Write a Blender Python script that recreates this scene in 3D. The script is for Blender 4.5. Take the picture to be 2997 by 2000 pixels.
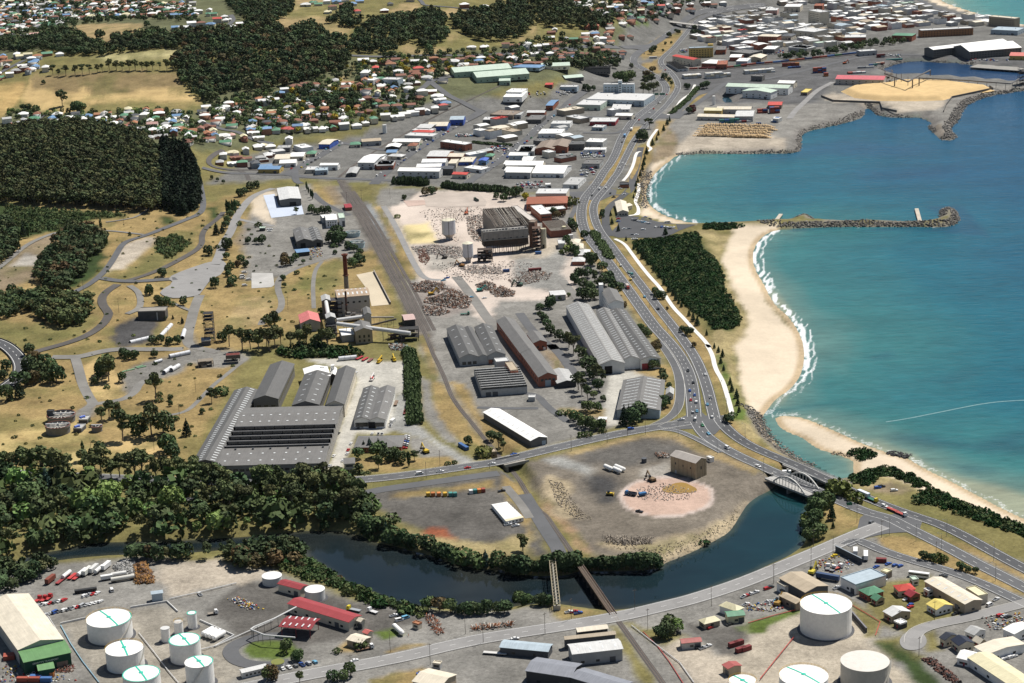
import bpy,bmesh,math,random
import numpy as np
from mathutils import Vector,Matrix
R=math.radians
random.seed(7);RNG=np.random.default_rng(7)
scene=bpy.context.scene
for o in list(bpy.data.objects):bpy.data.objects.remove(o)
COL=scene.collection
CAMZ,PITCH,ROLL,LENS=479.0,R(16.8),R(2.2),70.0
F=Vector((0,math.cos(PITCH),-math.sin(PITCH)))
R0=Vector((1,0,0));U0=R0.cross(F)
CR=R0*math.cos(ROLL)-U0*math.sin(ROLL)
CU=U0*math.cos(ROLL)+R0*math.sin(ROLL)
cam=bpy.data.cameras.new('camera');cam.lens=LENS;cam.sensor_width=36.0
cam.clip_start=1.0;cam.clip_end=30000.0
camo=bpy.data.objects.new('camera',cam);COL.objects.link(camo)
camo.matrix_world=Matrix(((CR.x,CU.x,-F.x,0),(CR.y,CU.y,-F.y,0),(CR.z,CU.z,-F.z,CAMZ),(0,0,0,1)))
scene.camera=camo
SUN_AZ,SUN_EL=R(47),R(59)
w=bpy.data.worlds.new('World');scene.world=w;w.use_nodes=True
nt=w.node_tree;nt.nodes.clear()
sk=nt.nodes.new('ShaderNodeTexSky');sk.sky_type='NISHITA';sk.sun_disc=False
sk.sun_elevation=SUN_EL;sk.sun_rotation=SUN_AZ;sk.altitude=200;sk.dust_density=0.6
bg=nt.nodes.new('ShaderNodeBackground');bg.inputs['Strength'].default_value=0.05
wo=nt.nodes.new('ShaderNodeOutputWorld')
nt.links.new(sk.outputs[0],bg.inputs[0]);nt.links.new(bg.outputs[0],wo.inputs[0])
sl=bpy.data.lights.new('sun','SUN');sl.energy=5.0;sl.angle=R(0.53);sl.color=(1.0,0.955,0.88)
so=bpy.data.objects.new('sun',sl);COL.objects.link(so)
SD=Vector((math.cos(SUN_EL)*math.sin(SUN_AZ),math.cos(SUN_EL)*math.cos(SUN_AZ),math.sin(SUN_EL)))
so.rotation_euler=SD.to_track_quat('Z','Y').to_euler();so.location=(300,1500,900)
vs=scene.view_settings;vs.view_transform='Standard';vs.look='None';vs.exposure=0.28;vs.gamma=1.0
vs.use_curve_mapping=False
cy=scene.cycles;cy.use_denoising=True;cy.max_bounces=5;cy.diffuse_bounces=2;cy.glossy_bounces=2
cy.transmission_bounces=2;cy.transparent_max_bounces=4;cy.caustics_reflective=False;cy.caustics_refractive=False
try:cy.denoising_prefilter='ACCURATE'
except Exception:pass
FPX=2997*LENS/36.0;CX,CY=1498.5,1000.0
TX={'0':0,'1':750,'2':1500,'3':2197};TY={'a':0,'b':490,'c':980,'d':1460}
XT={'e1':(1480,230,2.7146),'e2':(1900,100,2.686),'e3':(1100,380,2.686),'e4':(1380,590,4.479),'e5':(920,820,4.197),'e6':(2240,1340,4.796),'e7':(2560,170,3.073),'e8':(0,1720,3.2)}
def S(t,x,y):
 if t in XT:q=XT[t];return(q[0]+x/q[2],q[1]+y/q[2])
 if t=='v':return(x*2997/2350,y*2997/2350)
 if t=='s':return(x,y)
 return(TX[t[1]]+x/2.904,TY[t[0]]+y/2.904)
def ray(u,v):
 return F+CR*((u-CX)/FPX)+CU*((CY-v)/FPX)
def on_plane(u,v,z):
 d=ray(u,v);k=(z-CAMZ)/d.z
 return(d.x*k,d.y*k)
def to_px(p):
 d=Vector((p[0],p[1],p[2]-CAMZ));k=d.dot(F)
 return(CX+FPX*d.dot(CR)/k,CY-FPX*d.dot(CU)/k)
LAND=5.0
def ppts(t,pts,z=LAND):return np.array([on_plane(*S(t,*p),z)for p in pts])
def add(name,data,parent=None,loc=None,rotz=None,color=None):
 o=bpy.data.objects.new(name,data);COL.objects.link(o)
 if parent is not None:o.parent=parent
 if loc is not None:o.location=loc
 if rotz is not None:o.rotation_euler=(0,0,rotz)
 if isinstance(color,str):color=K[color]
 if color is not None:o.color=(color[0],color[1],color[2],1)
 return o
THINGS=[]
def thing(name,label,cat,loc=(0,0,0),rotz=0.0,group=None,data=None,color=None):
 o=add(name,data,None,loc,rotz,color)
 if data is None:o.empty_display_size=2.0
 o['label']=label;o['category']=cat
 if group:o['group']=group
 THINGS.append(o)
 return o
def kind(o,k):o['kind']=k;return o
class MB:
 def __init__(s):s.v=[];s.f=[];s.m=[]
 def face(s,pts,m=0):
  n=len(s.v);s.v+=[tuple(p)for p in pts];s.f.append(tuple(range(n,n+len(pts))));s.m.append(m)
 def box(s,x0,x1,y0,y1,z0,z1,m=0,bottom=False):
  n=len(s.v)
  s.v+=[(x0,y0,z0),(x1,y0,z0),(x1,y1,z0),(x0,y1,z0),(x0,y0,z1),(x1,y0,z1),(x1,y1,z1),(x0,y1,z1)]
  fs=[(4,5,6,7),(0,1,5,4),(1,2,6,5),(2,3,7,6),(3,0,4,7)]+([(3,2,1,0)]if bottom else[])
  s.f+=[tuple(n+i for i in f)for f in fs];s.m+=[m]*len(fs)
 def obox(s,c,ax,ay,az,m=0):
  c,ax,ay,az=Vector(c),Vector(ax),Vector(ay),Vector(az);n=len(s.v)
  for sz in(-1,1):
   for sx,sy in((-1,-1),(1,-1),(1,1),(-1,1)):s.v.append(tuple(c+ax*sx+ay*sy+az*sz))
  for f in((4,5,6,7),(0,1,5,4),(1,2,6,5),(2,3,7,6),(3,0,4,7),(3,2,1,0)):
   s.f.append(tuple(n+i for i in f));s.m.append(m)
 def bar(s,p,q,r,m=0,n=4,r2=None,cap=False):
  p,q=Vector(p),Vector(q);d=(q-p)
  if d.length<1e-6:return
  d.normalize();a=d.orthogonal().normalized();b=d.cross(a);i0=len(s.v);r2=r if r2 is None else r2
  for k in range(n):
   t=2*math.pi*(k+.5)/n;s.v.append(tuple(p+(a*math.cos(t)+b*math.sin(t))*r));s.v.append(tuple(q+(a*math.cos(t)+b*math.sin(t))*r2))
  for k in range(n):
   j=(k+1)%n;s.f.append((i0+2*k,i0+2*j,i0+2*j+1,i0+2*k+1));s.m.append(m)
  if cap:
   s.f.append(tuple(i0+2*k+1 for k in range(n)));s.m.append(m)
   s.f.append(tuple(i0+2*k for k in reversed(range(n))));s.m.append(m)
 def lathe(s,prof,n=24,c=(0,0,0),m=0,cap=True):
  i0=len(s.v);k=len(prof)
  for j in range(n):
   t=2*math.pi*j/n
   for r,z in prof:s.v.append((c[0]+r*math.cos(t),c[1]+r*math.sin(t),c[2]+z))
  for j in range(n):
   j2=(j+1)%n
   for i in range(k-1):s.f.append((i0+j*k+i,i0+j2*k+i,i0+j2*k+i+1,i0+j*k+i+1));s.m.append(m)
  if cap:s.f.append(tuple(i0+j*k+k-1 for j in range(n)));s.m.append(m)
 def data(s,name,mats,smooth=False):
  me=bpy.data.meshes.new(name);me.from_pydata(s.v,[],s.f)
  for m in(mats if isinstance(mats,(list,tuple))else[mats]):me.materials.append(M.get(m,m)if isinstance(m,str)else m)
  if any(s.m):me.polygons.foreach_set('material_index',s.m)
  if smooth:me.polygons.foreach_set('use_smooth',[True]*len(s.f))
  me.update();return me
 def build(s,name,mats,parent=None,loc=None,rotz=None,color=None,smooth=False):
  return add(name,s.data(name,mats,smooth),parent,loc,rotz,color)
def one(fn,*a,**k):
 m=MB();fn(m);return m.build(*a,**k)
def bx(q,*a,**k):return one(lambda m:m.box(*q),*a,**k)
def ob(q,*a,**k):return one(lambda m:m.obox(*q),*a,**k)
def np_mesh(name,V,FQ,mats,smooth=False,mi=None):
 me=bpy.data.meshes.new(name);V=np.asarray(V,np.float32);FQ=np.asarray(FQ,np.int32)
 k=FQ.shape[1]
 me.vertices.add(len(V));me.vertices.foreach_set('co',V.ravel())
 me.loops.add(FQ.size);me.loops.foreach_set('vertex_index',FQ.ravel())
 me.polygons.add(len(FQ));me.polygons.foreach_set('loop_start',np.arange(0,FQ.size,k,dtype=np.int32))
 me.polygons.foreach_set('loop_total',np.full(len(FQ),k,np.int32))
 if smooth:me.polygons.foreach_set('use_smooth',np.ones(len(FQ),bool))
 if mi is not None:me.polygons.foreach_set('material_index',np.asarray(mi,np.int32))
 for m in(mats if isinstance(mats,(list,tuple))else[mats]):me.materials.append(m)
 me.update(calc_edges=True);me.validate()
 return me
def vcol(me,name,arr):
 a=me.color_attributes.new(name,'FLOAT_COLOR','POINT')
 b=np.ones((len(arr),4),np.float32);b[:,:3]=arr
 a.data.foreach_set('color',b.ravel())
class NT:
 def __init__(s,name):
  s.m=bpy.data.materials.new(name);s.m.use_nodes=True;s.t=s.m.node_tree;s.t.nodes.clear()
  s.out=s.n('ShaderNodeOutputMaterial');s.p=s.n('ShaderNodeBsdfPrincipled')
  s.l(s.p.outputs[0],s.out.inputs[0])
 def n(s,t,**k):
  x=s.t.nodes.new(t)
  for a,b in k.items():setattr(x,a,b)
  return x
 def l(s,a,b):s.t.links.new(a,b)
 def noise(s,scale,detail=4,rough=.6,vec=None,dim='3D'):
  x=s.n('ShaderNodeTexNoise');x.inputs['Scale'].default_value=scale;x.inputs['Detail'].default_value=detail
  x.inputs['Roughness'].default_value=rough
  if vec is not None:s.l(vec,x.inputs['Vector'])
  return x.outputs['Fac']
 def rng(s,v,a,b,c,d,clamp=True):
  x=s.n('ShaderNodeMapRange');x.clamp=clamp
  for i,q in zip((1,2,3,4),(a,b,c,d)):x.inputs[i].default_value=q
  s.l(v,x.inputs[0]);return x.outputs[0]
 def math(s,op,a,b=None,c=None):
  x=s.n('ShaderNodeMath',operation=op)
  for i,q in enumerate((a,b,c)):
   if q is None:continue
   if isinstance(q,(int,float)):x.inputs[i].default_value=q
   else:s.l(q,x.inputs[i])
  return x.outputs[0]
 def mix(s,f,a,b,mode='MIX'):
  x=s.n('ShaderNodeMix',data_type='RGBA',blend_type=mode)
  for i,q in((0,f),(6,a),(7,b)):
   if isinstance(q,(int,float)):x.inputs[i].default_value=q
   elif isinstance(q,(tuple,list)):x.inputs[i].default_value=(*q[:3],1)
   else:s.l(q,x.inputs[i])
  return x.outputs[2]
 def vscale(s,col,fac):
  x=s.n('ShaderNodeVectorMath',operation='SCALE')
  s.l(col,x.inputs[0]);s.l(fac,x.inputs['Scale']);return x.outputs[0]
 def pos(s):return s.n('ShaderNodeNewGeometry').outputs['Position']
 def obj(s):return s.n('ShaderNodeTexCoord').outputs['Object']
 def ocol(s):return s.n('ShaderNodeObjectInfo').outputs['Color']
 def bump(s,h,strength=.3,dist=.2):
  x=s.n('ShaderNodeBump');x.inputs['Strength'].default_value=strength;x.inputs['Distance'].default_value=dist
  s.l(h,x.inputs['Height']);s.l(x.outputs[0],s.p.inputs['Normal'])
 def fin(s,col=None,rough=.8,metal=0,spec=.3):
  if col is not None:
   if isinstance(col,(tuple,list)):s.p.inputs['Base Color'].default_value=(*col[:3],1)
   else:s.l(col,s.p.inputs['Base Color'])
  s.p.inputs['Roughness'].default_value=rough;s.p.inputs['Metallic'].default_value=metal
  s.p.inputs['Specular IOR Level'].default_value=spec
  return s.m
def m_plain(name,col,rough=.8,var=.15,scale=.4,spec=.3,metal=0):
 k=NT(name);n=k.noise(scale,5,.65,k.pos());f=k.rng(n,.25,.75,1-var,1+var)
 c=k.n('ShaderNodeRGB');c.outputs[0].default_value=(*col,1)
 return k.fin(k.vscale(c.outputs[0],f),rough,metal,spec)
def m_object(name,rough=.7,var=.12,scale=.35,spec=.3,streak=0.0,rust=0.0,metal=0):
 k=NT(name);p=k.pos();n=k.noise(scale,5,.65,p);f=k.rng(n,.25,.75,1-var,1+var)
 c=k.vscale(k.ocol(),f)
 if streak:
  o=k.obj();w_=k.n('ShaderNodeMapping');w_.inputs['Scale'].default_value=(1.3,.06,.3);k.l(o,w_.inputs[0])
  n2=k.noise(1.0,3,.6,w_.outputs[0]);c=k.vscale(c,k.rng(n2,.3,.7,1-streak,1+streak))
 if rust:
  n3=k.noise(.13,5,.7,p);c=k.mix(k.rng(n3,.56,.72,0,rust),c,(.17,.085,.045))
 return k.fin(c,rough,metal,spec)
M={}
M['paint']=m_object('weathered_paint',.55,.10,.5)
M['roof']=m_object('roof_sheet',.55,.13,.22,.3,streak=.10)
M['rustroof']=m_object('rusted_roof_sheet',.7,.18,.25,.3,streak=.15,rust=.5)
M['tile']=m_object('roof_tile',.8,.15,.6,.2)
M['wall']=m_object('wall_face',.8,.12,.3)
M['brick']=m_object('brick_wall',.85,.16,.5,.2)
M['concrete']=m_object('stained_concrete',.85,.20,.25,.25)
M['car']=m_object('car_paint',.3,.03,.5,.5)
M['rust']=m_object('rusty_steel',.8,.25,.5,.2,rust=.35)
M['glass']=m_plain('dark_glass',(.02,.025,.03),.15,.1,.5,.5)
M['dark']=m_plain('dark_opening',(.012,.012,.013),.9,.1)
M['skylight']=m_plain('skylight_sheet',(.62,.64,.64),.4,.1,.6)
M['rubber']=m_plain('tyre_rubber',(.02,.02,.02),.8,.1)
# -- terrain, water
def seg_dist(P,line):
 d=np.full(len(P),1e9)
 for a,b in zip(line[:-1],line[1:]):
  ab=b-a;L=max(ab@ab,1e-9)
  t=np.clip(((P-a)@ab)/L,0,1)
  d=np.minimum(d,np.hypot(P[:,0]-a[0]-t*ab[0],P[:,1]-a[1]-t*ab[1]))
 return d
def inside(P,poly):
 r=np.zeros(len(P),bool);n=len(poly);j=n-1
 for i in range(n):
  xi,yi=poly[i];xj,yj=poly[j]
  if yi!=yj:
   c=((yi>P[:,1])!=(yj>P[:,1]))&(P[:,0]<(xj-xi)*(P[:,1]-yi)/(yj-yi)+xi)
   r^=c
  j=i
 return r
def sdf(P,poly):
 d=seg_dist(P,np.vstack([poly,poly[:1]]));return np.where(inside(P,poly),-d,d)
def smooth(x,a,b):
 t=np.clip((x-a)/(b-a),0,1);return t*t*(3-2*t)
def chaikin(p,n=1,closed=True):
 for _ in range(n):
  q=[];m=len(p)
  for i in range(m if closed else m-1):
   a,b=p[i],p[(i+1)%m];q+=[a*.75+b*.25,a*.25+b*.75]
  p=np.array(q if closed else[p[0]]+q+[p[-1]])
 return p
def vnoise(P,scale,octaves=4,seed=0):
 out=np.zeros(len(P));amp=1.0;tot=0
 for o in range(octaves):
  g=np.random.default_rng(seed*17+o).random((256,256));q=P/scale*(2**o)+31.7*o
  i=np.floor(q).astype(int);f=q-i;f=f*f*(3-2*f)
  a=g[i[:,0]%256,i[:,1]%256];b=g[(i[:,0]+1)%256,i[:,1]%256]
  c=g[i[:,0]%256,(i[:,1]+1)%256];d=g[(i[:,0]+1)%256,(i[:,1]+1)%256]
  out+=amp*((a*(1-f[:,0])+b*f[:,0])*(1-f[:,1])+(c*(1-f[:,0])+d*f[:,0])*f[:,1]);tot+=amp;amp*=.55
 return out/tot
SEA=[('a3',[(2600,720),(2323,775),(2100,800),(1930,850),(1830,900),(1790,960),(1765,1030),(1710,1075),(1690,1110),(1740,1150),(1755,1180),(1700,1195),(1610,1190),(1560,1140),(1500,1080),(1555,1040),(1480,1025),(1460,1005),(1300,1000),(1180,998),(1080,990),(1050,960),(1020,925),(970,920),(975,960),(950,1010),(800,1050),(620,1090),(480,1120),(440,1140),(425,1200),(432,1270),(380,1310),(200,1308)]),('a2',[(2000,1308),(1600,1312),(1480,1312),(1400,1320),(1340,1370),(1260,1430),(1200,1490)]),('b2',[(1155,150),(1137,220),(1150,290),(1190,340),(1260,390),(1330,420),(1450,455),(1560,476),(1700,478),(2080,462)]),('b3',[(60,462),(190,452),(250,450),(320,450),(400,415),(460,395),(520,420),(540,455),(900,460),(1400,466),(1540,452),(1610,430),(1610,370),(1640,345),(1700,340),(1745,370),(1770,430),(1770,470),(1700,505),(1560,512),(1300,509),(700,509),(340,525),(220,535),(150,560),(80,610),(30,690),(20,780),(40,860),(70,920),(120,1000),(160,1090),(220,1180),(310,1250),(385,1350),(435,1450),(460,1560)]),('c3',[(458,220),(430,340),(380,420),(310,490),(230,535),(170,600),(140,650),(95,700),(92,740),(125,810),(185,885),(255,965),(335,1025),(430,1075),(530,1115),(640,1180),(740,1230),(820,1220),(880,1190),(862,1130),(880,1080),(800,1050),(720,1012),(600,990),(500,930),(440,880),(330,840),(240,790),(205,725),(212,697),(270,686),(390,692),(500,722),(640,782),(800,852),(900,902),(1050,962),(1200,1012),(1330,1042),(1420,1102),(1550,1172),(1700,1242),(1850,1322),(2000,1402),(2150,1482),(2323,1562),(3000,1900),(5200,2000)]),('a3',[(5200,900)])]
RIVER=[('c3',[(530,1115),(400,1150),(240,1260)]),('c2',[(2180,1335),(2080,1375),(1990,1450)]),('d2',[(1990,60),(1940,135),(1890,220),(1840,290),(1700,370),(1560,440),(1400,510),(1290,550),(1240,600),(1000,620),(700,620),(600,612),(430,660),(260,660)]),('d1',[(2323,655),(2180,640),(2080,605),(1900,600),(1700,560),(1500,490),(1300,440),(1150,400),(1050,385),(900,325),(850,305),(700,275),(450,272),(250,290),(100,310)]),('d0',[(2000,330),(1500,365),(1050,370),(800,375),(550,430),(330,470),(150,530),(0,580),(-300,640),(-300,740),(0,640),(200,600),(400,540),(700,500),(1040,475),(1500,470),(2000,430)]),('d1',[(100,400),(380,410),(420,500),(560,580),(720,700),(760,740),(900,780),(1020,830),(1150,890),(1300,920),(1420,930),(1600,930),(1750,960),(2150,950)]),('d2',[(0,910),(350,885),(620,930),(800,945),(900,945),(1100,920),(1300,880),(1500,830),(1700,760),(1900,680),(2024,640)]),('d3',[(150,560),(300,500),(420,420),(460,380),(480,300),(452,230),(462,150),(510,80)]),('c3',[(500,1400),(600,1330),(740,1240)])]
HARB=[('a3',[(1100,600),(1160,575),(1260,540),(1400,525),(1600,530),(1900,550),(1880,572),(2310,605),(2600,630),(2600,715),(2200,692),(1900,667),(1600,647),(1230,632)])]
WEST=[('a3',[(1570,-40),(1640,15),(1700,40),(1850,88),(2000,133),(2200,185),(2323,205),(2800,330),(2800,-160),(1400,-160)])]
INLET=[('a2',[(1780,826),(1830,823),(1858,850),(1880,882),(1820,882),(1795,862)])]
def wpoly(spec,z=0.0,ch=1):
 return chaikin(np.vstack([ppts(t,p,z)for t,p in spec]),ch)
WATERS=[wpoly(SEA),wpoly(RIVER),wpoly(HARB,0,0),wpoly(WEST),wpoly(INLET,0,0)]
C0=143.0
NQ,NTT=425,560
Q=np.linspace(1/780.0,1/7200.0,NQ);YR=1/Q-C0
TT=np.linspace(-.37,.37,NTT)
GX=(YR[:,None]+C0)*TT[None,:];GY=np.repeat(YR[:,None],NTT,1)
P2=np.stack([GX.ravel(),GY.ravel()],1)
SDW=np.stack([sdf(P2,w_)for w_ in WATERS],1);SD_=SDW.min(1)
HILLS=[('v',150,400,190,130,26),('v',270,215,420,260,34),('v',640,150,330,260,34),('v',150,20,700,500,38),('v',1000,40,420,360,40),('v',1220,30,260,300,16),('v',60,640,150,170,10),('v',760,720,55,90,5)]
hill=np.zeros(len(P2))
for t,x,y,sx,sy,a in HILLS:
 c=on_plane(*S(t,x,y),LAND)
 hill+=a*np.exp(-.5*((P2[:,0]-c[0])/sx)**2-.5*((P2[:,1]-c[1])/sy)**2)
hill=np.where(hill<.6,0,hill-.6)
flatmask=smooth(sdf(P2,ppts('v',[(480,430),(640,350),(1000,300),(1330,240),(1480,130),(1560,60),(1700,30),(2500,-80),(2700,1700),(-400,1700),(-400,1150),(300,1090),(480,830),(560,600)])),0,90)
hill*=flatmask
BEACHZ=[('v',[(1480,370),(1530,350),(1570,350),(1560,480),(1600,512),(1520,520),(1470,500),(1460,430)]),('v',[(1640,525),(1790,520),(1790,700),(1900,800),(1890,900),(1800,990),(1740,940),(1690,900),(1640,700)]),('v',[(1760,925),(1850,912),(2110,1020),(2560,1225),(2560,1340),(2100,1110),(1940,1080),(1880,1050),(1760,990)]),('a3',[(1400,-60),(1700,-60),(2400,150),(2400,260),(1900,150),(1650,80)])]
bz=np.zeros(len(P2))
for t,p in BEACHZ:bz=np.maximum(bz,1-smooth(sdf(P2,ppts(t,p,1.0)),-4,22))
slope=.42*(1-bz)+.055*bz
H_=np.where(SD_>0,np.minimum(LAND+hill,SD_*slope),np.maximum(-4.0,SD_*np.where(bz>.3,.12,.6)))
RAILCUT=np.vstack([ppts('c1',[(1800,720),(1930,850),(2050,970),(2180,1110),(2260,1220)]),ppts('c2',[(150,1360),(230,1480),(300,1568)])])
def along(P,line):
 best=np.full(len(P),1e9);s_=np.zeros(len(P));acc=0
 for a,b in zip(line[:-1],line[1:]):
  ab=b-a;L=math.sqrt(ab@ab);t=np.clip(((P-a)@ab)/L/L,0,1)
  d=np.hypot(P[:,0]-a[0]-t*ab[0],P[:,1]-a[1]-t*ab[1]);m=d<best
  best=np.where(m,d,best);s_=np.where(m,acc+t*L,s_);acc+=L
 return best,s_,acc
d_,s_,L_=along(P2,RAILCUT)
HNC=H_.copy()
H_=H_-4.6*np.clip(np.minimum(s_/70,(L_-s_)/70),0,1)*(1-smooth(d_,4.5,11))
HG=H_.reshape(NQ,NTT);HGN=HNC.reshape(NQ,NTT)
HGL,HGNL=HG.tolist(),HGN.tolist()
def hz(x,y,g=None):
 g=g or HGL;q=1/(y+C0);a=(q-Q[0])/(Q[-1]-Q[0])*(NQ-1);b=(x*q-TT[0])/(TT[-1]-TT[0])*(NTT-1)
 a=min(max(a,0),NQ-1.001);b=min(max(b,0),NTT-1.001)
 i,j=int(a),int(b);a-=i;b-=j
 return(g[i][j]*(1-b)+g[i][j+1]*b)*(1-a)+(g[i+1][j]*(1-b)+g[i+1][j+1]*b)*a
def ground(u,v):
 d=ray(u,v);z1=110.0
 for k in range(60):
  z0=z1-2.0;t=(z0-CAMZ)/d.z
  if z0<=hz(d.x*t,d.y*t):break
  z1=z0
 lo,hi=z0,z1
 for k in range(12):
  zm=(lo+hi)/2;t=(zm-CAMZ)/d.z
  if zm>hz(d.x*t,d.y*t):hi=zm
  else:lo=zm
 t=(hi-CAMZ)/d.z
 return Vector((d.x*t,d.y*t,hz(d.x*t,d.y*t)))
def G(t,x,y):return ground(*S(t,x,y))
C=dict(dry=(.26,.19,.085),straw=(.44,.32,.15),tan=(.30,.225,.115),green=(.085,.12,.028),gdry=(.165,.145,.058),scrub=(.035,.055,.018),brown=(.20,.15,.075),dirt=(.21,.165,.11),pale=(.36,.315,.255),pink=(.50,.43,.375),yellow=(.60,.50,.27),rubble=(.29,.27,.24),gravel=(.19,.183,.168),dgravel=(.10,.094,.086),coal=(.055,.054,.054),conc=(.40,.385,.345),lconc=(.27,.27,.255),sand=(.56,.475,.365),wsand=(.40,.31,.20),urban=(.14,.138,.13),suburb=(.105,.11,.058),asph=(.10,.10,.102),ballast=(.115,.103,.092),redsoil=(.22,.075,.04),rust=(.30,.20,.12),rock=(.15,.14,.13),dune=(.30,.245,.125),clay=(.33,.27,.18))
col=np.tile(np.array(C['gdry']),(len(P2),1))
nz1=vnoise(P2,60,5,3);nz2=vnoise(P2,14,4,5)
def paint(c,t,pts,feather=3.0,wob=5.0,z=LAND,amt=1.0):
 global col
 poly=np.array([tuple(ground(*S(t,*p)).xy)for p in pts])if z is None else ppts(t,pts,z)
 lo,hi=poly.min(0)-40,poly.max(0)+40
 m=np.where((P2[:,0]>lo[0])&(P2[:,0]<hi[0])&(P2[:,1]>lo[1])&(P2[:,1]<hi[1]))[0]
 if not len(m):return
 d=sdf(P2[m],poly)+(nz2[m]-.5)*2*wob
 a=(1-smooth(d,-feather,feather))*amt
 col[m]=col[m]*(1-a[:,None])+np.array(C[c]if isinstance(c,str)else c)*a[:,None]
def stripe(c,t,pts,width,feather=2.0,wob=2.0):
 line=np.array([tuple(ground(*S(t,*p)).xy)for p in pts]);lo,hi=line.min(0)-width-20,line.max(0)+width+20
 m=np.where((P2[:,0]>lo[0])&(P2[:,0]<hi[0])&(P2[:,1]>lo[1])&(P2[:,1]<hi[1]))[0]
 d=seg_dist(P2[m],line)-width/2+(nz2[m]-.5)*2*wob;a=1-smooth(d,-feather,feather)
 col[m]=col[m]*(1-a[:,None])+np.array(C[c])*a[:,None]
N=None
paint('suburb','v',[(-80,-60),(560,-60),(560,70),(300,100),(60,120),(-80,220)],10,10,N)
paint('suburb','v',[(-80,255),(460,258),(480,170),(1000,120),(1300,100),(1450,50),(1470,160),(1000,260),(620,330),(480,350),(300,335),(-80,300)],8,8,N)
paint('urban','v',[(470,425),(600,350),(800,320),(1000,260),(1250,235),(1420,130),(1500,-40),(2120,-60),(2500,60),(2600,280),(1900,330),(1560,345),(1480,420),(1320,450),(900,425),(700,410)],8,8)
paint('asph','a3',[(0,550),(400,560),(900,440),(1500,460),(2500,480),(2500,620),(1880,560),(1100,590),(700,700),(560,870),(350,900),(0,1000),(-500,800),(-700,600)],6,4)
paint('gravel','a3',[(-700,900),(100,870),(300,900),(560,870),(1000,900),(980,960),(800,1060),(430,1140),(420,1290),(0,1300),(-900,1300),(-950,1150)],4,4)
paint('pale','a2',[(1350,1285),(1500,1150),(1650,1060),(2323,1180),(2323,1285),(1800,1275)],6,6)
paint('dirt','a2',[(1180,1400),(1230,1200),(1330,1090),(1420,1180),(1380,1280),(1330,1340)],4,4)
paint('sand','a2',[(1160,1568),(1170,1400),(1330,1330),(1420,1310),(1330,1390),(1220,1480)],3,3,2)
paint('pale','a3',[(600,825),(700,790),(1100,850),(1660,850),(1640,940),(1300,955),(1110,885),(700,865)],4,3)
paint('gravel','a3',[(1480,1030),(1560,940),(1640,930),(1720,840),(2100,740),(2400,690),(2400,770),(1930,850),(1790,950),(1700,1070),(1740,1160),(1620,1180),(1510,1085)],3,2,3)
paint('dirt','a3',[(1520,1090),(1600,1060),(1640,1120),(1660,1170),(1610,1170)],3,2,3)
paint('tan','a0',[(590,230),(700,205),(1200,200),(1225,310),(1100,330),(940,330),(930,400),(800,350),(640,300)],6,4,N)
paint((.37,.33,.17),'a0',[(790,490),(1100,440),(1500,410),(1620,415),(1450,480),(1200,500),(1080,530),(870,520)],5,4,N)
paint('straw','a0',[(270,650),(700,640),(1480,615),(1560,740),(1720,890),(1550,920),(1320,910),(850,970),(760,960),(400,960),(180,850),(240,720)],4,3,N)
paint('brown','a0',[(290,640),(1490,610),(1585,740),(1300,760),(1000,800),(820,815),(720,750),(600,790),(300,760),(255,690)],4,8,N)
paint('gdry','a0',[(760,900),(1330,870),(1400,930),(1100,950),(860,970),(760,960)],6,5,N)
paint((.40,.28,.12),'a0',[(-40,720),(225,700),(165,850),(20,1000),(-40,1010)],4,3,N)
paint('green','a0',[(220,1160),(330,1060),(420,1070),(430,1140),(300,1190)],4,3,N)
for pl in([(330,95),(330,-20),(620,-20),(560,20),(400,40)],[(480,210),(640,190),(830,250),(740,312),(620,312),(560,260)],[(1130,95),(1250,30),(1380,40),(1395,115),(1200,115)],[(1540,105),(1700,60),(2060,90),(1900,135),(1600,135)],[(1200,480),(1220,395),(1300,370),(1400,440),(1600,400),(1640,460)],[(80,230),(200,150),(420,140),(640,150),(640,200),(420,200),(300,250),(130,265)],[(0,385),(150,380),(210,410),(60,440),(0,430)],[(690,690),(790,600),(830,540),(850,560),(760,680),(880,740),(780,760)],[(1600,280),(1720,250),(1760,300),(1640,380)]):
 paint('tan','a1',pl,6,6,N)
paint('gdry','a1',[(540,780),(700,780),(800,815),(640,870),(560,830)],5,4,N)
paint('tan','a2',[(40,350),(180,235),(245,300),(100,365)],6,5,N)
paint('green','a2',[(960,180),(1000,150),(1180,190),(1170,210),(970,215)],4,3,N)
paint('dry','v',[(-80,480),(460,470),(620,420),(760,500),(870,560),(900,720),(830,790),(560,800),(470,1000),(430,1090),(-80,1075)],8,8,N)
for pl in([(200,340),(700,380),(1090,390),(1060,430),(800,440),(500,540),(200,600),(-60,560),(-60,290)],[(1340,600),(1500,570),(1640,640),(1500,740),(1390,790),(1330,720)],[(640,800),(900,740),(850,900),(600,1060),(560,1000)],[(1330,420),(1480,420),(1490,480),(1380,500)],[(1760,350),(1850,340),(1900,420),(1780,450)],[(500,640),(760,580),(900,620),(880,760),(640,820),(480,800)]):
 paint('scrub','b0',pl,6,8,N)
paint('gdry','b0',[(-60,1290),(500,1330),(860,1210),(860,1300),(700,1440),(200,1560),(-60,1500)],8,12,N)
paint('gdry','b0',[(960,980),(1500,560),(1680,540),(1660,700),(1300,880),(1000,960)],8,12,N)
paint('pale','b0',[(1040,660),(1250,590),(1350,610),(1200,740),(1050,860),(950,880),(880,930)],4,3,N)
paint('dirt','b0',[(-60,880),(150,700),(330,600),(520,560),(510,640),(380,740),(300,950),(-60,1080)],5,5,N)
paint('rubble','b0',[(100,830),(220,740),(400,760),(330,830),(200,840)],4,5,N)
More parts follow.
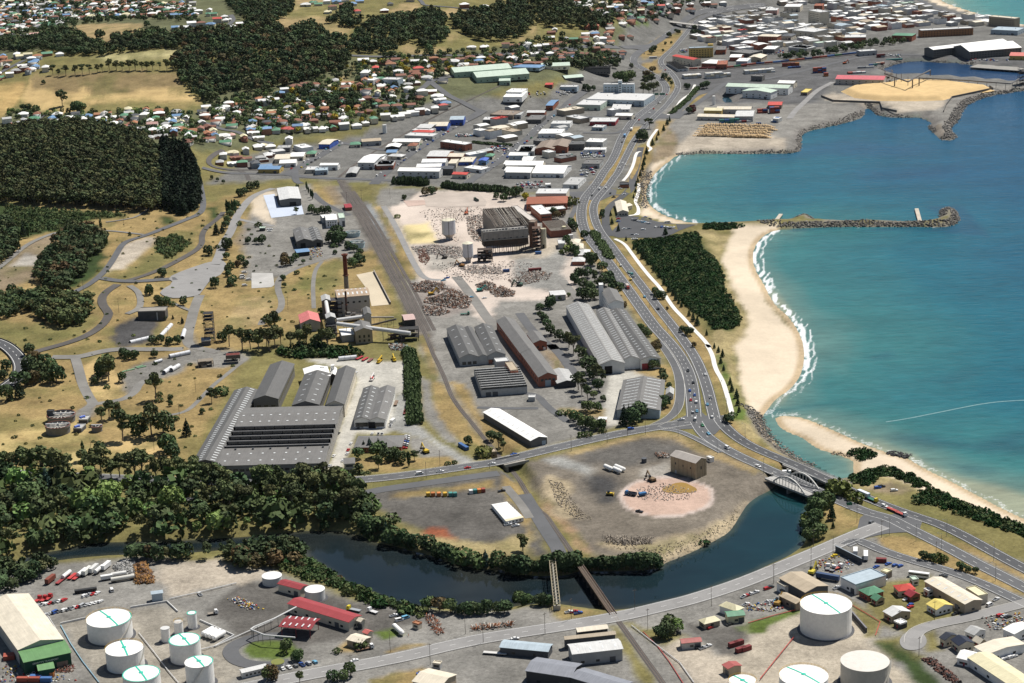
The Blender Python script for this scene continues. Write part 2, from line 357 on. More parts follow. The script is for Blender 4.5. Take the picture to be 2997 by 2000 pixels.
paint('coal','b0',[(920,1510),(980,1380),(1150,1300),(1360,1330),(1330,1440),(1290,1500),(1000,1560)],5,6)
paint('dirt','b0',[(1960,640),(2080,480),(2323,480),(2323,860),(2100,870),(2100,700)],6,8)
paint('tan','b0',[(1950,1280),(2050,1120),(2323,1100),(2323,1250),(2200,1340),(1960,1360)],5,5)
paint('straw','c0',[(690,290),(780,235),(860,190),(1000,340),(1100,420),(1130,480),(1060,540),(930,560),(800,550),(720,430)],4,3)
paint('straw','c0',[(880,920),(1120,860),(1400,850),(1380,960),(1360,1020),(1000,1045),(900,1000)],5,4)
paint((.41,.33,.15),'c0',[(560,1060),(700,950),(900,950),(760,1080),(680,1140),(540,1130)],5,4)
paint((.40,.31,.14),'c0',[(-60,800),(300,960),(250,1010),(60,1020),(-60,1060)],5,4)
paint((.38,.29,.13),'c0',[(120,800),(250,720),(420,690),(640,690),(780,760),(700,900),(500,940),(250,900)],5,5)
paint('gravel','c0',[(1020,330),(1300,210),(1620,150),(1800,170),(1600,260),(1560,310),(1340,390),(1230,400),(1160,480),(1080,540)],4,4)
paint('gravel','c0',[(600,680),(760,580),(830,600),(790,690),(680,720)],4,3)
paint('gravel','c0',[(1560,0),(1640,0),(1700,110),(1900,130),(2100,150),(2100,230),(1900,280),(1700,280),(1600,180)],5,5)
paint('gravel','v',[(560,520),(600,440),(720,420),(790,430),(860,560),(800,600),(700,640),(560,640)],6,8)
paint('dry','b1',[(200,940),(400,830),(560,800),(700,770),(740,800),(800,870),(850,900),(900,1010),(660,1030),(640,1080),(550,1090),(540,1220),(480,1240),(220,1230),(190,1080)],5,4)
paint('gdry','b1',[(500,860),(700,790),(740,1000),(660,1030),(540,1090),(500,1210)],6,6)
paint('green','b1',[(360,930),(440,880),(480,1000),(380,1080)],8,10,LAND,.6)
paint('sand','b1',[(-60,270),(60,205),(160,205),(160,240),(60,240),(130,430),(160,490),(60,450),(-30,400)],4,4,LAND,.8)
paint('dry','b1',[(450,130),(560,120),(640,200),(700,330),(600,320),(500,220)],5,5)
paint('dirt','b1',[(520,120),(650,110),(760,330),(700,330)],5,4)
paint('gravel','v',[(860,430),(1320,450),(1350,560),(1500,800),(1560,930),(1400,985),(1250,1030),(1090,1010),(960,800),(960,720),(860,520)],6,5)
paint('ballast','b1',[(680,80),(745,90),(900,290),(960,300),(1040,430),(1125,600),(1155,700),(1110,720),(1300,1050),(1450,1300),(1520,1560),(1420,1560),(1300,1300),(1100,900),(950,640),(800,350)],3,3)
paint((.19,.20,.205),'b1',[(920,300),(975,300),(1050,430),(1130,610),(1080,600),(980,460)],3,3)
paint('pink','v',[(895,470),(960,440),(1100,437),(1205,455),(1240,540),(1300,555),(1335,620),(1310,680),(1240,690),(1140,690),(1120,745),(1060,700),(960,650),(950,600),(900,520)],5,6)
paint('yellow','b1',[(1200,620),(1250,500),(1330,480),(1470,470),(1560,640),(1300,650)],4,6)
paint('rubble','b1',[(1300,660),(1700,650),(1770,790),(1550,900),(1400,810)],6,10)
paint((.24,.21,.19),'b1',[(1320,990),(1600,960),(1830,1080),(1850,1210),(1600,1270),(1450,1260),(1400,1100)],5,8)
paint('pale','b1',[(1100,340),(1230,470),(1400,870),(1420,940),(1360,950),(1260,760),(1160,520)],3,3)
paint('dry','b1',[(990,300),(1050,330),(1150,500),(1280,700),(1360,950),(1300,960),(1200,880),(1130,740),(1200,720),(1100,520)],4,4)
paint('scrub','b1',[(1140,740),(1200,720),(1260,840),(1310,960),(1260,940)],4,4,LAND,.6)
paint('gdry','b1',[(1000,160),(1100,130),(1060,200),(1000,300),(980,280)],4,4)
paint('gravel','b1',[(1030,240),(1180,180),(1400,190),(1300,280),(1200,330),(1050,320)],4,4)
paint((.23,.225,.21),'b2',[(0,740),(200,740),(420,640),(480,760),(420,900),(520,1100),(330,1050),(0,1000)],5,5)
paint('pale','b2',[(0,640),(250,660),(330,560),(420,640),(300,760),(0,780)],5,5)
paint('conc','c2',[(830,330),(1080,310),(1100,360),(960,380),(890,680),(915,775),(800,775),(770,650)],2.5,1.5)
paint('dirt','c2',[(240,120),(440,170),(420,260),(540,400),(360,300)],4,4)
paint('dry','c2',[(360,620),(760,640),(780,700),(480,700)],4,4)
paint('dry','c2',[(1000,310),(1260,250),(1400,300),(1390,640),(1360,680),(1240,690),(1290,390)],3,3)
paint('conc','c1',[(400,200),(640,200),(1290,235),(1290,490),(1180,505),(1200,800),(1100,840),(860,840),(710,1160),(620,1160),(680,900),(760,640),(850,400),(830,290),(560,260)],3,2.5)
paint('lconc','c1',[(1190,500),(1285,500),(1300,700),(1500,870),(1720,1010),(1900,1085),(1720,1110),(1450,890),(1130,800)],3,2)
paint('gravel','c1',[(1290,860),(1460,890),(1640,1040),(1400,1045),(1300,960)],3,2)
paint('dry','c1',[(830,1060),(1390,1045),(1640,1040),(1720,1110),(1100,1170),(960,1190),(820,1160)],3,2)
paint('dry','c1',[(1490,390),(1600,420),(1760,690),(1960,880),(1900,940),(1700,880),(1500,700)],4,4)
paint('dry','c1',[(1640,400),(1750,420),(1920,680),(2323,930),(2323,1000),(2100,970),(1900,820)],4,4)
paint('dry','c1',[(1350,0),(1430,0),(1520,240),(1550,350),(1480,320),(1440,150)],4,3)
paint('gravel','c1',[(1390,360),(1480,400),(1500,600),(1620,800),(1720,930),(1600,900),(1420,690)],3,3)
paint('dgravel','v',[(835,1125),(1000,1105),(1170,1072),(1200,1130),(1262,1272),(1150,1290),(1050,1245),(900,1190),(850,1160)],5,6)
paint('dry','c1',[(1140,1350),(1980,1250),(1990,1300),(1400,1370),(1150,1390)],4,5)
paint('redsoil','d1',[(1370,305),(1480,240),(1620,260),(1690,355),(1560,330),(1400,335)],3,4)
paint('dune','d1',[(1000,260),(1300,270),(1700,380),(2000,370),(2323,300),(2323,560),(2000,560),(1500,440)],6,10)
paint('dry','d1',[(2250,40),(2323,120),(2323,300),(2250,180)],4,5)
paint((.155,.135,.11),'v',[(1200,1060),(1500,995),(1560,1000),(1790,1095),(1730,1160),(1700,1225),(1580,1282),(1500,1287),(1380,1272),(1340,1262),(1230,1110)],5,6)
paint('dgravel','c2',[(500,1000),(1200,900),(1500,960),(1330,1050),(900,1150),(600,1080)],8,10)
paint('coal','c2',[(680,1210),(900,1200),(940,1280),(900,1420),(740,1430),(650,1330)],10,12)
paint('lconc','c2',[(240,1060),(420,1040),(700,1150),(640,1190),(400,1120)],5,5)
paint('rubble','c2',[(1060,1160),(1340,1060),(1350,1180),(1250,1220),(1080,1210)],4,5)
paint('clay','d2',[(760,400),(1200,410),(1500,320),(1780,190),(1960,20),(1920,180),(1620,395),(1310,520),(1000,460)],5,8,3)
for rr,cc in((1.05,(.44,.37,.33)),(.95,(.43,.31,.25))):paint(cc,'c2',[(1310+395*rr*math.cos(a/4),1378+163*rr*math.sin(a/4))for a in range(25)],1.2,1.6)
paint('rust','d2',[(230,0),(300,0),(560,300),(640,450),(560,430),(400,230)],4,5)
paint('clay','c2',[(300,1200),(430,1250),(560,1480),(640,1568),(420,1568),(260,1350)],5,9)
paint('dry','c2',[(-60,1200),(60,1220),(240,1568),(100,1568),(-60,1380)],4,5)
paint('tan','c2',[(440,1000),(860,900),(1150,840),(1320,830),(1560,900),(1800,1030),(2100,1160),(2060,1180),(1600,1000),(1350,880),(1100,870),(500,1030)],3,3)
paint('gravel','v',[(-80,1320),(330,1275),(540,1300),(640,1310),(780,1370),(1000,1400),(1260,1395),(1400,1405),(2000,1230),(2350,1290),(2500,1400),(2500,1700),(-80,1700)],5,5)
paint('dgravel','v',[(560,1330),(780,1370),(980,1420),(900,1450),(600,1500),(480,1400)],4,3)
paint('pale','d0',[(1290,570),(1850,500),(2000,590),(2220,620),(2200,700),(1500,820),(1440,830)],5,8)
paint('rubble','d0',[(960,560),(1110,520),(1150,640),(1040,640)],3,4)
paint((.24,.22,.185),'d0',[(510,1075),(1400,895),(1700,1090),(1930,1250),(2050,1500),(1900,1600),(860,1640)],4,5)
paint('green','d0',[(2060,1290),(2150,1215),(2323,1200),(2480,1230),(2540,1290),(2480,1350),(2323,1370),(2120,1350)],2,1)
paint('green','d1',[(980,1130),(1180,1100),(1265,1150),(1080,1200)],2,1)
paint('dry','d1',[(690,1290),(760,1210),(880,1260),(860,1300),(720,1300)],3,2)
paint('dry','d2',[(330,920),(480,915),(800,950),(790,990),(430,1030),(340,1000)],3,3)
paint('dry','d1',[(1100,1300),(1250,1250),(1460,1232),(1300,1275),(1130,1315)],2,1)
paint('dry','d1',[(950,1540),(1400,1440),(1500,1490),(1250,1600),(950,1600)],3,3)
paint('gdry','d2',[(950,1060),(1010,1060),(1110,1110),(1230,1110),(1500,1170),(1300,1260),(1160,1180)],3,3)
paint('gdry','d2',[(820,1080),(900,1080),(1250,1600),(1120,1600),(930,1280)],3,3)
paint('pale','d2',[(1250,1280),(1440,1180),(1760,1330),(2000,1250),(2100,1170),(2323,1250),(2323,1600),(1560,1600)],5,6)
paint('dgravel','d2',[(1460,1040),(1640,1100),(1900,1090),(2000,1150),(2160,1250),(2000,1340),(1760,1330),(1700,1240),(1560,1160)],3,3)
paint('green','d2',[(1900,1100),(2323,990),(2323,1060),(2150,1100),(2160,1160),(2000,1140)],3,2)
paint((.34,.30,.24),'d3',[(0,1070),(130,1080),(340,980),(420,960),(870,950),(990,1130),(1050,1250),(1250,1400),(1400,1600),(-100,1600)],4,5)
paint('green','d3',[(-20,1050),(420,930),(420,960),(150,1080),(130,1150),(-20,1140)],2,2)
paint('gdry','d3',[(860,870),(1100,1050),(1060,1165),(960,1180),(990,1140),(880,980)],3,2)
paint('gdry','d3',[(900,750),(1500,640),(1700,900),(1820,990),(1600,1040),(1500,1080),(1330,1120),(1100,1060)],4,4)
paint('gdry','d3',[(1060,1210),(1280,1180),(1260,1260),(1450,1350),(1400,1400),(1200,1360)],4,4)
paint('gdry','d3',[(1470,1150),(1560,1110),(1640,1280),(1500,1300)],3,2)
paint('scrub','d3',[(1060,1230),(1200,1230),(1480,1420),(1600,1600),(1450,1600),(1300,1440)],4,5)
paint('dry','d3',[(1080,340),(1200,312),(1350,330),(1600,400),(1800,510),(2000,630),(2400,800),(2400,850),(2000,715),(1700,615),(1450,535),(1250,475),(1120,400)],2,1)
paint('dry','d3',[(585,385),(650,200),(620,110),(720,40),(900,90),(985,150),(960,200),(800,285)],2,2)
paint('dry','d3',[(1480,330),(1640,300),(1900,420),(2400,680),(2400,720),(2000,530),(1620,340)],2,1)
stripe('dry','b2',[(640,240),(630,350),(640,450),(700,600),(830,800),(1000,1000),(1150,1200),(1300,1400),(1400,1560)],30)
stripe('dry','a2',[(750,1560),(880,1400),(960,1260),(1060,1100)],22)
paint('dry','a2',[(1080,440),(1250,330),(1340,300),(1440,250),(1460,260),(1400,340),(1340,430),(1250,490),(1100,500)],3,3)
paint('dry','a2',[(1060,560),(1230,510),(1230,580),(1290,640),(1390,700),(1400,740),(1330,800),(1290,640),(1150,600)],3,3)
paint('dry','a2',[(1000,1460),(1060,1260),(1180,1180),(1230,1030),(1380,1010),(1310,1100),(1200,1230),(1180,1350),(1140,1400),(1080,1568),(960,1568)],4,4)
paint('dry','a2',[(1460,880),(1560,800),(1700,790),(1540,900)],3,3)
paint('dry','a2',[(1320,980),(1400,900),(1460,940),(1400,980)],3,3)
paint('dry','b2',[(740,560),(840,620),(1000,640),(1220,930),(1500,1200),(1740,1560),(1560,1568),(1300,1220),(1000,850),(800,620)],3,3)
paint('dry','b2',[(780,330),(870,230),(960,235),(840,330),(840,460),(1000,480),(1260,490),(1100,500),(850,520),(830,430)],3,3)
paint('gdry','b2',[(850,330),(1040,240),(1090,300),(1080,410),(990,410),(860,400)],3,3)
paint('scrub','b2',[(1020,640),(1280,600),(1570,570),(1700,760),(1790,950),(1840,1100),(1930,1310),(1860,1380),(1700,1380),(1640,1300),(1480,1200),(1350,1050),(1150,800)],4,4)
paint('dune','b2',[(1560,540),(1870,540),(1790,640),(1760,780),(1810,940),(1970,1200),(2010,1400),(1920,1560),(1800,1560),(1700,1380),(1860,1370),(1930,1310),(1840,1100),(1780,950),(1700,750)],4,8)
paint('dry','c2',[(1480,0),(1620,60),(1700,150),(1780,400),(1870,700),(2000,870),(2323,1035),(2323,1060),(1900,880),(1760,700),(1690,350),(1560,160)],3,3)
paint('dune','c2',[(1700,0),(1880,0),(1880,200),(1930,480),(2010,680),(2150,870),(2323,1030),(2000,870),(1870,700),(1780,400),(1700,150)],4,5)
paint('green','c2',[(1740,180),(1800,230),(1870,500),(1980,640),(2000,740),(1880,720),(1800,400)],4,5)
stripe('dry','c2',[(1690,800),(1760,880),(1900,960),(2100,1050),(2323,1130)],9)
paint('dirt','c3',[(950,1310),(1100,1250),(1250,1230),(1430,1300),(1300,1360),(1060,1340)],3,3)
paint('dune','c3',[(820,1220),(1050,1140),(1200,1130),(1400,1200),(1560,1310),(1900,1440),(2323,1568),(2000,1568),(1500,1430),(1400,1320),(1200,1250),(950,1300)],4,5)
paint('rock','c3',[(-40,620),(60,640),(100,740),(190,880),(330,1020),(530,1110),(430,1080),(250,990),(100,870),(20,760)],2,3,2)
for pl in([('b2',[(1100,270),(1150,280),(1260,395),(1560,476),(1560,500),(1380,470),(1100,412)])],[('v',[(1690,518),(1790,515),(1745,545),(1735,600),(1760,690),(1800,740),(1880,800),(1885,840),(1800,900),(1765,945),(1720,938),(1700,880),(1690,800),(1722,740),(1682,660),(1655,600)])],[('v',[(1765,950),(1830,940),(1990,1015),(2100,1055),(2500,1260),(2500,1330),(2350,1232),(2200,1170),(2050,1105),(1950,1075),(1900,1035),(1800,1005)])],[('a3',[(1380,-50),(1600,-20),(1850,75),(2323,190),(2400,220),(2323,215),(1900,115),(1700,70),(1500,15)])]):
 for t,p in pl:paint('sand',t,p,4,4,2.0)
wet=(1-smooth(np.abs(SD_-1.0),2.5,6.5))*bz*(SD_>-3)
col=col*(1-wet[:,None])+np.array(C['wsand'])*wet[:,None]
uw=smooth(-SD_,.3,2);col=col*(1-uw[:,None])+np.array((.07,.09,.07))*uw[:,None]
bank=(1-smooth(SD_,8,13))*(1-bz)*(SD_>-1)*.75*np.where(SDW.argmin(1)==1,0,1)
col=col*(1-bank[:,None])+np.array(C['rock'])*bank[:,None]
wd=smooth(vnoise(P2,26,4,8)*.6+nz1*.4,.46,.66)*(col[:,2]<col[:,0]*.58)*(col[:,0]>.12)*(SD_>6)*.62;col=col*(1-wd[:,None])+np.array((.10,.10,.036))*wd[:,None]
col*=(.74+.52*nz1)[:,None]
k=NT('ground_cover')
a_=k.n('ShaderNodeAttribute',attribute_name='Col');p_=k.pos()
f1=k.rng(k.noise(.045,6,.7,p_),.3,.7,.68,1.32);f2=k.rng(k.noise(.5,6,.8,p_),.3,.7,.62,1.38)
sp_=k.n('ShaderNodeSeparateColor');k.l(a_.outputs[0],sp_.inputs[0]);am=k.rng(sp_.outputs[0],.34,.5,1,.25);f2=k.math('MULTIPLY_ADD',k.math('SUBTRACT',f2,1.0),am,1.0);f1=k.math('MULTIPLY_ADD',k.math('SUBTRACT',f1,1.0),am,1.0)
c_=k.vscale(k.vscale(a_.outputs[0],f1),f2)
tuft=k.rng(k.noise(.9,3,.6,p_),.6,.75,0,.35);c_=k.mix(tuft,c_,k.vscale(c_,k.rng(f1,.8,1.2,.35,.75)))
k.bump(k.noise(.6,5,.7,p_),.5,.5)
M['ground']=k.fin(c_,.95,0,.1)
V=np.stack([GX.ravel(),GY.ravel(),H_],1)
idx=np.arange(NQ*NTT).reshape(NQ,NTT)
FQ=np.stack([idx[:-1,:-1],idx[:-1,1:],idx[1:,1:],idx[1:,:-1]],-1).reshape(-1,4)
me=np_mesh('ground',V,FQ,M['ground'],True);vcol(me,'Col',col)
kind(add('ground',me),'structure')
beach=[]
for wp in(WATERS[0],WATERS[3]):
 nb=np.any([inside(wp,ppts(t,p,1.0))for t,p in BEACHZ],0);j0=0
 for j in range(len(wp)+1):
  if j==len(wp)or not nb[j]:
   if j-j0>3:beach.append(wp[j0:j])
   j0=j+1
dB=np.min([seg_dist(P2,b)for b in beach],0)
n3=vnoise(P2*np.array([1.0,.35]),90,4,11);n4=vnoise(P2,9,4,13)
dd=np.maximum(dB+(n3-.5)*90,0)
sea=np.zeros((len(P2),3))
stops=[(0,(.25,.27,.19)),(12,(.10,.18,.155)),(45,(.032,.14,.14)),(140,(.010,.10,.135)),(320,(.005,.068,.13)),(700,(.004,.054,.13)),(5000,(.004,.045,.12))]
for ch in range(3):sea[:,ch]=np.interp(dd,[s[0]for s in stops],[s[1][ch]for s in stops])
def tint(c,t,pts,amt,feather=25,wob=30):
 poly=ppts(t,pts,0);d=sdf(P2,poly)+(n3-.5)*2*wob;a=(1-smooth(d,-feather,feather))*amt
 sea[:]=sea*(1-a[:,None])+np.array(c)*a[:,None]
tint((.012,.05,.075),'c3',[(1250,860),(1500,850),(1900,920),(2323,820),(2323,1000),(1900,990),(1500,950),(1250,890)],.6,14,14)
tint((.014,.06,.08),'c3',[(1700,1100),(1950,1120),(2050,1160),(1850,1170)],.5,8,8)
tint((.014,.06,.09),'c3',[(1000,190),(1180,150),(1200,190),(1050,215)],.5,8,8)
tint((.015,.065,.09),'c3',[(1500,390),(1900,300),(1950,340),(1700,420)],.35,10,10)
tint((.02,.10,.11),'c3',[(120,640),(700,570),(1200,530),(1200,550),(700,600),(160,680)],.5,5,4)
tint((.014,.06,.13),'a3',[(100,1250),(800,1180),(1500,1250),(1400,1330),(700,1330),(0,1400)],.5,25,25)
tint((.013,.055,.12),'b3',[(900,30),(1700,0),(1700,90),(1000,110)],.4,25,20)
tint((.013,.05,.10),'b3',[(1450,330),(1800,330),(1900,420),(2050,600),(1500,540),(900,530),(340,545),(300,520),(1560,515),(1760,480)],.5,5,6)
river=np.tile(np.array((.009,.016,.020)),(len(P2),1))
gy=np.clip((P2[:,0]-on_plane(*S('d2',800,700),0)[0])/170,0,1);river+=gy[:,None]*np.array((-.002,.020,.026))
g2=np.clip((P2[:,1]-on_plane(*S('d3',300,200),0)[1])/150,0,1)*gy;river+=g2[:,None]*np.array((.0,.035,.020))
shoal=smooth(n3,.55,.8)*(1-gy)*.35;river+=shoal[:,None]*np.array((.05,.035,.012))
edge=1-smooth(-SDW[:,1],0,6);river+=edge[:,None]*np.array((.030,.026,.010))
foam=np.zeros(len(P2))
surf=np.interp(P2[:,1],[900,1400,1500,1700,2100],[.55,.6,.9,1.0,.75])
jit=(n4-.5)*9
d1=dB+jit
foam=np.maximum((1-smooth(np.abs(d1-3),1.0,4.0))*surf*.9,(1-smooth(np.abs(d1-9),.5,2.6))*surf*.75*smooth(n3,.4,.6))
foam[(SD_>1.5)]*=.3;foam[inside(P2,ppts('c3',[(60,700),(200,715),(250,790),(500,925),(730,1005),(890,1075),(900,1240),(500,1150),(80,900)],0))]=0
rk=(1-smooth(np.abs(SDW[:,0]+1.0),.5,3.0))*(1-bz)*smooth(n4,.58,.72)*.55
foam=np.maximum(foam,rk)
allc=[sea,river,np.tile(np.array((.010,.04,.10)),(len(P2),1)),np.clip(sea+np.array((0,.05,.04)),0,1),np.tile(np.array((.012,.035,.05)),(len(P2),1))]
def water_mat(name,rough,wave,spec=.5,foamy=True):
 k=NT(name);a=k.n('ShaderNodeAttribute',attribute_name='Col');p=k.pos()
 mp=k.n('ShaderNodeMapping');mp.inputs['Rotation'].default_value=(0,0,R(-25));mp.inputs['Scale'].default_value=(.35,1,1);k.l(p,mp.inputs[0])
 sw=k.noise(.16,4,.62,mp.outputs[0]);ch=k.noise(.9,3,.6,p)
 c=k.vscale(a.outputs[0],k.rng(k.noise(.028,4,.6,mp.outputs[0]),.3,.7,.86,1.14))
 c=k.vscale(c,k.rng(sw,.3,.7,.84,1.16))
 if foamy:
  fo=k.n('ShaderNodeAttribute',attribute_name='Foam');nn=k.noise(.55,6,.75,p)
  f=k.math('ADD',fo.outputs['Fac'],k.math('MULTIPLY',k.math('SUBTRACT',nn,.5),1.3))
  f=k.rng(f,.42,.72,0,.92);f=k.math('MULTIPLY',f,k.rng(fo.outputs['Fac'],.02,.15,0,1))
  c=k.mix(f,c,(.78,.80,.80))
 k.bump(k.math('ADD',k.math('MULTIPLY',sw,1.0),k.math('MULTIPLY',ch,.25)),1.0,wave)
 m=k.fin(c,rough,0,spec);k.p.inputs['IOR'].default_value=1.33
 return m
M['sea']=water_mat('sea_water',.2,.6,.3);M['river']=water_mat('river_water',.05,.06,.35,False)
own=SDW.argmin(1).reshape(NQ,NTT)[:-1,:-1].ravel();near=SD_[FQ].min(1)<5
for i,nm in enumerate(('sea','river','harbour_basin','sea','inlet')):
 f=FQ[near&(own==i)]
 if not len(f):continue
 u,inv=np.unique(f.ravel(),return_inverse=True)
 v=V[u].copy();v[:,2]=0
 me=np_mesh(nm,v,inv.reshape(-1,4),M['river']if i in(1,4)else M['sea'],True);vcol(me,'Col',allc[i][u])
 at=me.attributes.new('Foam','FLOAT','POINT');at.data.foreach_set('value',foam[u].astype(np.float32))
 kind(add(nm,me),'structure')
# -- roads, tracks, paths, pads
def spline(pts,step=7.0,n=2):
 p=chaikin(np.array(pts,float),n,False);out=[p[0]]
 for a,b in zip(p[:-1],p[1:]):
  L=np.hypot(*(b-a)[:2]);m=max(1,int(L/step))
  out+=[a+(b-a)*(i+1)/m for i in range(m)]
 return np.array(out)
def wline(spec,z=None):
 out=[]
 for t,pts in spec:
  for p in pts:
   if z is None:g=ground(*S(t,*p));out.append((g.x,g.y))
   else:out.append(on_plane(*S(t,*p),z))
 return out
def normals(L):
 d=np.gradient(L,axis=0);d/=np.maximum(np.hypot(d[:,0],d[:,1]),1e-6)[:,None]
 return np.stack([-d[:,1],d[:,0]],1)
FLAT=[False]
def zroad(x,y,lift):
 h=hz(x,y,HGNL)
 if FLAT[0]:return LAND+lift
 return h+lift+(.45 if h>LAND+.5 else 0)
def strip(mb,L,w0,w1,lift,m=0,zfix=None):
 n=normals(L);i0=len(mb.v)
 for p,q in zip(L,n):
  for o in(w0,w1):
   x,y=p[0]+q[0]*o,p[1]+q[1]*o
   mb.v.append((x,y,(zroad(x,y,lift)if zfix is None else zfix+lift)))
 for i in range(len(L)-1):
  mb.f.append((i0+2*i,i0+2*i+2,i0+2*i+3,i0+2*i+1));mb.m.append(m)
def dashes(mb,L,off,w,dash,gap,lift):
 n=normals(L);seg=np.hypot(*np.diff(L,axis=0).T);acc=np.concatenate([[0],np.cumsum(seg)]);s=0.0
 while s+dash<acc[-1]:
  a,b=(np.array([np.interp(q,acc,L[:,0]),np.interp(q,acc,L[:,1])])for q in(s,s+dash))
  i=min(np.searchsorted(acc,s),len(L)-1);q=n[i];pts=[]
  for pt,o in((a,off-w),(b,off-w),(b,off+w),(a,off+w)):
   x,y=pt+q*o;pts.append((x,y,zroad(x,y,lift)))
  mb.face(pts[::-1]if False else pts);s+=dash+gap
def m_road(name,c,var=.12,crack=.25):
 k=NT(name);p=k.pos();f=k.rng(k.noise(.05,5,.6,p),.3,.7,1-var,1+var);g=k.rng(k.noise(1.4,4,.7,p),.2,.8,.9,1.1)
 r=k.n('ShaderNodeRGB');r.outputs[0].default_value=(*c,1);q=k.vscale(k.vscale(r.outputs[0],f),g)
 pn=k.rng(k.noise(.11,2,.4,p),.60,.63,0,crack);q=k.mix(pn,q,tuple(x*.72 for x in c))
 return k.fin(q,.85,0,.25)
M['asphalt']=m_road('asphalt',(.10,.102,.107));M['asphalt_dark']=m_road('fresh_asphalt',(.070,.072,.077),.1,.1)
M['asphalt_pale']=m_road('worn_pale_seal',(.235,.23,.225),.12,.25);M['gravel_road']=m_road('gravel_surface',(.185,.178,.165),.2,.25)
M['path']=m_road('concrete_path',(.66,.64,.60),.06,.05);M['cinder']=m_road('cinder_track',(.085,.078,.073),.2,.1)
M['white_line']=m_plain('road_marking',(.70,.70,.68),.7,.15,.8)
M['kerb']=m_plain('kerb_concrete',(.42,.41,.38),.9,.15)
LF=[0.10]
def road(name,spec,width,mat='asphalt',edge=True,lane=None,kerb=False,lift=None,step=7.0,z=None,ratio=.11):
 LF[0]+=.003;lf=lift or LF[0]
 L=spline(wline(spec,z),step);FLAT[0]=z is not None
 mb=MB();strip(mb,L,-width/2,width/2,lf)
 o=kind(mb.build(name,M[mat]),'structure')
 if edge or lane:
  mk=MB()
  if edge:
   for sgn in(-1,1):strip(mk,L,sgn*(width/2-.9)-ratio,sgn*(width/2-.9)+ratio,lf+.05)
  for off in(lane or[]):dashes(mk,L,off,ratio,3.5,7.0,lf+.05)
  mk.build('lane_marking','white_line',o)
 if kerb:
  kb=MB()
  for sgn in(-1,1):
   e=sgn*width/2;strip(kb,L,e-(.0 if sgn>0 else.35),e+(.35 if sgn>0 else 0),lf+.13)
  kb.build('kerb','kerb',o)
 FLAT[0]=False
 return o
def pad(name,t,pts,mat,lift=None,ch=0,z=None,color=None,kd='structure'):
 LF[0]+=.003;lf=lift or LF[0]
 P=[ground(*S(t,*p))for p in pts]if z is None else[Vector((*on_plane(*S(t,*p),z),z))for p in pts]
 A=np.array([(p.x,p.y)for p in P]);A=chaikin(A,ch)if ch else A
 mb=MB();q=[(x,y,zroad(x,y,lf))for x,y in A]
 if sum(a[0]*b[1]-b[0]*a[1]for a,b in zip(q,q[1:]+q[:1]))<0:q.reverse()
 mb.face(q);o=mb.build(name,M[mat]if isinstance(mat,str)else mat,color=color)
 return kind(o,kd)if kd else o
b='gravel_track'
road(b,[('b0',[(560,560),(480,555),(330,610),(200,680),(90,780),(-60,900)])],6,'gravel_road',False)
road(b,[('b0',[(880,540),(1000,548),(1180,570),(1250,580)])],4,'gravel_road',False)
road(b,[('b0',[(900,470),(1050,450),(1180,420),(1300,330)])],3,'gravel_road',False)
road(b,[('c0',[(440,195),(600,195),(690,190),(840,150),(1000,125),(1300,130),(1560,120)])],10,'gravel_road',False)
road(b,[('c0',[(640,200),(670,300),(700,420),(760,540),(800,590),(700,650)])],8,'gravel_road',False)
road(b,[('c0',[(800,590),(950,570),(1060,545),(1150,490),(1180,420),(1240,390)])],7,'gravel_road',False)
road(b,[('c0',[(1400,690),(1580,660),(1680,570),(1800,440),(1900,360),(2010,270),(2100,200)])],4,'gravel_road',False)
road(b,[('b0',[(1100,1010),(1180,1060),(1200,1150),(1180,1210),(1080,1250)])],6,'gravel_road',False)
road(b,[('b0',[(1700,1090),(1660,1180),(1630,1290),(1600,1400),(1590,1490),(1640,1530)]),('c0',[(1720,120),(1850,150)])],9,'gravel_road',False)
road(b,[('b0',[(1480,1160),(1560,1200),(1640,1230)])],4,'gravel_road',False)
road(b,[('b1',[(40,1340),(60,1290),(150,1250),(210,1210),(220,1130),(180,1040),(190,940),(330,860),(520,800),(700,730)])],6,'gravel_road',False)
road(b,[('b1',[(560,800),(500,870),(480,1000),(490,1200)])],4,'gravel_road',False)
road('works_road',[('b1',[(480,220),(560,300),(680,360),(790,410)])],7,'asphalt',False)
road('works_road',[('b1',[(1080,330),(1170,470),(1270,680),(1340,820),(1420,950),(1560,960)])],6,'asphalt_pale',False)
road('works_road',[('b1',[(1700,930),(1790,1040),(1880,1160),(1960,1280),(2080,1420)]),('c1',[(2040,20),(2150,180),(2260,350),(2323,470)])],9,'gravel_road',False)
road('works_road',[('b2',[(60,1240),(150,1370),(260,1480),(390,1568)]),('c2',[(300,60),(420,180),(520,330),(600,420)])],8,'asphalt',False)
road('works_road',[('c2',[(0,500),(200,500),(300,620),(470,740)]),],6,'asphalt',False)
road('works_road',[('c2',[(-300,620),(0,628),(220,625)])],5,'asphalt',False)
road('works_road',[('b2',[(420,960),(480,1040),(560,1120)])],8,'gravel_road',False)
road('river_track',[('d2',[(100,0),(180,110),(260,230),(330,340),(390,430),(400,490)])],9,'asphalt',False)
road('river_track',[('c1',[(2120,1290),(2180,1360),(2260,1460),(2323,1560)])],6,'gravel_road',False)
road('river_track',[('c1',[(930,1350),(1040,1320),(1400,1270),(1900,1200),(2060,1180)])],10,'asphalt',False)
road('river_track',[('d0',[(960,70),(1300,40),(1600,0)]),('c0',[(1760,1390),(1900,1340),(2160,1350)])],6,'asphalt',False)
road('cinder_siding',[('b0',[(1900,380),(1850,440),(1780,490),(1730,545),(1715,600),(1720,650),(1670,710),(1500,805),(1350,880),(1200,935),(1080,965)])],6,'cinder',False)
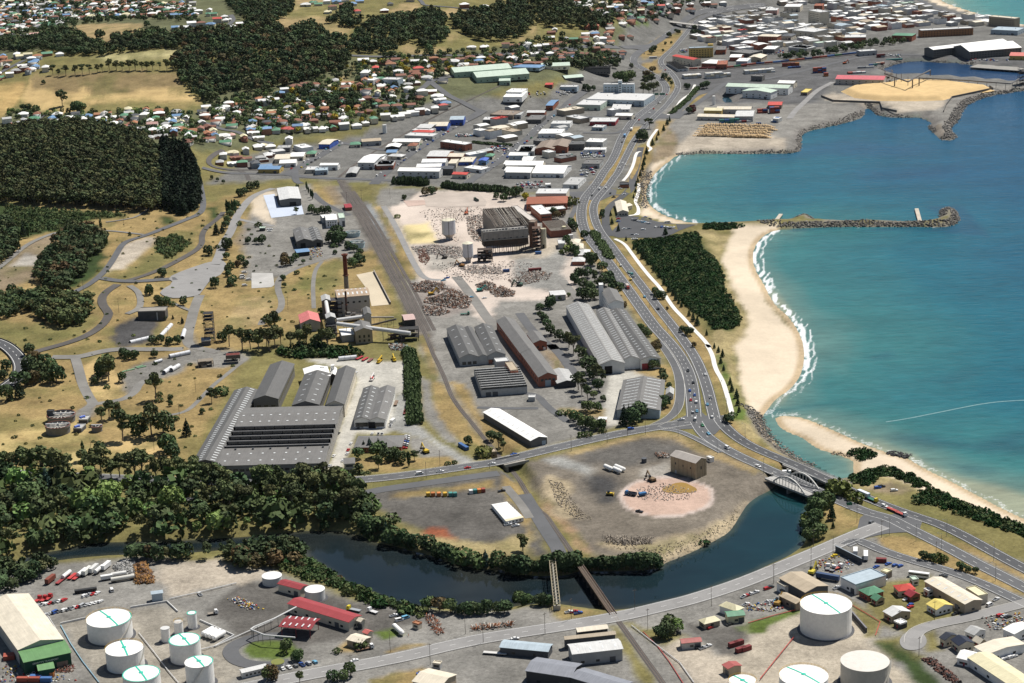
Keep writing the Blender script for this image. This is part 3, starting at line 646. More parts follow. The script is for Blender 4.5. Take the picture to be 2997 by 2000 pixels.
road('cinder_siding',[('b0',[(1000,1000),(910,1055),(865,1110),(870,1170),(910,1220),(930,1260),(870,1350),(750,1430),(600,1490),(380,1550)]),('c0',[(300,150)])],8,'cinder',False)
road('cinder_siding',[('a0',[(2323,1480),(2200,1440)]),('a0',[(1900,1440),(1780,1410),(1770,1360),(1830,1310),(1900,1280)])],6,'cinder',False)
road('hill_lane',[('b0',[(2115,110),(2100,60),(2040,30)])],5,'cinder',False)
road('works_road',[('b0',[(1700,130),(1725,260),(1730,340),(1700,400),(1600,440),(1400,520),(1250,580),(1110,620),(1040,655),(985,750),(930,840),(860,920),(760,1000),(640,1060),(540,1115)])],6.5,'asphalt',False)
road('works_road',[('b0',[(2323,180),(2200,220),(2120,270),(2050,360),(2000,440),(1960,560),(1890,650),(1870,740),(1830,830)])],9,'asphalt_pale',False)
road('works_road',[('b0',[(860,945),(1000,970),(1200,975),(1500,950)])],9,'asphalt',False)
road('works_road',[('b0',[(2020,440),(2150,470),(2323,500)])],6,'asphalt_pale',False)
pad('works_yard','b0',[(1420,945),(1560,880),(1800,800),(1930,795),(1900,900),(1790,960),(1725,1050),(1690,1095),(1500,1122),(1390,1100),(1350,1062),(1480,985)],'asphalt_pale',ch=1)
pad('works_yard','b1',[(-40,900),(140,900),(155,1000),(130,1020),(-40,1030)],m_road('worn_slab',(.40,.39,.37),.15,.2))
pad('works_yard','b1',[(60,240),(155,228),(190,330),(385,318),(405,400),(128,432)],m_road('pale_blue_slab',(.46,.51,.60),.06,.05))
pad('works_yard','b1',[(850,915),(1000,885),(1140,1168),(980,1182),(950,1050)],m_road('buff_slab',(.50,.43,.32),.08,.1))
pad('works_yard','b1',[(1420,240),(1600,215),(1890,222),(1960,290),(1950,330),(1560,340),(1440,330)],m_road('pale_slab',(.40,.345,.30),.15,.1))
pad('works_yard','b1',[(1250,285),(1430,280),(1440,320),(1290,335)],m_road('pink_slab',(.44,.33,.28),.15,.1))
road('viaduct',[('c0',[(-200,10),(0,70),(90,125),(160,200),(190,280),(160,370),(60,440)])],12,'asphalt_dark',True,[0],ratio=.2)
HW_W=[('c2',[(1545,700),(1535,560),(1520,420),(1480,290),(1400,150),(1300,30)]),('b2',[(1200,1350),(1080,1180),(960,1010),(860,870),(760,740),(680,640),(620,560),(590,470),(583,390),(592,320),(620,250),(680,180),(735,110)]),('a2',[(770,1470),(840,1380),(885,1290),(920,1190),(965,1110),(1020,1030),(1075,980),(1140,930),(1210,875),(1275,825),(1310,770),(1295,715),(1240,665),(1150,610),(1070,565),(1020,525),(1040,480),(1090,440),(1160,400),(1260,340),(1340,280),(1400,235),(1450,190),(1530,130),(1620,100),(1760,75),(1960,55),(2150,40)])]
HW_E=[('c2',[(1720,720),(1690,600),(1660,470),(1610,320),(1545,180),(1460,60)]),('b2',[(1370,1360),(1250,1210),(1130,1050),(1030,920),(930,790),(830,650),(760,570),(715,490),(690,410),(685,345),(705,285),(755,225),(815,160),(860,90)]),('a2',[(890,1480),(940,1380),(985,1290),(1025,1210),(1070,1145),(1150,1050),(1210,990),(1300,910),(1375,815),(1412,745),(1395,680),(1350,620),(1290,575),(1252,530),(1285,480),(1370,410),(1430,340),(1480,280),(1515,235),(1570,175),(1650,135),(1760,100),(1960,72),(2150,55)])]
road('highway',HW_W,11.5,'asphalt',True,[-1.6,1.6],step=9)
road('highway',HW_E,9.5,'asphalt',True,[0],step=9)
SW_E=[('c2',[(1740,690),(1790,770),(1880,855),(2000,935),(2150,1005)]),('c3',[(300,1075),(430,1130),(560,1190),(700,1255),(850,1330),(1000,1395),(1200,1475)]),('d3',[(1400,150),(1600,215),(1800,310),(2000,420),(2200,530),(2450,660)])]
SW_W=[('c2',[(1560,740),(1620,840),(1720,920),(1830,985),(1960,1050),(2120,1120)]),('c3',[(180,1160),(300,1205),(420,1262),(560,1325),(700,1390),(850,1455),(1000,1515)]),('d3',[(1180,165),(1330,245),(1500,330),(1700,430),(1900,540),(2100,640),(2450,820)])]
road('highway',SW_E,10,'asphalt_dark',True,[0],step=9,z=LAND)
road('highway',SW_W,10.5,'asphalt',True,[0],step=9,z=LAND)
pad('junction','c2',[(1470,690),(1500,640),(1590,640),(1640,690),(1745,680),(1800,770),(1720,850),(1640,840),(1560,800),(1350,810),(1330,745)],'asphalt')
pad('junction','d3',[(930,165),(1000,110),(1150,150),(1300,110),(1460,190),(1430,285),(1250,290),(1150,300),(1000,330),(800,405),(700,400),(900,290)],'asphalt')
pad('junction','b2',[(460,212),(640,205),(700,145),(860,190),(1000,205),(960,240),(850,240),(740,290),(600,270),(460,232)],'asphalt')
pad('junction','a2',[(1010,1000),(1170,930),(1300,975),(1400,960),(1470,940),(1480,970),(1380,1010),(1240,1010),(1150,1060),(1040,1050)],'asphalt')
pad('junction','a2',[(900,395),(1130,385),(1190,370),(1230,390),(1120,430),(1030,420),(960,420)],'asphalt')
road('mill_road',[('c2',[(1500,745),(1300,775),(1000,825),(700,885),(400,955),(0,1050)]),('c1',[(2050,1085),(1800,1120),(1500,1165),(1200,1205),(900,1235),(500,1250),(0,1252)]),('c0',[(2000,1255),(1600,1245),(1200,1230),(800,1212),(400,1195),(0,1170),(-300,1150)])],12.5,'asphalt',True,[0],True,z=LAND)
road('slip_lane',[('c2',[(1250,800),(1400,815),(1520,865),(1640,925),(1780,1000)])],6,'asphalt',True,z=LAND)
road('slip_lane',[('c2',[(1250,60),(1330,170),(1400,290),(1425,420),(1425,560),(1395,650),(1320,720),(1200,775)])],6.5,'asphalt',False,kerb=True)
road('slip_lane',[('b2',[(470,480),(530,360),(545,270),(500,225)])],5,'asphalt',False)
road('river_road',[('d3',[(1120,230),(950,290),(750,375),(550,462),(300,565)]),('d2',[(2024,690),(1800,770),(1500,865),(1300,912),(1000,985),(700,1040),(400,1090),(0,1150)]),('d1',[(1900,1195),(1600,1260),(1300,1335),(1000,1395),(700,1450),(400,1505),(0,1590),(-400,1680)])],13,'asphalt_pale',True,[0],z=LAND)
road('slip_lane',[('d3',[(800,395),(900,350),(1000,390),(1150,455),(1400,535),(1600,590),(1800,655),(2000,735),(2200,830),(2450,950)])],9,'asphalt',True,[0],z=LAND)
road('side_street',[('d3',[(2450,860),(2200,925),(2000,975),(1800,1025),(1600,1062),(1450,1105),(1380,1160),(1375,1230)])],8.5,'asphalt_pale',False,None,True,z=LAND)
pad('turning_circle','d3',[(1265,1190),(1330,1130),(1420,1120),(1490,1170),(1500,1240),(1430,1290),(1320,1290),(1270,1250)],'asphalt_pale',ch=2)
road('shore_road',[('a2',[(1090,1255),(1060,1380),(1015,1540)]),('b2',[(1030,100),(1005,190),(930,255),(850,310),(800,370),(790,450),(800,530),(850,585)])],8,'asphalt_dark',False)
pad('beach_car_park','b2',[(875,412),(985,412),(1110,430),(1240,465),(1400,485),(1560,488),(1420,540),(1300,600),(900,600),(850,585),(850,540),(900,490)],'asphalt_dark')
road('port_road',[('a2',[(1390,1010),(1500,930),(1640,830),(1760,740),(1850,690)]),('a3',[(0,700),(300,640),(700,540),(1000,470),(1600,470),(2400,510)])],9,'asphalt',False)
road('port_road',[('a3',[(330,1010),(380,940),(470,860),(560,770),(700,700)])],8,'asphalt_pale',False)
road('port_road',[('a2',[(1400,960),(1470,900),(1560,810),(1640,790)])],7,'asphalt',False)
road('depot_drive',[('d0',[(2480,1180),(2323,1165),(2120,1190),(1980,1250),(1950,1320),(2040,1400),(2250,1425),(2460,1395)])],9,'asphalt',False)
road('shared_path',[('b2',[(870,610),(950,648),(1000,715),(1080,825),(1160,925),(1255,1025),(1310,1110),(1370,1200),(1450,1280),(1540,1380),(1620,1460),(1690,1550)]),('c2',[(1640,70),(1700,170),(1722,290),(1785,390),(1820,500),(1848,600),(1870,690)])],3.6,'path',False,kerb=False)
road('shared_path',[('b2',[(1075,140),(1072,220),(1037,295),(1075,350),(1065,410),(990,413)])],3.6,'path',False)
road('shared_path',[('a2',[(1090,1290),(1050,1300),(1030,1400),(985,1490),(940,1540)])],3.6,'path',False)
road('shared_path',[('a2',[(1550,722),(1520,795),(1430,850),(1390,920),(1320,980)])],3.6,'path',False)
road('shared_path',[('a2',[(1230,1100),(1170,1180),(1145,1240),(1185,1265),(1150,1290)])],3.6,'path',False)
for sp,wd in(([('a1',[(240,1490),(330,1440),(430,1390),(600,1290),(720,1215)])],12),([('a1',[(1000,1568),(1060,1500),(1180,1400),(1350,1280),(1480,1200),(1640,1100),(1760,1035),(1880,975),(1930,940)])],12),([('a1',[(1780,1568),(1950,1450),(2100,1350),(2200,1260),(2323,1170)]),('a2',[(200,1100),(300,1010),(400,940),(500,860),(610,785)])],11),([('b1',[(240,60),(330,72),(500,92),(800,100),(1180,115)])],10),([('a1',[(90,940),(200,890),(330,820),(480,762),(600,762),(800,802),(1000,832),(1230,862)])],10),([('a1',[(1210,870),(1350,795),(1440,735),(1480,690),(1650,652),(1780,640)])],9),([('a1',[(1470,690),(1560,760),(1650,830),(1780,890),(1900,950)])],10),([('a0',[(1740,1050),(1900,1110),(2000,1120),(2150,1190),(2323,1230)])],9),([('a0',[(200,1150),(280,1070),(340,1000),(400,975)])],7),([('a0',[(-40,645),(100,570),(210,515)])],8),([('a0',[(1960,130),(1990,175),(1940,220),(1840,268)])],8),([('a0',[(1720,1430),(1900,1470),(2100,1475),(2323,1490)]),('b1',[(240,60)])],8),([('a1',[(780,475),(1100,490),(1500,470),(1800,480),(2323,440)])],8),([('a2',[(0,430),(300,430),(560,410),(900,405)])],9),([('a2',[(210,440),(250,480),(310,510)])],7),([('a1',[(1360,-20),(1410,20),(1420,50),(1600,60),(1880,90)])],7),([('a0',[(480,-20),(540,30),(620,60),(740,95)])],10),([('a0',[(140,90),(220,140),(260,175)])],8),([('a2',[(960,40),(1000,100),(1040,150)])],8),([('a3',[(1400,-20),(1560,70),(1700,110),(1900,140)])],9),([('a1',[(330,1440),(330,1540)]),('b1',[(380,140)])],8),([('a1',[(700,1210),(900,1250),(1100,1280),(1230,1300)])],8),([('a2',[(560,990),(700,1000),(1010,1020)])],8),([('a2',[(600,1130),(880,1140),(940,1110)])],8)):
 road('town_street',sp,wd,'asphalt',False)
# -- buildings
K=dict(w=(.74,.74,.72),W=(.80,.79,.76),g=(.40,.40,.39),l=(.55,.55,.54),d=(.085,.09,.10),D=(.045,.047,.052),r=(.24,.105,.07),R=(.50,.075,.06),G=(.10,.24,.15),b=(.15,.26,.42),B=(.06,.12,.42),y=(.62,.57,.38),Y=(.62,.50,.14),o=(.36,.165,.09),p=(.52,.33,.29),c=(.62,.56,.45),t=(.40,.33,.24),k=(.30,.115,.075),m=(.108,.106,.102),n=(.155,.15,.143),s=(.46,.55,.46),S=(.34,.45,.36),a=(.36,.43,.48),e=(.30,.04,.05),f=(.24,.19,.15),x=(.52,.38,.13))
def kc(c):return K[c]if isinstance(c,str)else c
def frame(t,A,B,C_,h,z0=None):
 g=z0 if z0 is not None else LAND
 for _ in range(3):
  a,b,c=(np.array(on_plane(*S(*(p if isinstance(p[0],str)else(t,*p))),g+h))for p in(A,B,C_))
  if z0 is None:g=hz(*((a+c)/2))
  g=max(g,1.0)
 u=b-a;L=np.hypot(*u);w_=c-b;W=np.hypot(*w_)
 if W>L:
  v=w_/W;u=np.array([v[1],-v[0]]);L=abs(float((b-a)@u));u=u if(b-a)@u>0 else-u
 else:
  u=u/L;v=np.array([-u[1],u[0]]);v=v if w_@v>0 else-v;W=abs(float(w_@v))
 o=(b-u*L/2+v*W/2);rz=math.atan2(u[1],u[0])
 return Vector((o[0],o[1],g)),rz,L,max(W,3.0)
_cache={}
def box_data(name,w,d,h,mat,bottom=False):
 key=(name,round(w,2),round(d,2),round(h,2),mat.name)
 if key not in _cache:
  mb=MB();mb.box(-w/2,w/2,-d/2,d/2,0,h,0,bottom);_cache[key]=mb.data(name,mat)
 return _cache[key]
def gable_roof(mb,L,W,h,rise,ridge,ov=.5,th=.22):
 if ridge=='W':L,W=W,L
 X,Y=L/2+ov,W/2+ov;ze=h-rise*ov/(W/2);zt=h+rise
 def T(x,y,z):return(y,x,z)if ridge=='W'else(x,y,z)
 fl=ridge=='W'
 def F_(pts):
  pts=[T(*p)for p in pts];mb.face(pts[::-1]if fl else pts)
 for s_ in(-1,1):
  a,b2,c,d=(-X,s_*Y,ze),(X,s_*Y,ze),(X,0,zt),(-X,0,zt);up=(0,0,th)
  top=[(p[0],p[1],p[2]+th)for p in(a,b2,c,d)]
  F_(top if s_<0 else top[::-1])
  e=[a,b2,top[1],top[0]];F_(e if s_<0 else e[::-1])
  for q in([(a,d,top[3],top[0])]+[(b2,c,top[2],top[1])]):F_(list(q))
def hip_roof(mb,L,W,h,rise,ov=.5,th=.15):
 X,Y=L/2+ov,W/2+ov;r=max(X-Y,.01)if X>Y else 0;r2=max(Y-X,.01)if Y>=X else 0
 zt=h+rise;e=[(-X,-Y,h),(X,-Y,h),(X,Y,h),(-X,Y,h)]
 if X>Y:
  p,q=(-r,0,zt),(r,0,zt);mb.face([e[0],e[1],q,p]);mb.face([e[2],e[3],p,q]);mb.face([e[1],e[2],q]);mb.face([e[3],e[0],p])
 else:
  p,q=(0,-r2,zt),(0,r2,zt);mb.face([e[1],e[2],q,p]);mb.face([e[3],e[0],p,q]);mb.face([e[0],e[1],p]);mb.face([e[2],e[3],q])
 mb.box(-X,X,-Y,Y,h-th,h-.005)
def walls(mb,L,W,h,rise=0,ridge=None):
 x,y=L/2,W/2;mb.box(-x,x,-y,y,-.8,h)
 if rise and ridge=='L':
  for s_ in(-1,1):
   p=[(s_*x,-y,h),(s_*x,y,h),(s_*x,0,h+rise)];mb.face(p if s_>0 else p[::-1])
 elif rise and ridge=='W':
  for s_ in(-1,1):
   p=[(-x,s_*y,h),(x,s_*y,h),(0,s_*y,h+rise)];mb.face(p if s_<0 else p[::-1])
def openings(root,L,W,side,n,z,w_,h_,mat,name='window',x0=None,x1=None,proud=.06):
 ln=L if side in 'fb'else W;a=-ln/2+1.2 if x0 is None else x0;b=ln/2-1.2 if x1 is None else x1
 for i in range(n):
  q=a+(b-a)*(i+.5)/n
  loc,rz={'f':((q,-W/2,z),0),'b':((q,W/2,z),0),'l':((-L/2,q,z),math.pi/2),'r':((L/2,q,z),math.pi/2)}[side]
  add(name,box_data(name,w_,proud*2,h_,mat,True),root,loc,rz)
def skylights(roof,L,W,h,rise,ridge,rows,cols,w_=.9,l_=2.4,f0=.18,f1=.82,sides=(-1,1),mat=None):
 X,Y=(L,W)if ridge=='L'else(W,L);ang=math.atan2(rise,Y/2)
 data=box_data('skylight',w_,l_,.08,mat or M['skylight'])
 for s_ in sides:
  for r_ in range(rows):
   f=f0+(f1-f0)*(r_+.5)/rows if rows>1 else(f0+f1)/2
   for c in range(cols):
    x=-X/2+X*(c+.5)/cols;y=s_*Y/2*(1-f);z=h+rise*f+.24
    o=add('skylight',data,roof)
    if ridge=='L':o.matrix_local=Matrix.Translation((x,y,z))@Matrix.Rotation(-s_*ang,4,'X')
    else:o.matrix_local=Matrix.Translation((y,x,z))@Matrix.Rotation(math.pi/2,4,'Z')@Matrix.Rotation(s_*ang,4,'X')
def bld(name,label,t,A,B,C_,h,rc='g',wc='c',ty='gable',ridge='L',rise=2.0,sky=None,win=None,door=None,rm='roof',wm='wall',cat='building',group=None,z0=None,ov=.5,skl=None,teeth=6,vents=0):
 pos,rz,L,W=frame(t,A,B,C_,h,z0)
 root=thing(name,label,cat,pos,rz,group);root['dims']=(L,W,h)
 mb=MB();walls(mb,L,W,h,rise if ty=='gable'else 0,ridge);mb.build('wall',M[wm],root,color=kc(wc))
 mb=MB()
 if ty=='gable':gable_roof(mb,L,W,h,rise,ridge,ov)
 elif ty=='hip':hip_roof(mb,L,W,h,rise,ov)
 elif ty=='flat':
  mb.box(-L/2+.3,L/2-.3,-W/2+.3,W/2-.3,h-.1,h+.15)
  for x0,x1,y0,y1 in((-L/2-.05,L/2+.05,-W/2-.05,-W/2+.25),(-L/2-.05,L/2+.05,W/2-.25,W/2+.05),(-L/2-.05,-L/2+.25,-W/2+.25,W/2-.25),(L/2-.25,L/2+.05,-W/2+.25,W/2-.25)):mb.box(x0,x1,y0,y1,h-.3,h+.6)
 elif ty=='saw':
  d=W/teeth;gl=MB()
  for i in range(teeth):
   y=-W/2+d*i;mb.face([(-L/2-.2,y-.1,h+rise),(L/2+.2,y-.1,h+rise),(L/2+.2,y+d-.15,h+.3),(-L/2-.2,y+d-.15,h+.3)])
   mb.face([(-L/2,y,h),(-L/2,y+d,h),(-L/2,y,h+rise)][::-1]);mb.face([(L/2,y,h),(L/2,y+d,h),(L/2,y,h+rise)])
   mb.box(-L/2-.2,L/2+.2,y-.18,y-.1,h+rise-.25,h+rise+.12)
  mb.box(-L/2,L/2,-W/2,W/2,h-.1,h+.02)
 roof=mb.build('roof',M[rm],root,color=kc(rc))
 if ty=='saw':
  d=W/teeth;n=max(2,int(L/9));w1=(L-1)/n
  for i in range(teeth):
   for j in range(n):
    add('clerestory_pane',box_data('clerestory_pane',w1-.35,.1,rise-.5,M['glass'],True),root,(-L/2+.5+w1*(j+.5),-W/2+d*i,h+.2))
 if sky:skylights(roof,L,W,h,rise,ridge,sky[0],sky[1],*(skl or(.9,2.4)))
 for wd in(win or[]):
  side,n,z,w_,h_=wd[:5];openings(root,L,W,side,n,z,w_,h_,M['glass'])
 for dd_ in(door or[]):
  side,fx,w_,h_,c=dd_;ln=L if side in 'fb'else W
  loc,r_={'f':((fx*ln,-W/2,-.1),0),'b':((fx*ln,W/2,-.1),0),'l':((-L/2,fx*ln,-.1),math.pi/2),'r':((L/2,fx*ln,-.1),math.pi/2)}[side]
  add('door',box_data('door',w_,.16,h_,M['dark']if c is None else M['paint']),root,loc,r_,color=kc(c or 'D'))
 for i in range(vents):
  add('roof_vent',box_data('roof_vent',1.1,1.1,1.2,M['paint']),root,(-L/2+L*(i+.5)/vents,0 if ty!='flat'else W*.1,h+(rise if ty=='gable'and ridge=='L'else.1)),color='l')
 return root
c0,c1,c2,b1,b2='c0','c1','c2','b1','b2'
bld('mill_shed','long grey gable shed with two lines of skylights beside the grassy slope',c0,(1650,1068),(1862,1090),(2200,470),7,'m','n','gable','W',2.6,(1,34),skl=(1.1,3.4),win=[('f',3,2,2.4,1.8)])
bld('mill_shed','tall dark-grey gable hall with graffiti on its end wall',c1,(-15,528),(185,545),(322,250),10,'m','n','gable','W',3,None,win=[('f',3,3,3,2.2),('r',14,5.5,3.2,2.2)],rm='roof')
bld('mill_shed','middle grey gable hall with cream rear roof between two taller halls',c1,(310,592),(532,594),(630,330),9,'m','n','gable','W',3,(1,6),win=[('r',12,4.5,3,2)])
bld('mill_shed','cream-roofed block behind the middle grey hall',c1,(420,352),(628,350),(600,272),9,'W','c','gable','W',2)
bld('mill_shed','narrow white-roofed silo annex beside the cream-roofed block',c1,(628,345),(675,345),(682,285),7,'w','m','gable','W',1.5)
bld('mill_shed','right-hand dark grey hall with stained pale side wall facing the yard',c1,(595,590),(748,592),(842,292),10,'m','c','gable','W',3,None,win=[('r',16,5,2.6,2.4),('f',2,3,2.4,2)])
bld('workshop','grey gable workshop bay with pale blue front roof',c1,(832,726),(966,722),(1042,452),6.5,'m','w','gable','W',2,(1,8),win=[('f',6,1.2,2.6,3.2)],skl=(1.1,2.2))
bld('workshop','plain grey gable workshop bay with a dark doorway in front',c1,(968,722),(1096,722),(1178,450),6.5,'n','w','gable','W',2,(1,3),win=[('f',4,1.2,2.6,3.2),('r',16,2.5,2.4,2.2)],door=[('f',-.40,5,5,None)])
bld('office_building','low grey-roofed office behind garden trees in the works yard',c1,(833,958),(1232,952),(1252,856),4,'n','k','hip','L',2.2,None,win=[('f',12,1.2,1.6,1.4),('r',6,1.2,1.6,1.4)])
bld('gatehouse','small two-storey grey gatehouse by the mill road',c1,(747,1100),(835,1092),(834,1045),7,'n','g','gable','L',2,None,win=[('f',3,4.6,1.6,1.4),('f',2,1.2,1.6,1.4)])
pos,rz,L,W=frame(c0,(1852,1105),('c1',578,1090),('c1',738,600),9)
root=thing('finishing_mill','huge flat mill block with five dark sawtooth bands across its grey roof','building',pos,rz)
mb=MB();walls(mb,L,W,9);mb.build('wall','wall',root,color=(.30,.285,.26))
fr=[0,.235,.66,1.0];ys=[-W/2+W*f for f in fr]
mb=MB();mb.face([(-L/2-.4,ys[0]-.5,9.05),(L/2+.4,ys[0]-.5,9.05),(L/2+.4,ys[1],11.2),(-L/2-.4,ys[1],11.2)]);mb.face([(L/2+.4,ys[1],11.2),(L/2+.4,ys[1],8.9),(-L/2-.4,ys[1],8.9),(-L/2-.4,ys[1],11.2)]);mb.face([(L/2,ys[0],9),(L/2,ys[1],9),(L/2,ys[1],11.1)]);mb.face([(-L/2,ys[1],9),(-L/2,ys[0],9),(-L/2,ys[1],11.1)])
fr_roof=mb.build('front_roof','roof',root,color='n')
for r_ in range(2):
 for i in range(9):o=add('skylight',box_data('skylight',1.3,1.6,.1,M['skylight']),fr_roof,(-L/2+L*(i+.5)/9,ys[0]+(ys[1]-ys[0])*(.25+.4*r_),9.1+2.1*(.25+.4*r_)))
for i in range(6):add('roof_vent',box_data('roof_vent',1.2,1.2,1.4,M['paint']),fr_roof,(-L/2+L*(i+.7)/6,ys[1]-3,10.6),color='d')
d=(ys[2]-ys[1])/5;n=10;w1=(L-2)/n
for i in range(5):
 y=ys[1]+d*i+.6;mb=MB()
 mb.face([(-L/2,y-.3,12.4),(L/2,y-.3,12.4),(L/2,y+d-.7,9.3),(-L/2,y+d-.7,9.3)]);mb.box(-L/2,L/2,y-.45,y-.3,12.0,12.6)
 mb.face([(-L/2,y,9),(-L/2,y+d-.7,9),(-L/2,y,12.4)][::-1]);mb.face([(L/2,y,9),(L/2,y+d-.7,9),(L/2,y,12.4)]);mb.box(-L/2,L/2,y-.28,y-.1,9.0,9.5)
 so_=mb.build('sawtooth_roof','roof',root,color=(.24,.235,.23))
 for j in range(n):add('clerestory_pane',box_data('clerestory_pane',w1-.4,.1,2.4,M['glass'],True),so_,(-L/2+1+w1*(j+.5),y-.1,9.5))
mb=MB();mb.box(-L/2,L/2,ys[0]+.1,ys[2],8.9,9.0);ym=(ys[2]+ys[3])/2
mb.face([(-L/2-.4,ys[2]-.3,9.4),(L/2+.4,ys[2]-.3,9.4),(L/2+.4,ym,12),(-L/2-.4,ym,12)]);mb.face([(L/2+.4,ys[3]+.4,9),(-L/2-.4,ys[3]+.4,9),(-L/2-.4,ym,12),(L/2+.4,ym,12)])
mb.face([(L/2,ys[2],9),(L/2,ys[3],9),(L/2,ym,11.9)]);mb.face([(-L/2,ys[3],9),(-L/2,ys[2],9),(-L/2,ym,11.9)]);rr=mb.build('rear_roof','roof',root,color='n')
for r_ in range(2):
 for i in range(11):
  f=.3+.5*r_;add('skylight',box_data('skylight',1.5,1.5,.1,M['skylight']),rr,(-L/2+L*(i+.5)/11,ys[2]+(ym-ys[2])*f*1.0+(0 if r_==0 else.0),9.45+2.55*f+.05))
openings(root,L,W,'f',16,4.5,3.2,1.6,M['glass']);openings(root,L,W,'r',12,4.5,2.6,2,M['glass'])
for fx in(-.38,-.1,.12):add('door',box_data('door',5,.16,4.2,M['paint']),root,(fx*L,-W/2,-.1),0,color=(.16,.24,.22))
GRP='long gable sheds between the railway and the highway'
bld('mill_shed','left bay of the dark twin-gable store beside the railway',c1,(1737,214),(1890,186),(1772,-62),7,'m','g','gable','W',3,(1,4),win=[('f',3,1,3,2.5)],group=GRP)
bld('mill_shed','narrow centre valley bay of the dark twin-gable store',c1,(1892,186),(1964,180),(1832,-62),7,'m','g','gable','W',1.5,group=GRP)
bld('mill_shed','right bay of the dark twin-gable store with brick centre door',c1,(1966,180),(2118,166),(2002,-74),7,'m','g','gable','W',3,(1,5),win=[('f',3,1,3,2.5)],door=[('f',-.35,3,3.5,'k')],group=GRP)
bld('sawtooth_factory','brick factory with nine glazed sawtooth roof ridges',c1,(1912,468),(2302,442),(2226,268),5.5,'l','g','saw','L',1.9,win=None,door=[('f',-.35,4,3.5,'d'),('f',-.2,4,3.5,'d')],teeth=9,wm='brick')
bld('plant_room','beige flat-roofed brick plant room behind the sawtooth factory',c1,(2160,305),(2226,300),(2180,232),8.5,'t','k','flat',wm='brick')
bld('plant_room','pale flat-roofed annex behind the sawtooth factory',c1,(2040,235),(2150,225),(2130,195),7,'l','g','flat')
bld('mill_shed','long grey-roofed brick store with red gable, upper of two in line',c2,(78,170),(220,142),(8,-132),8,'n','k','gable','W',3,None,win=[('l',16,3,2,2),('f',2,4,2.4,2)],wm='brick',group=GRP)
bld('mill_shed','grey-roofed brick store with blue-grey door, lower of two in line',c2,(226,366),(378,346),(222,142),8,'n','k','gable','W',3,None,win=[('l',9,3,2,2),('f',4,4.2,2.2,2)],door=[('f',0,4.5,5,'a')],wm='brick',vents=0,group=GRP)
bld('open_shed','open-fronted lean shed with roof vents beside the brick store',c2,(386,420),(542,400),(470,296),4,'g','D','gable','W',1.8,vents=0)
bld('mill_shed','small dark-brick gable building beside the upper brick store',b2,(178,1492),(292,1484),(232,1402),6.5,'n','k','gable','W',2,win=[('f',2,2,1.6,1.6)],wm='brick',door=[('f',.3,2,2.4,'w')])
bld('warehouse','largest warehouse bay, grey roof dotted with skylights and a ridge monitor',c2,(735,246),(952,240),(648,-256),8,(.26,.255,.245),'l','gable','W',3.4,(4,30),skl=(.8,2.6),door=[('f',-.15,6,6.5,None)],vents=0)
bld('warehouse','middle warehouse bay with grey skylit roof and white front wall',c2,(955,232),(1080,204),(836,-214),8,'n','w','gable','W',2.6,(2,24),skl=(.8,2.2),wm='wall')
bld('warehouse','right warehouse bay beside the highway, dark roof, red doorway, white front',c2,(1083,206),(1258,202),(962,-206),8,'m','W','gable','W',2.4,(1,20),door=[('f',-.25,6,5,'e')],rm='roof')
bld('flour_mill','white four-storey gable mill building with narrow side windows by highway',b2,(820,1162),(946,1148),(884,1042),13,'n','W','gable','W',2.4,win=[('l',10,2,1.3,1.5),('l',10,5.5,1.3,1.5),('l',10,9,1.3,1.5)],door=[('f',0,14,1.6,'e')])
bld('stair_tower','white square stair tower on the corner of the white mill',b2,(737,1010),(772,1003),(768,985),19,'w','W','flat')
bld('warehouse','grey gable warehouse with rows of skylights near the highway junction',c2,(886,652),(1250,642),(1292,388),6.5,'n','a','gable','W',3,(4,10),skl=(.9,3.0),group=None)
bld('storage_shed','long low shed with bright white roof beside the railway curve',c2,(160,905),(293,872),(-112,632),5,'W','n','gable','W',1.8,(1,10),door=[('f',.3,3,3.2,'a')])
bld('office_building','two-storey brick office with long terracotta hip roof',b2,(118,312),(462,304),(402,246),7.5,'k','k','hip','L',3,win=[('f',16,1.2,1.3,1.6),('f',16,4.4,1.3,1.6)],rm='tile',wm='brick')
bld('office_building','flat grey three-level office beside the intersection',b2,(196,226),(456,226),(455,182),8,'l','c','flat',win=[('f',14,1,2.2,1.4),('f',14,4.2,2.2,1.4)],vents=2)
bld('laboratory','brick block with white flat roof beside the ruined mill',b2,(238,402),(332,394),(246,322),8,'w','k','flat',win=[('f',6,4,1.4,1.6),('l',8,4,1.4,1.6)],wm='brick',vents=1)
bld('laboratory','low brick wing under a white roof beside the terracotta office',b2,(268,368),(452,352),(446,330),5,'W','k','flat',wm='brick')
for i,(a,b,c,lab)in enumerate((((480,640),(560,650),(580,612),'cream hip-roofed pavilion nearest the demolition yard'),((540,690),(600,690),(600,650),'cream hip-roofed pavilion in the middle of the canteen group'),((560,745),(650,745),(660,700),'pale hip-roofed pavilion at the lower end of the canteen group'),((505,810),(610,800),(620,765),'low red-brick pavilion with pale roof below the canteen group'))):
 bld('pavilion',lab,b2,a,b,c,4,'c'if i<2 else 'l','c'if i<3 else 'k','hip','L',2)
bld('small_shed','small grey shed with pale roof above the big warehouse',b2,(332,1096),(452,1082),(432,1046),5,'l','g','gable','L',1.2)
bld('small_shed','small dark brick switch room beside the ruined mill yard',b2,(392,660),(448,650),(440,615),5,'l','g','flat')
bld('cottage','little grey weatherboard cottage inside the highway fence',c2,(1306,510),(1366,506),(1370,460),4,'g','l','gable','W',1.8,win=[('f',2,1,1,1.2)],cat='house')
bld('gatehouse','small gatehouse with pale roof at the concrete works entrance',c2,(728,722),(790,722),(800,700),3.5,'w','k','hip','L',.6)
bld('transformer_kiosk','tiny concrete kiosk in the empty yard',c2,(135,530),(190,536),(196,515),3,'l','g','flat')
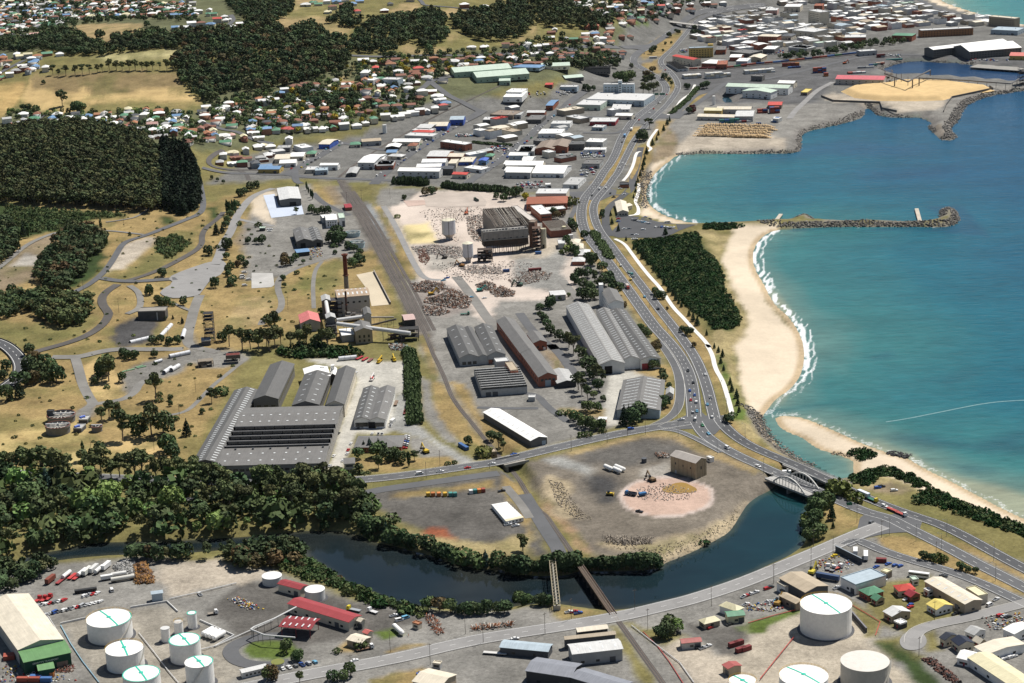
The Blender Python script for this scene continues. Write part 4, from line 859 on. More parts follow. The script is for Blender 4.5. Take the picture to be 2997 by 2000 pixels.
bld('pump_house','small brown pump house beside the mill road',c1,(1958,1000),(2045,990),(2040,962),4.5,'t','f','flat',win=[('f',2,1.5,1.2,1.2)])
bld('concrete_store','tall tan concrete store with weathered gable roof on the cleared riverside ground','s',(1962.5,1333.7),(2035.6,1356.1),(2067.7,1343.4),11.5,(.36,.33,.30),(.40,.32,.21),'gable','L',2.2,wm='concrete',win=[('f',3,6.2,.9,1.5),('r',1,5.6,1,2.2)],door=[('f',-.3,1.6,2.4,'l')])
bt=THINGS[-1];L,W,h=bt['dims']
pl=MB()
for i in range(1,6):pl.box(-L/2+L*i/6-.12,-L/2+L*i/6+.12,-W/2-.1,-W/2-.003,-.3,h-.2)
for i in range(1,5):pl.box(L/2+.003,L/2+.1,-W/2+W*i/5-.12,-W/2+W*i/5+.12,-.3,h-.2)
pl.build('pilaster','concrete',bt,color=(.24,.19,.13))
bld('site_hut','small white portable hut with blue trim beside the tan store','s',(2069.5,1337.5),(2082,1342.5),(2088.5,1340.8),2.8,'W','W','flat',win=[('f',2,1,1.2,1)])
bld('boiler_house','tall boiler house with rust-tinted skylit roof below the brown chimney',b1,(690,1108),(962,1086),(936,1022),17,(.36,.27,.19),'g','gable','L',2,(1,7),rm='rustroof',win=[('f',5,11,2,1.6)],skl=(1.4,5))
bld('coal_shed','shed with one pink-red roof slope beside the gum trees',b1,(378,1322),(541,1312),(520,1242),8,(.55,.17,.16),'g','gable','W',3)
bld('plant_hall','grey plant hall with dark arched windows under the long conveyor',b1,(842,1392),(986,1384),(958,1318),11,'n','t','gable','W',2.5,win=[('f',3,5,1.6,2.4),('f',3,1.5,1.6,2)],wm='concrete')
bld('small_shed','small white-roofed shed below the conveyor pipe',b1,(735,1440),(830,1420),(802,1368),6,'w','g','gable','L',1.5)
bld('control_tower','grey gabled lift tower at the left of the power station',b1,(560,1140),(628,1130),(620,1090),15,'g','n','gable','W',1.5)
bld('control_tower','grey transfer tower where two white conveyor tubes meet',b1,(598,1285),(672,1278),(662,1245),16,'g','n','gable','W',1.5)
bld('control_tower','narrow grey head house between conveyor tubes',b1,(920,1250),(976,1248),(962,1195),15,'n','g','gable','W',1.5)
bld('coal_shed','pink-roofed pump shed at the right end of the conveyor by railway',b1,(1262,1302),(1350,1292),(1325,1248),6,(.5,.36,.33),'D','gable','L',1.5)
bld('workshop','larger bay of the grey twin workshop on the old works hill',b1,(345,632),(472,622),(436,520),7,'n','m','gable','W',2.4,door=[('f',-.1,5,5,None)],sky=(1,2))
bld('workshop','smaller bay of the grey twin workshop with a line of skylights',b1,(474,634),(566,624),(522,516),6,'m','m','gable','W',2,(2,6),door=[('f',.1,4,4.5,None)])
bld('warehouse','new shed with ribbed pale roof on a blue-white slab',b1,(202,282),(380,266),(352,168),8,'l','m','gable','W',1.2,(1,7),door=[('f',.1,7,5,None)],skl=(.8,9))
bld('storage_shed','small shed with bright blue roof among stacked goods',b1,(345,726),(452,716),(432,690),4,'b','D','gable','L',.8)
bld('substation','white substation hall beside the works lane',b1,(592,460),(690,448),(682,398),8,'W','W','flat',win=[('f',4,2,1,2),('f',4,5,1,1.6)])
bld('substation','square white tower of the substation with dark door',b1,(706,440),(754,432),(742,390),9,'s','W','flat',door=[('f',.2,2.6,6,'d')])
bld('storage_shed','white barrel shed behind the substation',b1,(566,430),(680,418),(684,392),6,'W','g','gable','L',.9)
bld('track_shed','little maroon-roofed hut beside the rail yard',b1,(760,346),(812,340),(796,310),3.5,'e','k','gable','L',.9)
bld('concrete_bunker','flat-roofed black-stained concrete bunker on the old works hill','b0',(1170,1230),(1402,1222),(1398,1188),8,(.27,.25,.22),(.10,.095,.09),'flat',wm='concrete',door=[('f',.2,.8,7,'l')])
bld('site_hut','tiny green-topped hut beside parked cars on the works road','b0',(2205,520),(2250,518),(2255,505),3,'s','D','flat')
bld('works_office','pale bungalow with cream gable roof beside the beach car park',b2,(893,378),(985,378),(962,290),4.5,'c','c','gable','W',2,win=[('f',3,1.2,1.6,1.4)])
bld('works_office','cream cross wing of the bungalow beside the beach path',b2,(950,340),(1018,322),(1006,302),4.5,'c','c','gable','L',1.6)
bld('toilet_block','small dark brick block beside the shore road',b2,(915,155),(990,148),(985,130),3.5,'D','k','flat')
# -- town, port and riverside buildings
RW=dict(w='white',W='bright white',g='grey',l='pale grey',d='charcoal',D='black',r='red-brown tile',R='red',G='green',b='blue',B='deep blue',y='cream-yellow',Y='mustard',o='orange tile',p='pink',c='cream',t='beige',k='brick-red',m='dark grey',n='mid-grey',s='pale green',S='green',a='blue-grey',e='maroon',f='brown',x='ochre')
def word(c):return RW.get(c,'weathered')if isinstance(c,str)else 'weathered'
def lot(zone,t,ty,ridge,rows,name='commercial_building',win=True):
 for r in rows:
  A,B,C_,h,rc,wc=r[:2],r[2:4],r[4:6],*r[6:9];extra=r[9]if len(r)>9 else None
  shape={'saw':'sawtooth'}.get(ty,ty)
  lab=(extra if extra else '%s %s-roofed building, %s walls,'%(word(rc),shape,word(wc)))+' '+zone
  pos,rz,L,W=frame(t,A,B,C_,h)
  nw=max(2,int(L/4.5));floors=max(1,int((h-.6)/3.3))
  wn=[('f',nw,1.1+3.2*f,2.0,1.3)for f in range(floors)]+([('r',max(1,int(W/6)),1.1,2.0,1.3)]if W>9 else[])if win else None
  dr=[('f',.3,3.2,min(3.2,h-.8),'d')]if h>=4 and ty!='saw'and floors<3 else None
  if floors<3 and dr and wn:wn=[(a,max(1,int(n*.55)),z,w_,h_)for a,n,z,w_,h_ in wn]
  bld(name,lab,t,A,B,C_,h,rc,wc,ty,ridge,max(.9,.11*min(L,W))if ty=='gable'else(1.5 if ty=='saw'else 2.0),(1,max(3,int(L/6)))if(ty=='gable'and rc in tuple('wWlc')and L>18 and ridge=='L')else None,wn,dr,rm='tile'if rc in('r','o','k')else 'roof',wm='brick'if wc in('k','r')else 'wall',vents=(2 if ty=='flat'and L>14 else 0),teeth=7)
lot('in the highway shopping strip','e1','flat','L',[(548,216,752,214,815,172,7,'l','s','pale grey wing of the big retail centre'),(640,166,1098,178,1126,122,8,'l','a','main block of the big retail centre'),(838,245,985,248,1008,192,3,'l','l','concrete parking deck of the big retail centre'),(775,48,1018,47,1030,38,19,'l','a','blue-grey seven-storey hospital block'),(893,19,922,19,924,13,25,'w','a','lift tower on the hospital block')])
lot('in the highway shopping strip','e1','flat','L',[(430,78,565,78,572,64,6,'l','a'),(0,182,130,182,178,154,6,'W','w'),(15,290,120,292,150,264,5,'g','g'),(165,325,280,330,322,292,5,'n','m'),(357,362,510,362,540,337,5,'l','w'),(258,440,440,440,472,402,5,'W','w'),(668,345,870,345,905,312,5,'l','e'),(678,392,770,392,802,372,4,'l','a'),(498,527,625,525,634,496,7,'m','m'),(632,507,770,508,806,480,7,'W','g'),(620,568,790,568,796,550,4,'W','W'),(205,502,300,502,352,481,5,'n','n'),(100,580,225,582,250,542,5,'g','g'),(605,680,745,682,777,648,5,'n','g'),(455,842,575,848,640,787,4,'g','w'),(315,845,358,845,358,833,4,'W','w')])
lot('in the highway shopping strip','e1','gable','L',[(318,95,372,97,382,82,4,'R','k'),(323,212,374,216,421,172,6,'b','k'),(168,272,308,272,316,256,5,'l','k'),(870,295,1000,298,1018,280,5,'w','c'),(25,612,170,612,192,590,8,'w','a'),(132,640,210,642,236,621,6,'w','l'),(0,690,290,690,326,657,5,'W','c'),(0,745,195,748,250,708,7,'W','g'),(215,748,460,755,522,692,5,'W','w')])
lot('in the highway shopping strip','e1','gable','W',[(228,565,380,560,432,502,7,'f','k'),(338,552,488,546,522,492,7,'f','k')])
lot('in blocks above the cleared site','e3','flat','L',[(225,47,445,55,472,30,5,'l','g'),(0,270,125,276,151,246,5,'g','k'),(505,93,700,119,751,104,8,'W','k','white-roofed three-storey school block'),(572,262,630,268,656,232,5,'c','c'),(1108,166,1220,173,1251,121,5,'g','g'),(655,250,760,255,790,215,4,'c','B'),(690,300,830,318,830,290,4,'W','w')])
lot('in blocks above the cleared site','e3','hip','L',[(285,18,440,22,448,7,5,'R','c'),(255,122,314,127,336,106,6,'r','c'),(92,206,200,212,216,196,4,'l','c'),(860,206,916,209,936,191,4,'G','c')])
lot('in blocks above the cleared site','e3','gable','L',[(130,96,340,96,402,72,5,'w','c'),(85,176,160,179,176,157,4,'b','c'),(0,230,60,233,86,202,6,'w','l'),(405,206,556,211,612,166,6,'l','k'),(560,216,682,213,712,186,5,'c','k'),(360,258,546,256,576,229,7,'w','l'),(320,295,511,291,532,266,6,'w','B'),(172,325,497,328,526,301,8,'W','l'),(510,306,605,309,628,286,7,'d','m'),(600,350,713,354,734,336,5,'R','c'),(1048,196,1186,199,1211,181,8,'w','a'),(1152,241,1226,243,1256,211,6,'w','l'),(1005,271,1250,276,1291,249,5,'W','c'),(1010,321,1200,326,1241,296,7,'W','a')])
lot('in blocks above the cleared site','e3','gable','W',[(85,131,180,138,203,113,4,'W','D'),(812,241,866,246,889,223,5,'B','b')])
lot('in streets by the branch line','a1','gable','L',[(537,1222,622,1228,697,1186,6,'c','B'),(900,1207,1062,1196,1066,1174,6,'t','g'),(160,1345,280,1350,300,1310,5,'c','c'),(290,1325,400,1330,425,1295,5,'w','c'),(200,1385,335,1385,348,1355,5,'W','W'),(15,1440,195,1440,200,1412,5,'b','x'),(540,1405,690,1405,715,1388,6,'W','W'),(860,1385,1000,1385,1105,1315,8,'w','l'),(1355,1090,1480,1092,1555,1060,6,'l','n'),(1460,1070,1620,1072,1650,1040,6,'c','B'),(1650,1015,1760,1020,1778,990,7,'a','B'),(1690,700,2170,662,2120,628,7,'s','S','long pale-green skylit workshop'),(1880,750,2323,715,2230,680,7,'s','S','second pale-green sawtooth workshop'),(2065,805,2160,790,2165,770,6,'s','S','small green-roofed gable store')])
lot('in streets by the branch line','a1','flat','L',[(180,1255,285,1258,300,1235,5,'g','n'),(420,1445,540,1445,560,1415,4,'l','c'),(500,1450,605,1450,610,1425,5,'a','a'),(1025,1405,1165,1408,1182,1365,5,'g','k'),(1320,1110,1490,1115,1505,1095,5,'l','c'),(1930,1015,2040,1020,2060,995,5,'l','n'),(2110,880,2260,890,2310,840,6,'W','w'),(2000,970,2180,985,2270,945,5,'f','f'),(910,790,1000,792,1065,765,5,'w','l'),(1070,770,1205,775,1208,755,9,'l','a','tall blue-grey factory block with small square windows')])
lot('in streets by the branch line','a1','hip','L',[(800,1225,885,1228,892,1208,4,'G','c'),(430,1305,500,1308,515,1285,4,'G','c'),(895,745,960,748,985,722,7,'w','w')])
lot('in streets by the branch line','a1','gable','W',[(775,1465,850,1475,880,1425,4,'g','m')])
lot('near the town rail line','a2','gable','L',[(250,655,490,645,492,620,5,'s','c'),(450,695,605,682,608,660,5,'s','n')])
lot('near the town rail line','a2','saw','L',[(605,605,830,600,828,582,7,'n','n')])
lot('near the town rail line','a2','hip','L',[(0,630,230,635,235,610,4,'b','a'),(620,350,735,355,740,330,5,'k','k')])
lot('near the town rail line','a2','flat','L',[(870,150,955,155,957,140,8,'k','k'),(845,120,890,125,905,112,7,'k','k')])
lot('along the port edge','e2','flat','L',[(315,112,503,105,521,96,15,'a','x','ochre five-storey hotel with blue-grey roof'),(460,85,500,83,503,76,18,'x','x','ochre stair block on the hotel roof')])
lot('along the port edge','e2','gable','L',[(182,173,350,204,392,193,10,'R','c','cream three-storey block with long red roof')])
lot('along the port edge','e2','saw','L',[(135,222,226,276,291,263,4,'n','l','row of small sawtooth units')])
lot('along the port edge','e2','gable','L',[(602,412,1092,428,1128,405,9,'s','w','long green-roofed wharf warehouse with white doors'),(1010,385,1135,389,1158,371,7,'W','c'),(430,601,568,603,582,583,6,'y','x'),(530,591,798,593,802,573,6,'c','g'),(378,648,675,656,676,636,5,'c','g'),(677,646,815,647,831,603,7,'l','g'),(935,555,1040,559,1052,533,5,'R','f'),(640,175,720,183,742,160,6,'w','k')])
lot('along the port edge','e2','gable','W',[(733,448,955,462,990,441,9,'s','w','green-roofed gable annex of the wharf warehouse'),(780,186,880,191,926,166,6,'c','t')])
lot('along the port edge','e2','flat','L',[(800,332,888,335,905,323,7,'n','n'),(1195,457,1241,461,1281,433,4,'Y','f'),(445,216,546,236,616,206,6,'W','k'),(530,246,610,241,618,209,7,'k','k'),(700,201,770,216,801,191,7,'W','a'),(1095,106,1230,116,1281,96,6,'w','g'),(635,141,790,156,861,131,6,'n','n'),(890,121,985,121,1026,96,7,'W','n'),(525,120,600,125,608,95,7,'n','k'),(745,60,800,75,850,55,5,'W','k')])
lot('along the port edge','e2','hip','L',[(855,16,1005,21,1036,6,14,'c','k','four-storey red-and-white brick office with cream hip roof')])
lot('in the city centre','a3','flat','L',[(1450,262,1893,239,1903,226,11,'l',(.33,.16,.075),'brown multi-deck car park'),(2025,141,2245,161,2263,150,15,'c','t','beige seaside apartment slab'),(930,441,1075,431,1086,416,7,'l','g'),(800,321,980,319,1001,296,10,'l','k'),(352,259,541,276,601,246,9,'l','c','cream three-storey office with roof plant'),(320,401,480,416,521,396,6,'w','c'),(2040,255,2270,265,2275,235,7,'a','a'),(290,55,420,60,445,35,9,'w','c'),(540,50,610,52,625,32,12,'k','k'),(130,85,225,90,240,70,8,'l','p')])
lot('in the city centre','a3','gable','L',[(1552,425,2180,353,2166,331,11,'W','n','left of two huge white-roofed grain sheds'),(1862,441,2302,405,2271,353,11,'W','n','right of two huge white-roofed grain sheds'),(722,673,1130,681,1120,651,8,(.52,.12,.14),'g','long shed with crimson roof beside the woodchip pile'),(2200,475,2400,480,2400,455,6,(.55,.16,.13),'x','red-roofed wharf shed at the picture edge')])
lot('in the city centre','a3','hip','L',[(1200,301,1370,306,1389,286,9,'G','k'),(275,300,345,310,385,290,6,'d','c')])
lot('in the city centre','s','flat','L',[(2365.5,30.4,2399.8,37.1,2425.8,34.0,22,'l','c','tall cream office tower with banded windows')])
lot('in the lower-left depot','d0','gable','W',[(155,1285,535,1195,240,810,9,'c','g','huge beige-roofed truck shed')],'depot_building',win=False)
bld('depot_building','green-roofed front wing of the truck depot with white lettering','d0',(205,1392),(600,1308),(566,1200),8,(.12,.24,.10),(.015,.075,.045),'gable','L',.8,None,None,[('f',-.2,5,4,None),('f',.3,6,4,'f')])
DEPOT=THINGS[-1]
bld('depot_building','small green porch block in front of the truck depot','d0',(332,1468),(458,1440),(442,1382),5,(.14,.27,.12),(.015,.075,.045),'gable','L',.5,None,[('f',2,1,1.2,1.2)])
bld('store_shed','narrow pale lean-to along the beige truck shed','d0',(470,1195),(525,1185),(410,1000),4,'l','l','flat')
bld('blue_shed','small blue-grey steel shed in the gravel vehicle yard','d0',(1290,812),(1380,800),(1360,780),5,'a','a','gable','L',.6)
bld('amenities_block','low beige amenities block beside the oval lawn','d0',(2060,1480),(2270,1430),(2240,1408),3.5,'l','l','gable','L',.6,None,[('f',5,1,1.2,1)])
lot('at the fuel depot','d1','gable','L',[(185,722,372,772,430,736,5,(.27,.045,.05),'c','crimson-roofed pump shed between two grey tanks'),(270,892,786,1050,884,992,5.5,(.30,.05,.055),'c','long crimson-roofed loading shed with open bays'),(770,1197,892,1228,986,1182,4,'c','t','beige-roofed office with one grey slope'),(902,1135,945,1148,988,1128,4,(.5,.14,.12),'c','little red-roofed annex of the beige office'),(845,1030,888,1045,918,1025,4.5,'c','c','cream hut at the end of the long loading shed')],'depot_building')
lot('at the fuel depot','d1','flat','L',[(1326,1056,1378,1072,1412,1056,3.2,'o','c','small gate office with orange-tan roof')],'depot_building')
lot('beside the pale river road','d1','gable','L',[(1330,1552,1560,1605,1676,1492,5,'c','t','beige shed at the bottom edge'),(2072,1262,2478,1300,2508,1238,4.5,'a','d','long low blue-roofed shed with tan panels')],'workshop')
lot('beside the pale river road','d1','flat','L',[(1498,1402,1560,1410,1610,1392,3,'c','g','small cream portable office')],'workshop')
lot('beside the rail crossing','d2','gable','L',[(556,1132,808,1102,800,1070,5,'c','D','cream-roofed rear bay of the stepped engineering works'),(448,1195,872,1150,835,1132,6,'t','d','tan-roofed middle bay of the stepped engineering works'),(512,1322,934,1275,872,1196,7,'l','g','pale ribbed front bay of the stepped engineering works'),(115,1462,492,1518,560,1402,7,(.22,.23,.26),'D','left half of the big grey angled works'),(495,1518,900,1640,965,1545,7,(.22,.23,.26),'D','right half of the big grey angled works')],'workshop')
lot('opposite the river bend','d2','hip','L',[(1542,1042,1632,1064,1762,1032,3.5,'y','t','cream hip-roofed bungalow'),(1760,907,1902,955,1996,936,4.5,'y','W','cream hip-roofed shopfront')],'workshop')
lot('opposite the river bend','d2','gable','L',[(1832,1002,1972,988,1930,950,4.5,'G','y','green-roofed annex with white skylights'),(1442,1228,1604,1212,1582,1180,4,(.33,.09,.08),'g','small maroon-roofed yard shed'),(1737,1425,1832,1446,1942,1418,4.5,(.33,.09,.08),'t','maroon-roofed gable store beside the tanks')],'workshop')
lot('at lower right','d3','gable','L',[(248,676,464,796,667,746,7,'t','d','large taupe-roofed transport shed'),(243,822,386,892,432,862,4.5,'t','f','smaller taupe-roofed open shed'),(1482,702,1822,896,1950,852,6,'c','t','long cream ribbed-roof panel works'),(1852,1352,2300,1650,2420,1560,5,'y','W','long cream-roofed school-like block'),(1900,1262,2010,1322,2330,1235,5,'c','W','cream cross block with roof vents'),(2150,1108,2240,1150,2400,1090,5,'W','W','white ribbed-roof shed at the right edge')],'workshop')
lot('at lower right','d3','flat','L',[(222,715,290,752,330,735,5,'c','w','white office strip beside the taupe shed'),(735,680,892,736,1152,656,6,'a','W','pale blue-grey flat-roofed freight shed'),(1110,612,1160,632,1202,612,4,'y','f','small cream-roofed brown hut'),(1830,760,1935,830,2035,826,5.5,'y','c','cream flat annex of the panel works'),(1905,1262,1968,1292,2048,1268,4,'G','w','small green flat-roofed wing')],'workshop')
for a,b,c,h,rc,wc,ty,lab in(((915,778),(1002,820),(1128,785),4,'G','k','hip','large green hip-roofed brick house behind the white tank'),((1190,742),(1262,785),(1398,768),4,'R','c','hip','bright red hip-roofed house behind the white tank'),((1318,802),(1362,835),(1440,815),3.2,'e','k','gable','small rusty red-roofed garage between houses'),((1028,838),(1072,866),(1138,848),3.2,'G','t','gable','small green-roofed garage beside the green house'),((1512,892),(1580,942),(1716,905),4,'Y','W','gable','white house with mustard-yellow gable roof'),((1118,962),(1202,1000),(1356,958),4,'l','t','gable','low cream brick house with pale grey roof'),((1226,1040),(1270,1070),(1330,1050),3,'W','D','flat','white-topped carport beside the cream house'),((1668,1205),(1770,1248),(1896,1225),4.5,(.018,.024,.045),'c','gable','house with glossy navy roof at the cul-de-sac'),((1604,1180),(1650,1200),(1760,1165),4.5,(.03,.035,.05),'c','gable','navy-roofed wing at the cul-de-sac'),((1826,1125),(1900,1158),(1996,1118),4,'g','W','gable','white steep-gabled cottage with dormer'),((1890,1200),(1945,1230),(2002,1212),3,'c','t','gable','beige garage beside the steep-gabled cottage'),((1470,770),(1512,790),(1560,780),3.2,'w','w','flat','small white outbuilding beside the panel works'),((1350,668),(1380,695),(1432,690),3.5,'s','W','flat','pale green flat-roofed flat beside the bus'),((1772,1335),(1860,1375),(1925,1310),4,'W','W','gable','white-roofed store below the navy-roofed house')):
 bld('house',lab,'d3',a,b,c,h,rc,wc,ty,'L',2.2 if ty=='hip'else 1.8,None,[('f',3,1,1.5,1.2),('r',3,1,1.5,1.2)],[('f',.05,1,2.1,'e')],rm='tile'if rc in('G','R')else 'roof',wm='brick'if wc=='k'else 'wall',cat='house')
# -- suburban houses: a few plans, many addresses
def house_mesh(L,W,h,ty,rise,wing=None):
 wb,rb=MB(),MB();walls(wb,L,W,h,rise if ty=='gable'else 0,'L')
 (gable_roof(rb,L,W,h,rise,'L',.5,.15)if ty=='gable'else hip_roof(rb,L,W,h,rise))
 if wing:
  wl,ww,sx=wing;w2,r2=MB(),MB();walls(w2,ww,wl,h,rise*.85 if ty=='gable'else 0,'W');(gable_roof(r2,ww,wl,h,rise*.85,'W',.5,.15)if ty=='gable'else hip_roof(r2,ww,wl,h,rise*.9))
  for src,dst in((w2,wb),(r2,rb)):
   n=len(dst.v);dst.v+=[(x+sx,y-W/2-wl/2+1.8,z-.01)for x,y,z in src.v];dst.f+=[tuple(i+n for i in f)for f in src.f];dst.m+=src.m
 return wb.data('wall',M['wall']),rb.data('roof',M['tile']),rb.data('roof',M['roof'])
PLANS=[house_mesh(15,9,3.4,'hip',2.4,(6,7,3.2)),house_mesh(14,8.5,3.6,'gable',2.0),house_mesh(13,9,6.0,'hip',2.2),house_mesh(16,8,3.4,'gable',1.6,(6,6,-4)),house_mesh(12,9.5,3.4,'hip',2.6),house_mesh(12,8,6.2,'gable',1.8)]
WALLC=[(.62,.58,.50),(.70,.69,.66),(.27,.12,.085),(.50,.46,.38),(.38,.40,.40),(.66,.60,.46),(.30,.15,.10)]
HR=dict(w='white',g='grey',d='dark grey',r='red-brown',R='red',G='green',b='blue',y='cream',o='orange',p='pink')
ZN={}
def houses(zone,t,s,ang):
 rs=random.Random(zone)
 for tok in s.split():
  x,y,c=tok.split(',');x,y=float(x),float(y);big=c.isupper()and c not in 'RGB';c_=c if c in HR else c.lower()
  p=G(t,x,y+6);pl=rs.randrange(len(PLANS));wb,rt,rm_=PLANS[pl];tilec=c_ in 'rop'
  a=R(ang+rs.choice((0,0,0,90))+rs.uniform(-8,8));wc=rs.choice(WALLC);sc=rs.uniform(.88,1.12)*(1.6 if big else 1)
  form=('two-storey 'if pl in(2,5)else '')+('hip'if pl in(0,2,4)else 'gable')
  o=thing('house','%s %s-roofed house %s'%(HR[c_],form,zone),'house',p,a,'suburban houses')
  o.scale=(sc,sc,sc);f=rs.uniform(.85,1.15);k_=dict(K,r=(.23,.115,.085),o=(.34,.17,.10))[c_]
  add('wall',wb,o,color=wc);add('roof',rt if tilec else rm_,o,color=tuple(q*f for q in k_))
houses('below the striped paddock','a0','200,985,w 490,985,w 645,990,d 735,1000,b 845,985,o 990,1005,w 1100,990,g 1230,1005,w 1355,995,w 480,1080,g 600,1080,w 825,1105,G 990,1090,w 1180,1110,w 1300,1090,p 1410,1090,w 1070,1130,y 1155,1180,w 1265,1180,g 1370,1170,g 1480,1150,b 1580,1220,r 1460,1240,g',5)
houses('at the foot of the forest slope','a0','1720,1070,w 1705,1110,r 1770,1090,r 1830,1180,b 1900,1170,w 1970,1160,p 2155,1140,w 2265,1130,b 2200,1180,w 2180,1040,r 2240,890,w 2290,860,w 1975,1310,y 2090,1300,w 2190,1260,w 1900,1340,w 2010,1350,r 2090,1360,r 1870,1390,g 1990,1400,w 2060,1410,G 2170,1420,d 2240,1370,g 2260,1430,b',12)
houses('at the left edge above the plantation','a0','40,1130,r 130,1060,g 60,1040,g 210,1030,g 95,1100,d',20)
houses('beside the gum row left of the paddocks','a0','85,650,w 200,570,w 210,600,g 140,610,g 180,490,y 60,530,o 240,490,y 30,500,b 270,520,w 390,600,w 400,470,G 510,470,w',15)
houses('in the far top-left suburb','a0','20,50,w 80,110,r 30,110,g 60,160,b 150,145,y 215,195,b 290,80,w 340,125,w 185,55,w 440,225,G 520,215,g 180,255,w 260,240,d 345,240,d 90,250,d 15,265,G 45,215,r 130,205,d 210,310,w 300,300,p 110,310,g 20,315,g 470,165,r 545,165,g 620,150,g 590,115,y 495,120,G 690,110,g 700,155,r 770,135,w 850,140,w 920,140,b 830,100,r 975,100,w 350,60,g 420,40,w 120,20,y',10)
houses('along the ridge above the tan paddock','a0','1010,140,b 1060,100,r 1130,100,g 1210,100,r 1225,130,G 1280,95,r 1300,125,w 1360,90,r 1365,120,R 1160,140,g 1440,125,r 1510,110,R 1530,80,r 1480,150,b 1650,150,b 1690,115,w 1780,110,w 1800,130,G 1850,190,R 1910,150,w 1920,180,w 1500,245,b 1565,245,w 1630,225,w 1710,220,r 1790,215,b 1985,235,w 2040,225,w 1640,45,g 1610,15,G 800,60,w 1150,70,w 620,15,w 580,65,w',6)
houses('on the grassy hilltop','a1','420,50,w 480,30,G 530,45,G 600,30,w 670,25,b 820,45,b 880,20,b 750,10,w 650,80,r 740,65,r 600,110,y 860,105,R 1090,100,w 1140,40,d 1770,65,w 1940,80,w 1310,10,w',8)
houses('in the terrace below the wooded hill','a1','1830,410,w 1930,410,w 2120,400,r 2200,395,r 2285,480,o 2135,490,d 2065,500,r 1990,510,r 1910,515,w 1820,515,r 1745,515,r 1675,535,w 1590,525,r 1510,520,o 1430,535,w 1350,530,w 1265,530,r 1185,535,r 1100,540,r 990,535,w 910,525,w',4)
houses('around the blue-grey factory block','a1','1145,575,o 1015,600,R 1005,635,o 970,655,w 925,695,o 1130,690,R 1215,700,w 1230,655,r 1360,715,w 1380,610,R 1650,600,r 1850,580,r 1920,585,r 2000,585,r 2080,575,r 2140,570,r 1290,745,g 1410,805,w 1490,790,w 1380,840,r 1540,830,w 1610,885,b 1560,860,w',8)
houses('beside the curving hill street','a1','415,725,r 330,745,r 240,785,w 200,820,b 150,860,w 90,890,w 350,870,w 30,1040,r 180,1045,r 345,1040,r 490,1035,r 640,1005,r 860,970,r 950,960,r 1090,935,r 1195,930,r 1310,905,r 945,845,r',12)
houses('in the row above the branch line','a1','85,1125,b 170,1120,G 265,1110,R 355,1105,b 465,1110,w 560,1105,w 655,1095,G 745,1090,w 855,1080,w 930,1055,w 1000,1035,G 1100,1010,w 1200,1005,w 1260,985,w 1330,970,w 1390,965,w 1450,955,w 1520,945,w 1590,920,R 280,1215,w 120,1260,w 370,1255,r 40,1370,g 60,1250,y 100,1330,w',10)
houses('left of the highway interchange','a2','110,480,r 180,470,w 320,465,w 405,465,r 485,465,r 565,470,r 635,470,r 705,440,r 790,455,r 850,450,r 935,450,r 500,510,r 690,520,r 280,530,r 410,520,r 200,550,r 920,490,r 350,390,r 415,380,r 260,395,w 200,405,w 520,360,G 820,340,r 760,355,w 930,330,r 1000,320,r 60,560,r 130,560,r 0,480,o',5)
houses('on the slope under the far tree line','a2','440,15,w 430,55,w 490,50,w 560,60,w 700,20,r 850,20,G 930,10,w 740,170,w 790,150,g 910,70,w 830,85,w 930,100,w 1080,80,r 1160,70,G 1250,60,R 1330,50,w 1400,50,r 1510,45,w 1110,25,b 1090,110,y 1390,100,w 1510,90,r 1340,140,p 1210,180,r 360,260,w 330,285,r 320,330,w 1640,35,w 1700,50,r 1790,40,w',6)
def shop_mesh(L,W,h,k_):
 wb,rb=MB(),MB();walls(wb,L,W,h,1.2 if k_ else 0,'L')
 if k_:gable_roof(rb,L,W,h,1.2,'L',.2,.12)
 else:
  rb.box(-L/2+.2,L/2-.2,-W/2+.2,W/2-.2,h-.3,h+.05)
  for x0,x1,y0,y1 in((-L/2-.03,L/2+.03,-W/2-.03,-W/2+.25),(-L/2-.03,L/2+.03,W/2-.25,W/2+.03),(-L/2-.03,-L/2+.25,-W/2+.25,W/2-.25),(L/2-.25,L/2+.03,-W/2+.25,W/2-.25)):rb.box(x0,x1,y0,y1,h-.3,h+.5)
  rb.box(L*.1,L*.25,-W*.2,W*.1,h+.05,h+1.3)
 return wb.data('wall',M['wall']),rb.data('roof',M['roof'])
SHOPS=[shop_mesh(L,W,h,k_)for L,W,h,k_ in((24,15,5,0),(18,18,6.5,1),(30,16,6,0),(16,12,8,0),(22,20,5,1),(14,14,5,1),(20,12,9,0))]
TAKEN=[(o.location.x,o.location.y,max(o['dims'][0],o['dims'][1])*.5)for o in THINGS if 'dims'in o]
ROADS2=[np.array([(v.co.x,v.co.y)for v in o.data.vertices][::4])for o in COL.objects if o.type=='MESH'and o.name.split('.')[0]in('highway','port_road','town_street','junction')]
RALL=np.vstack([r for r in ROADS2 if len(r)])
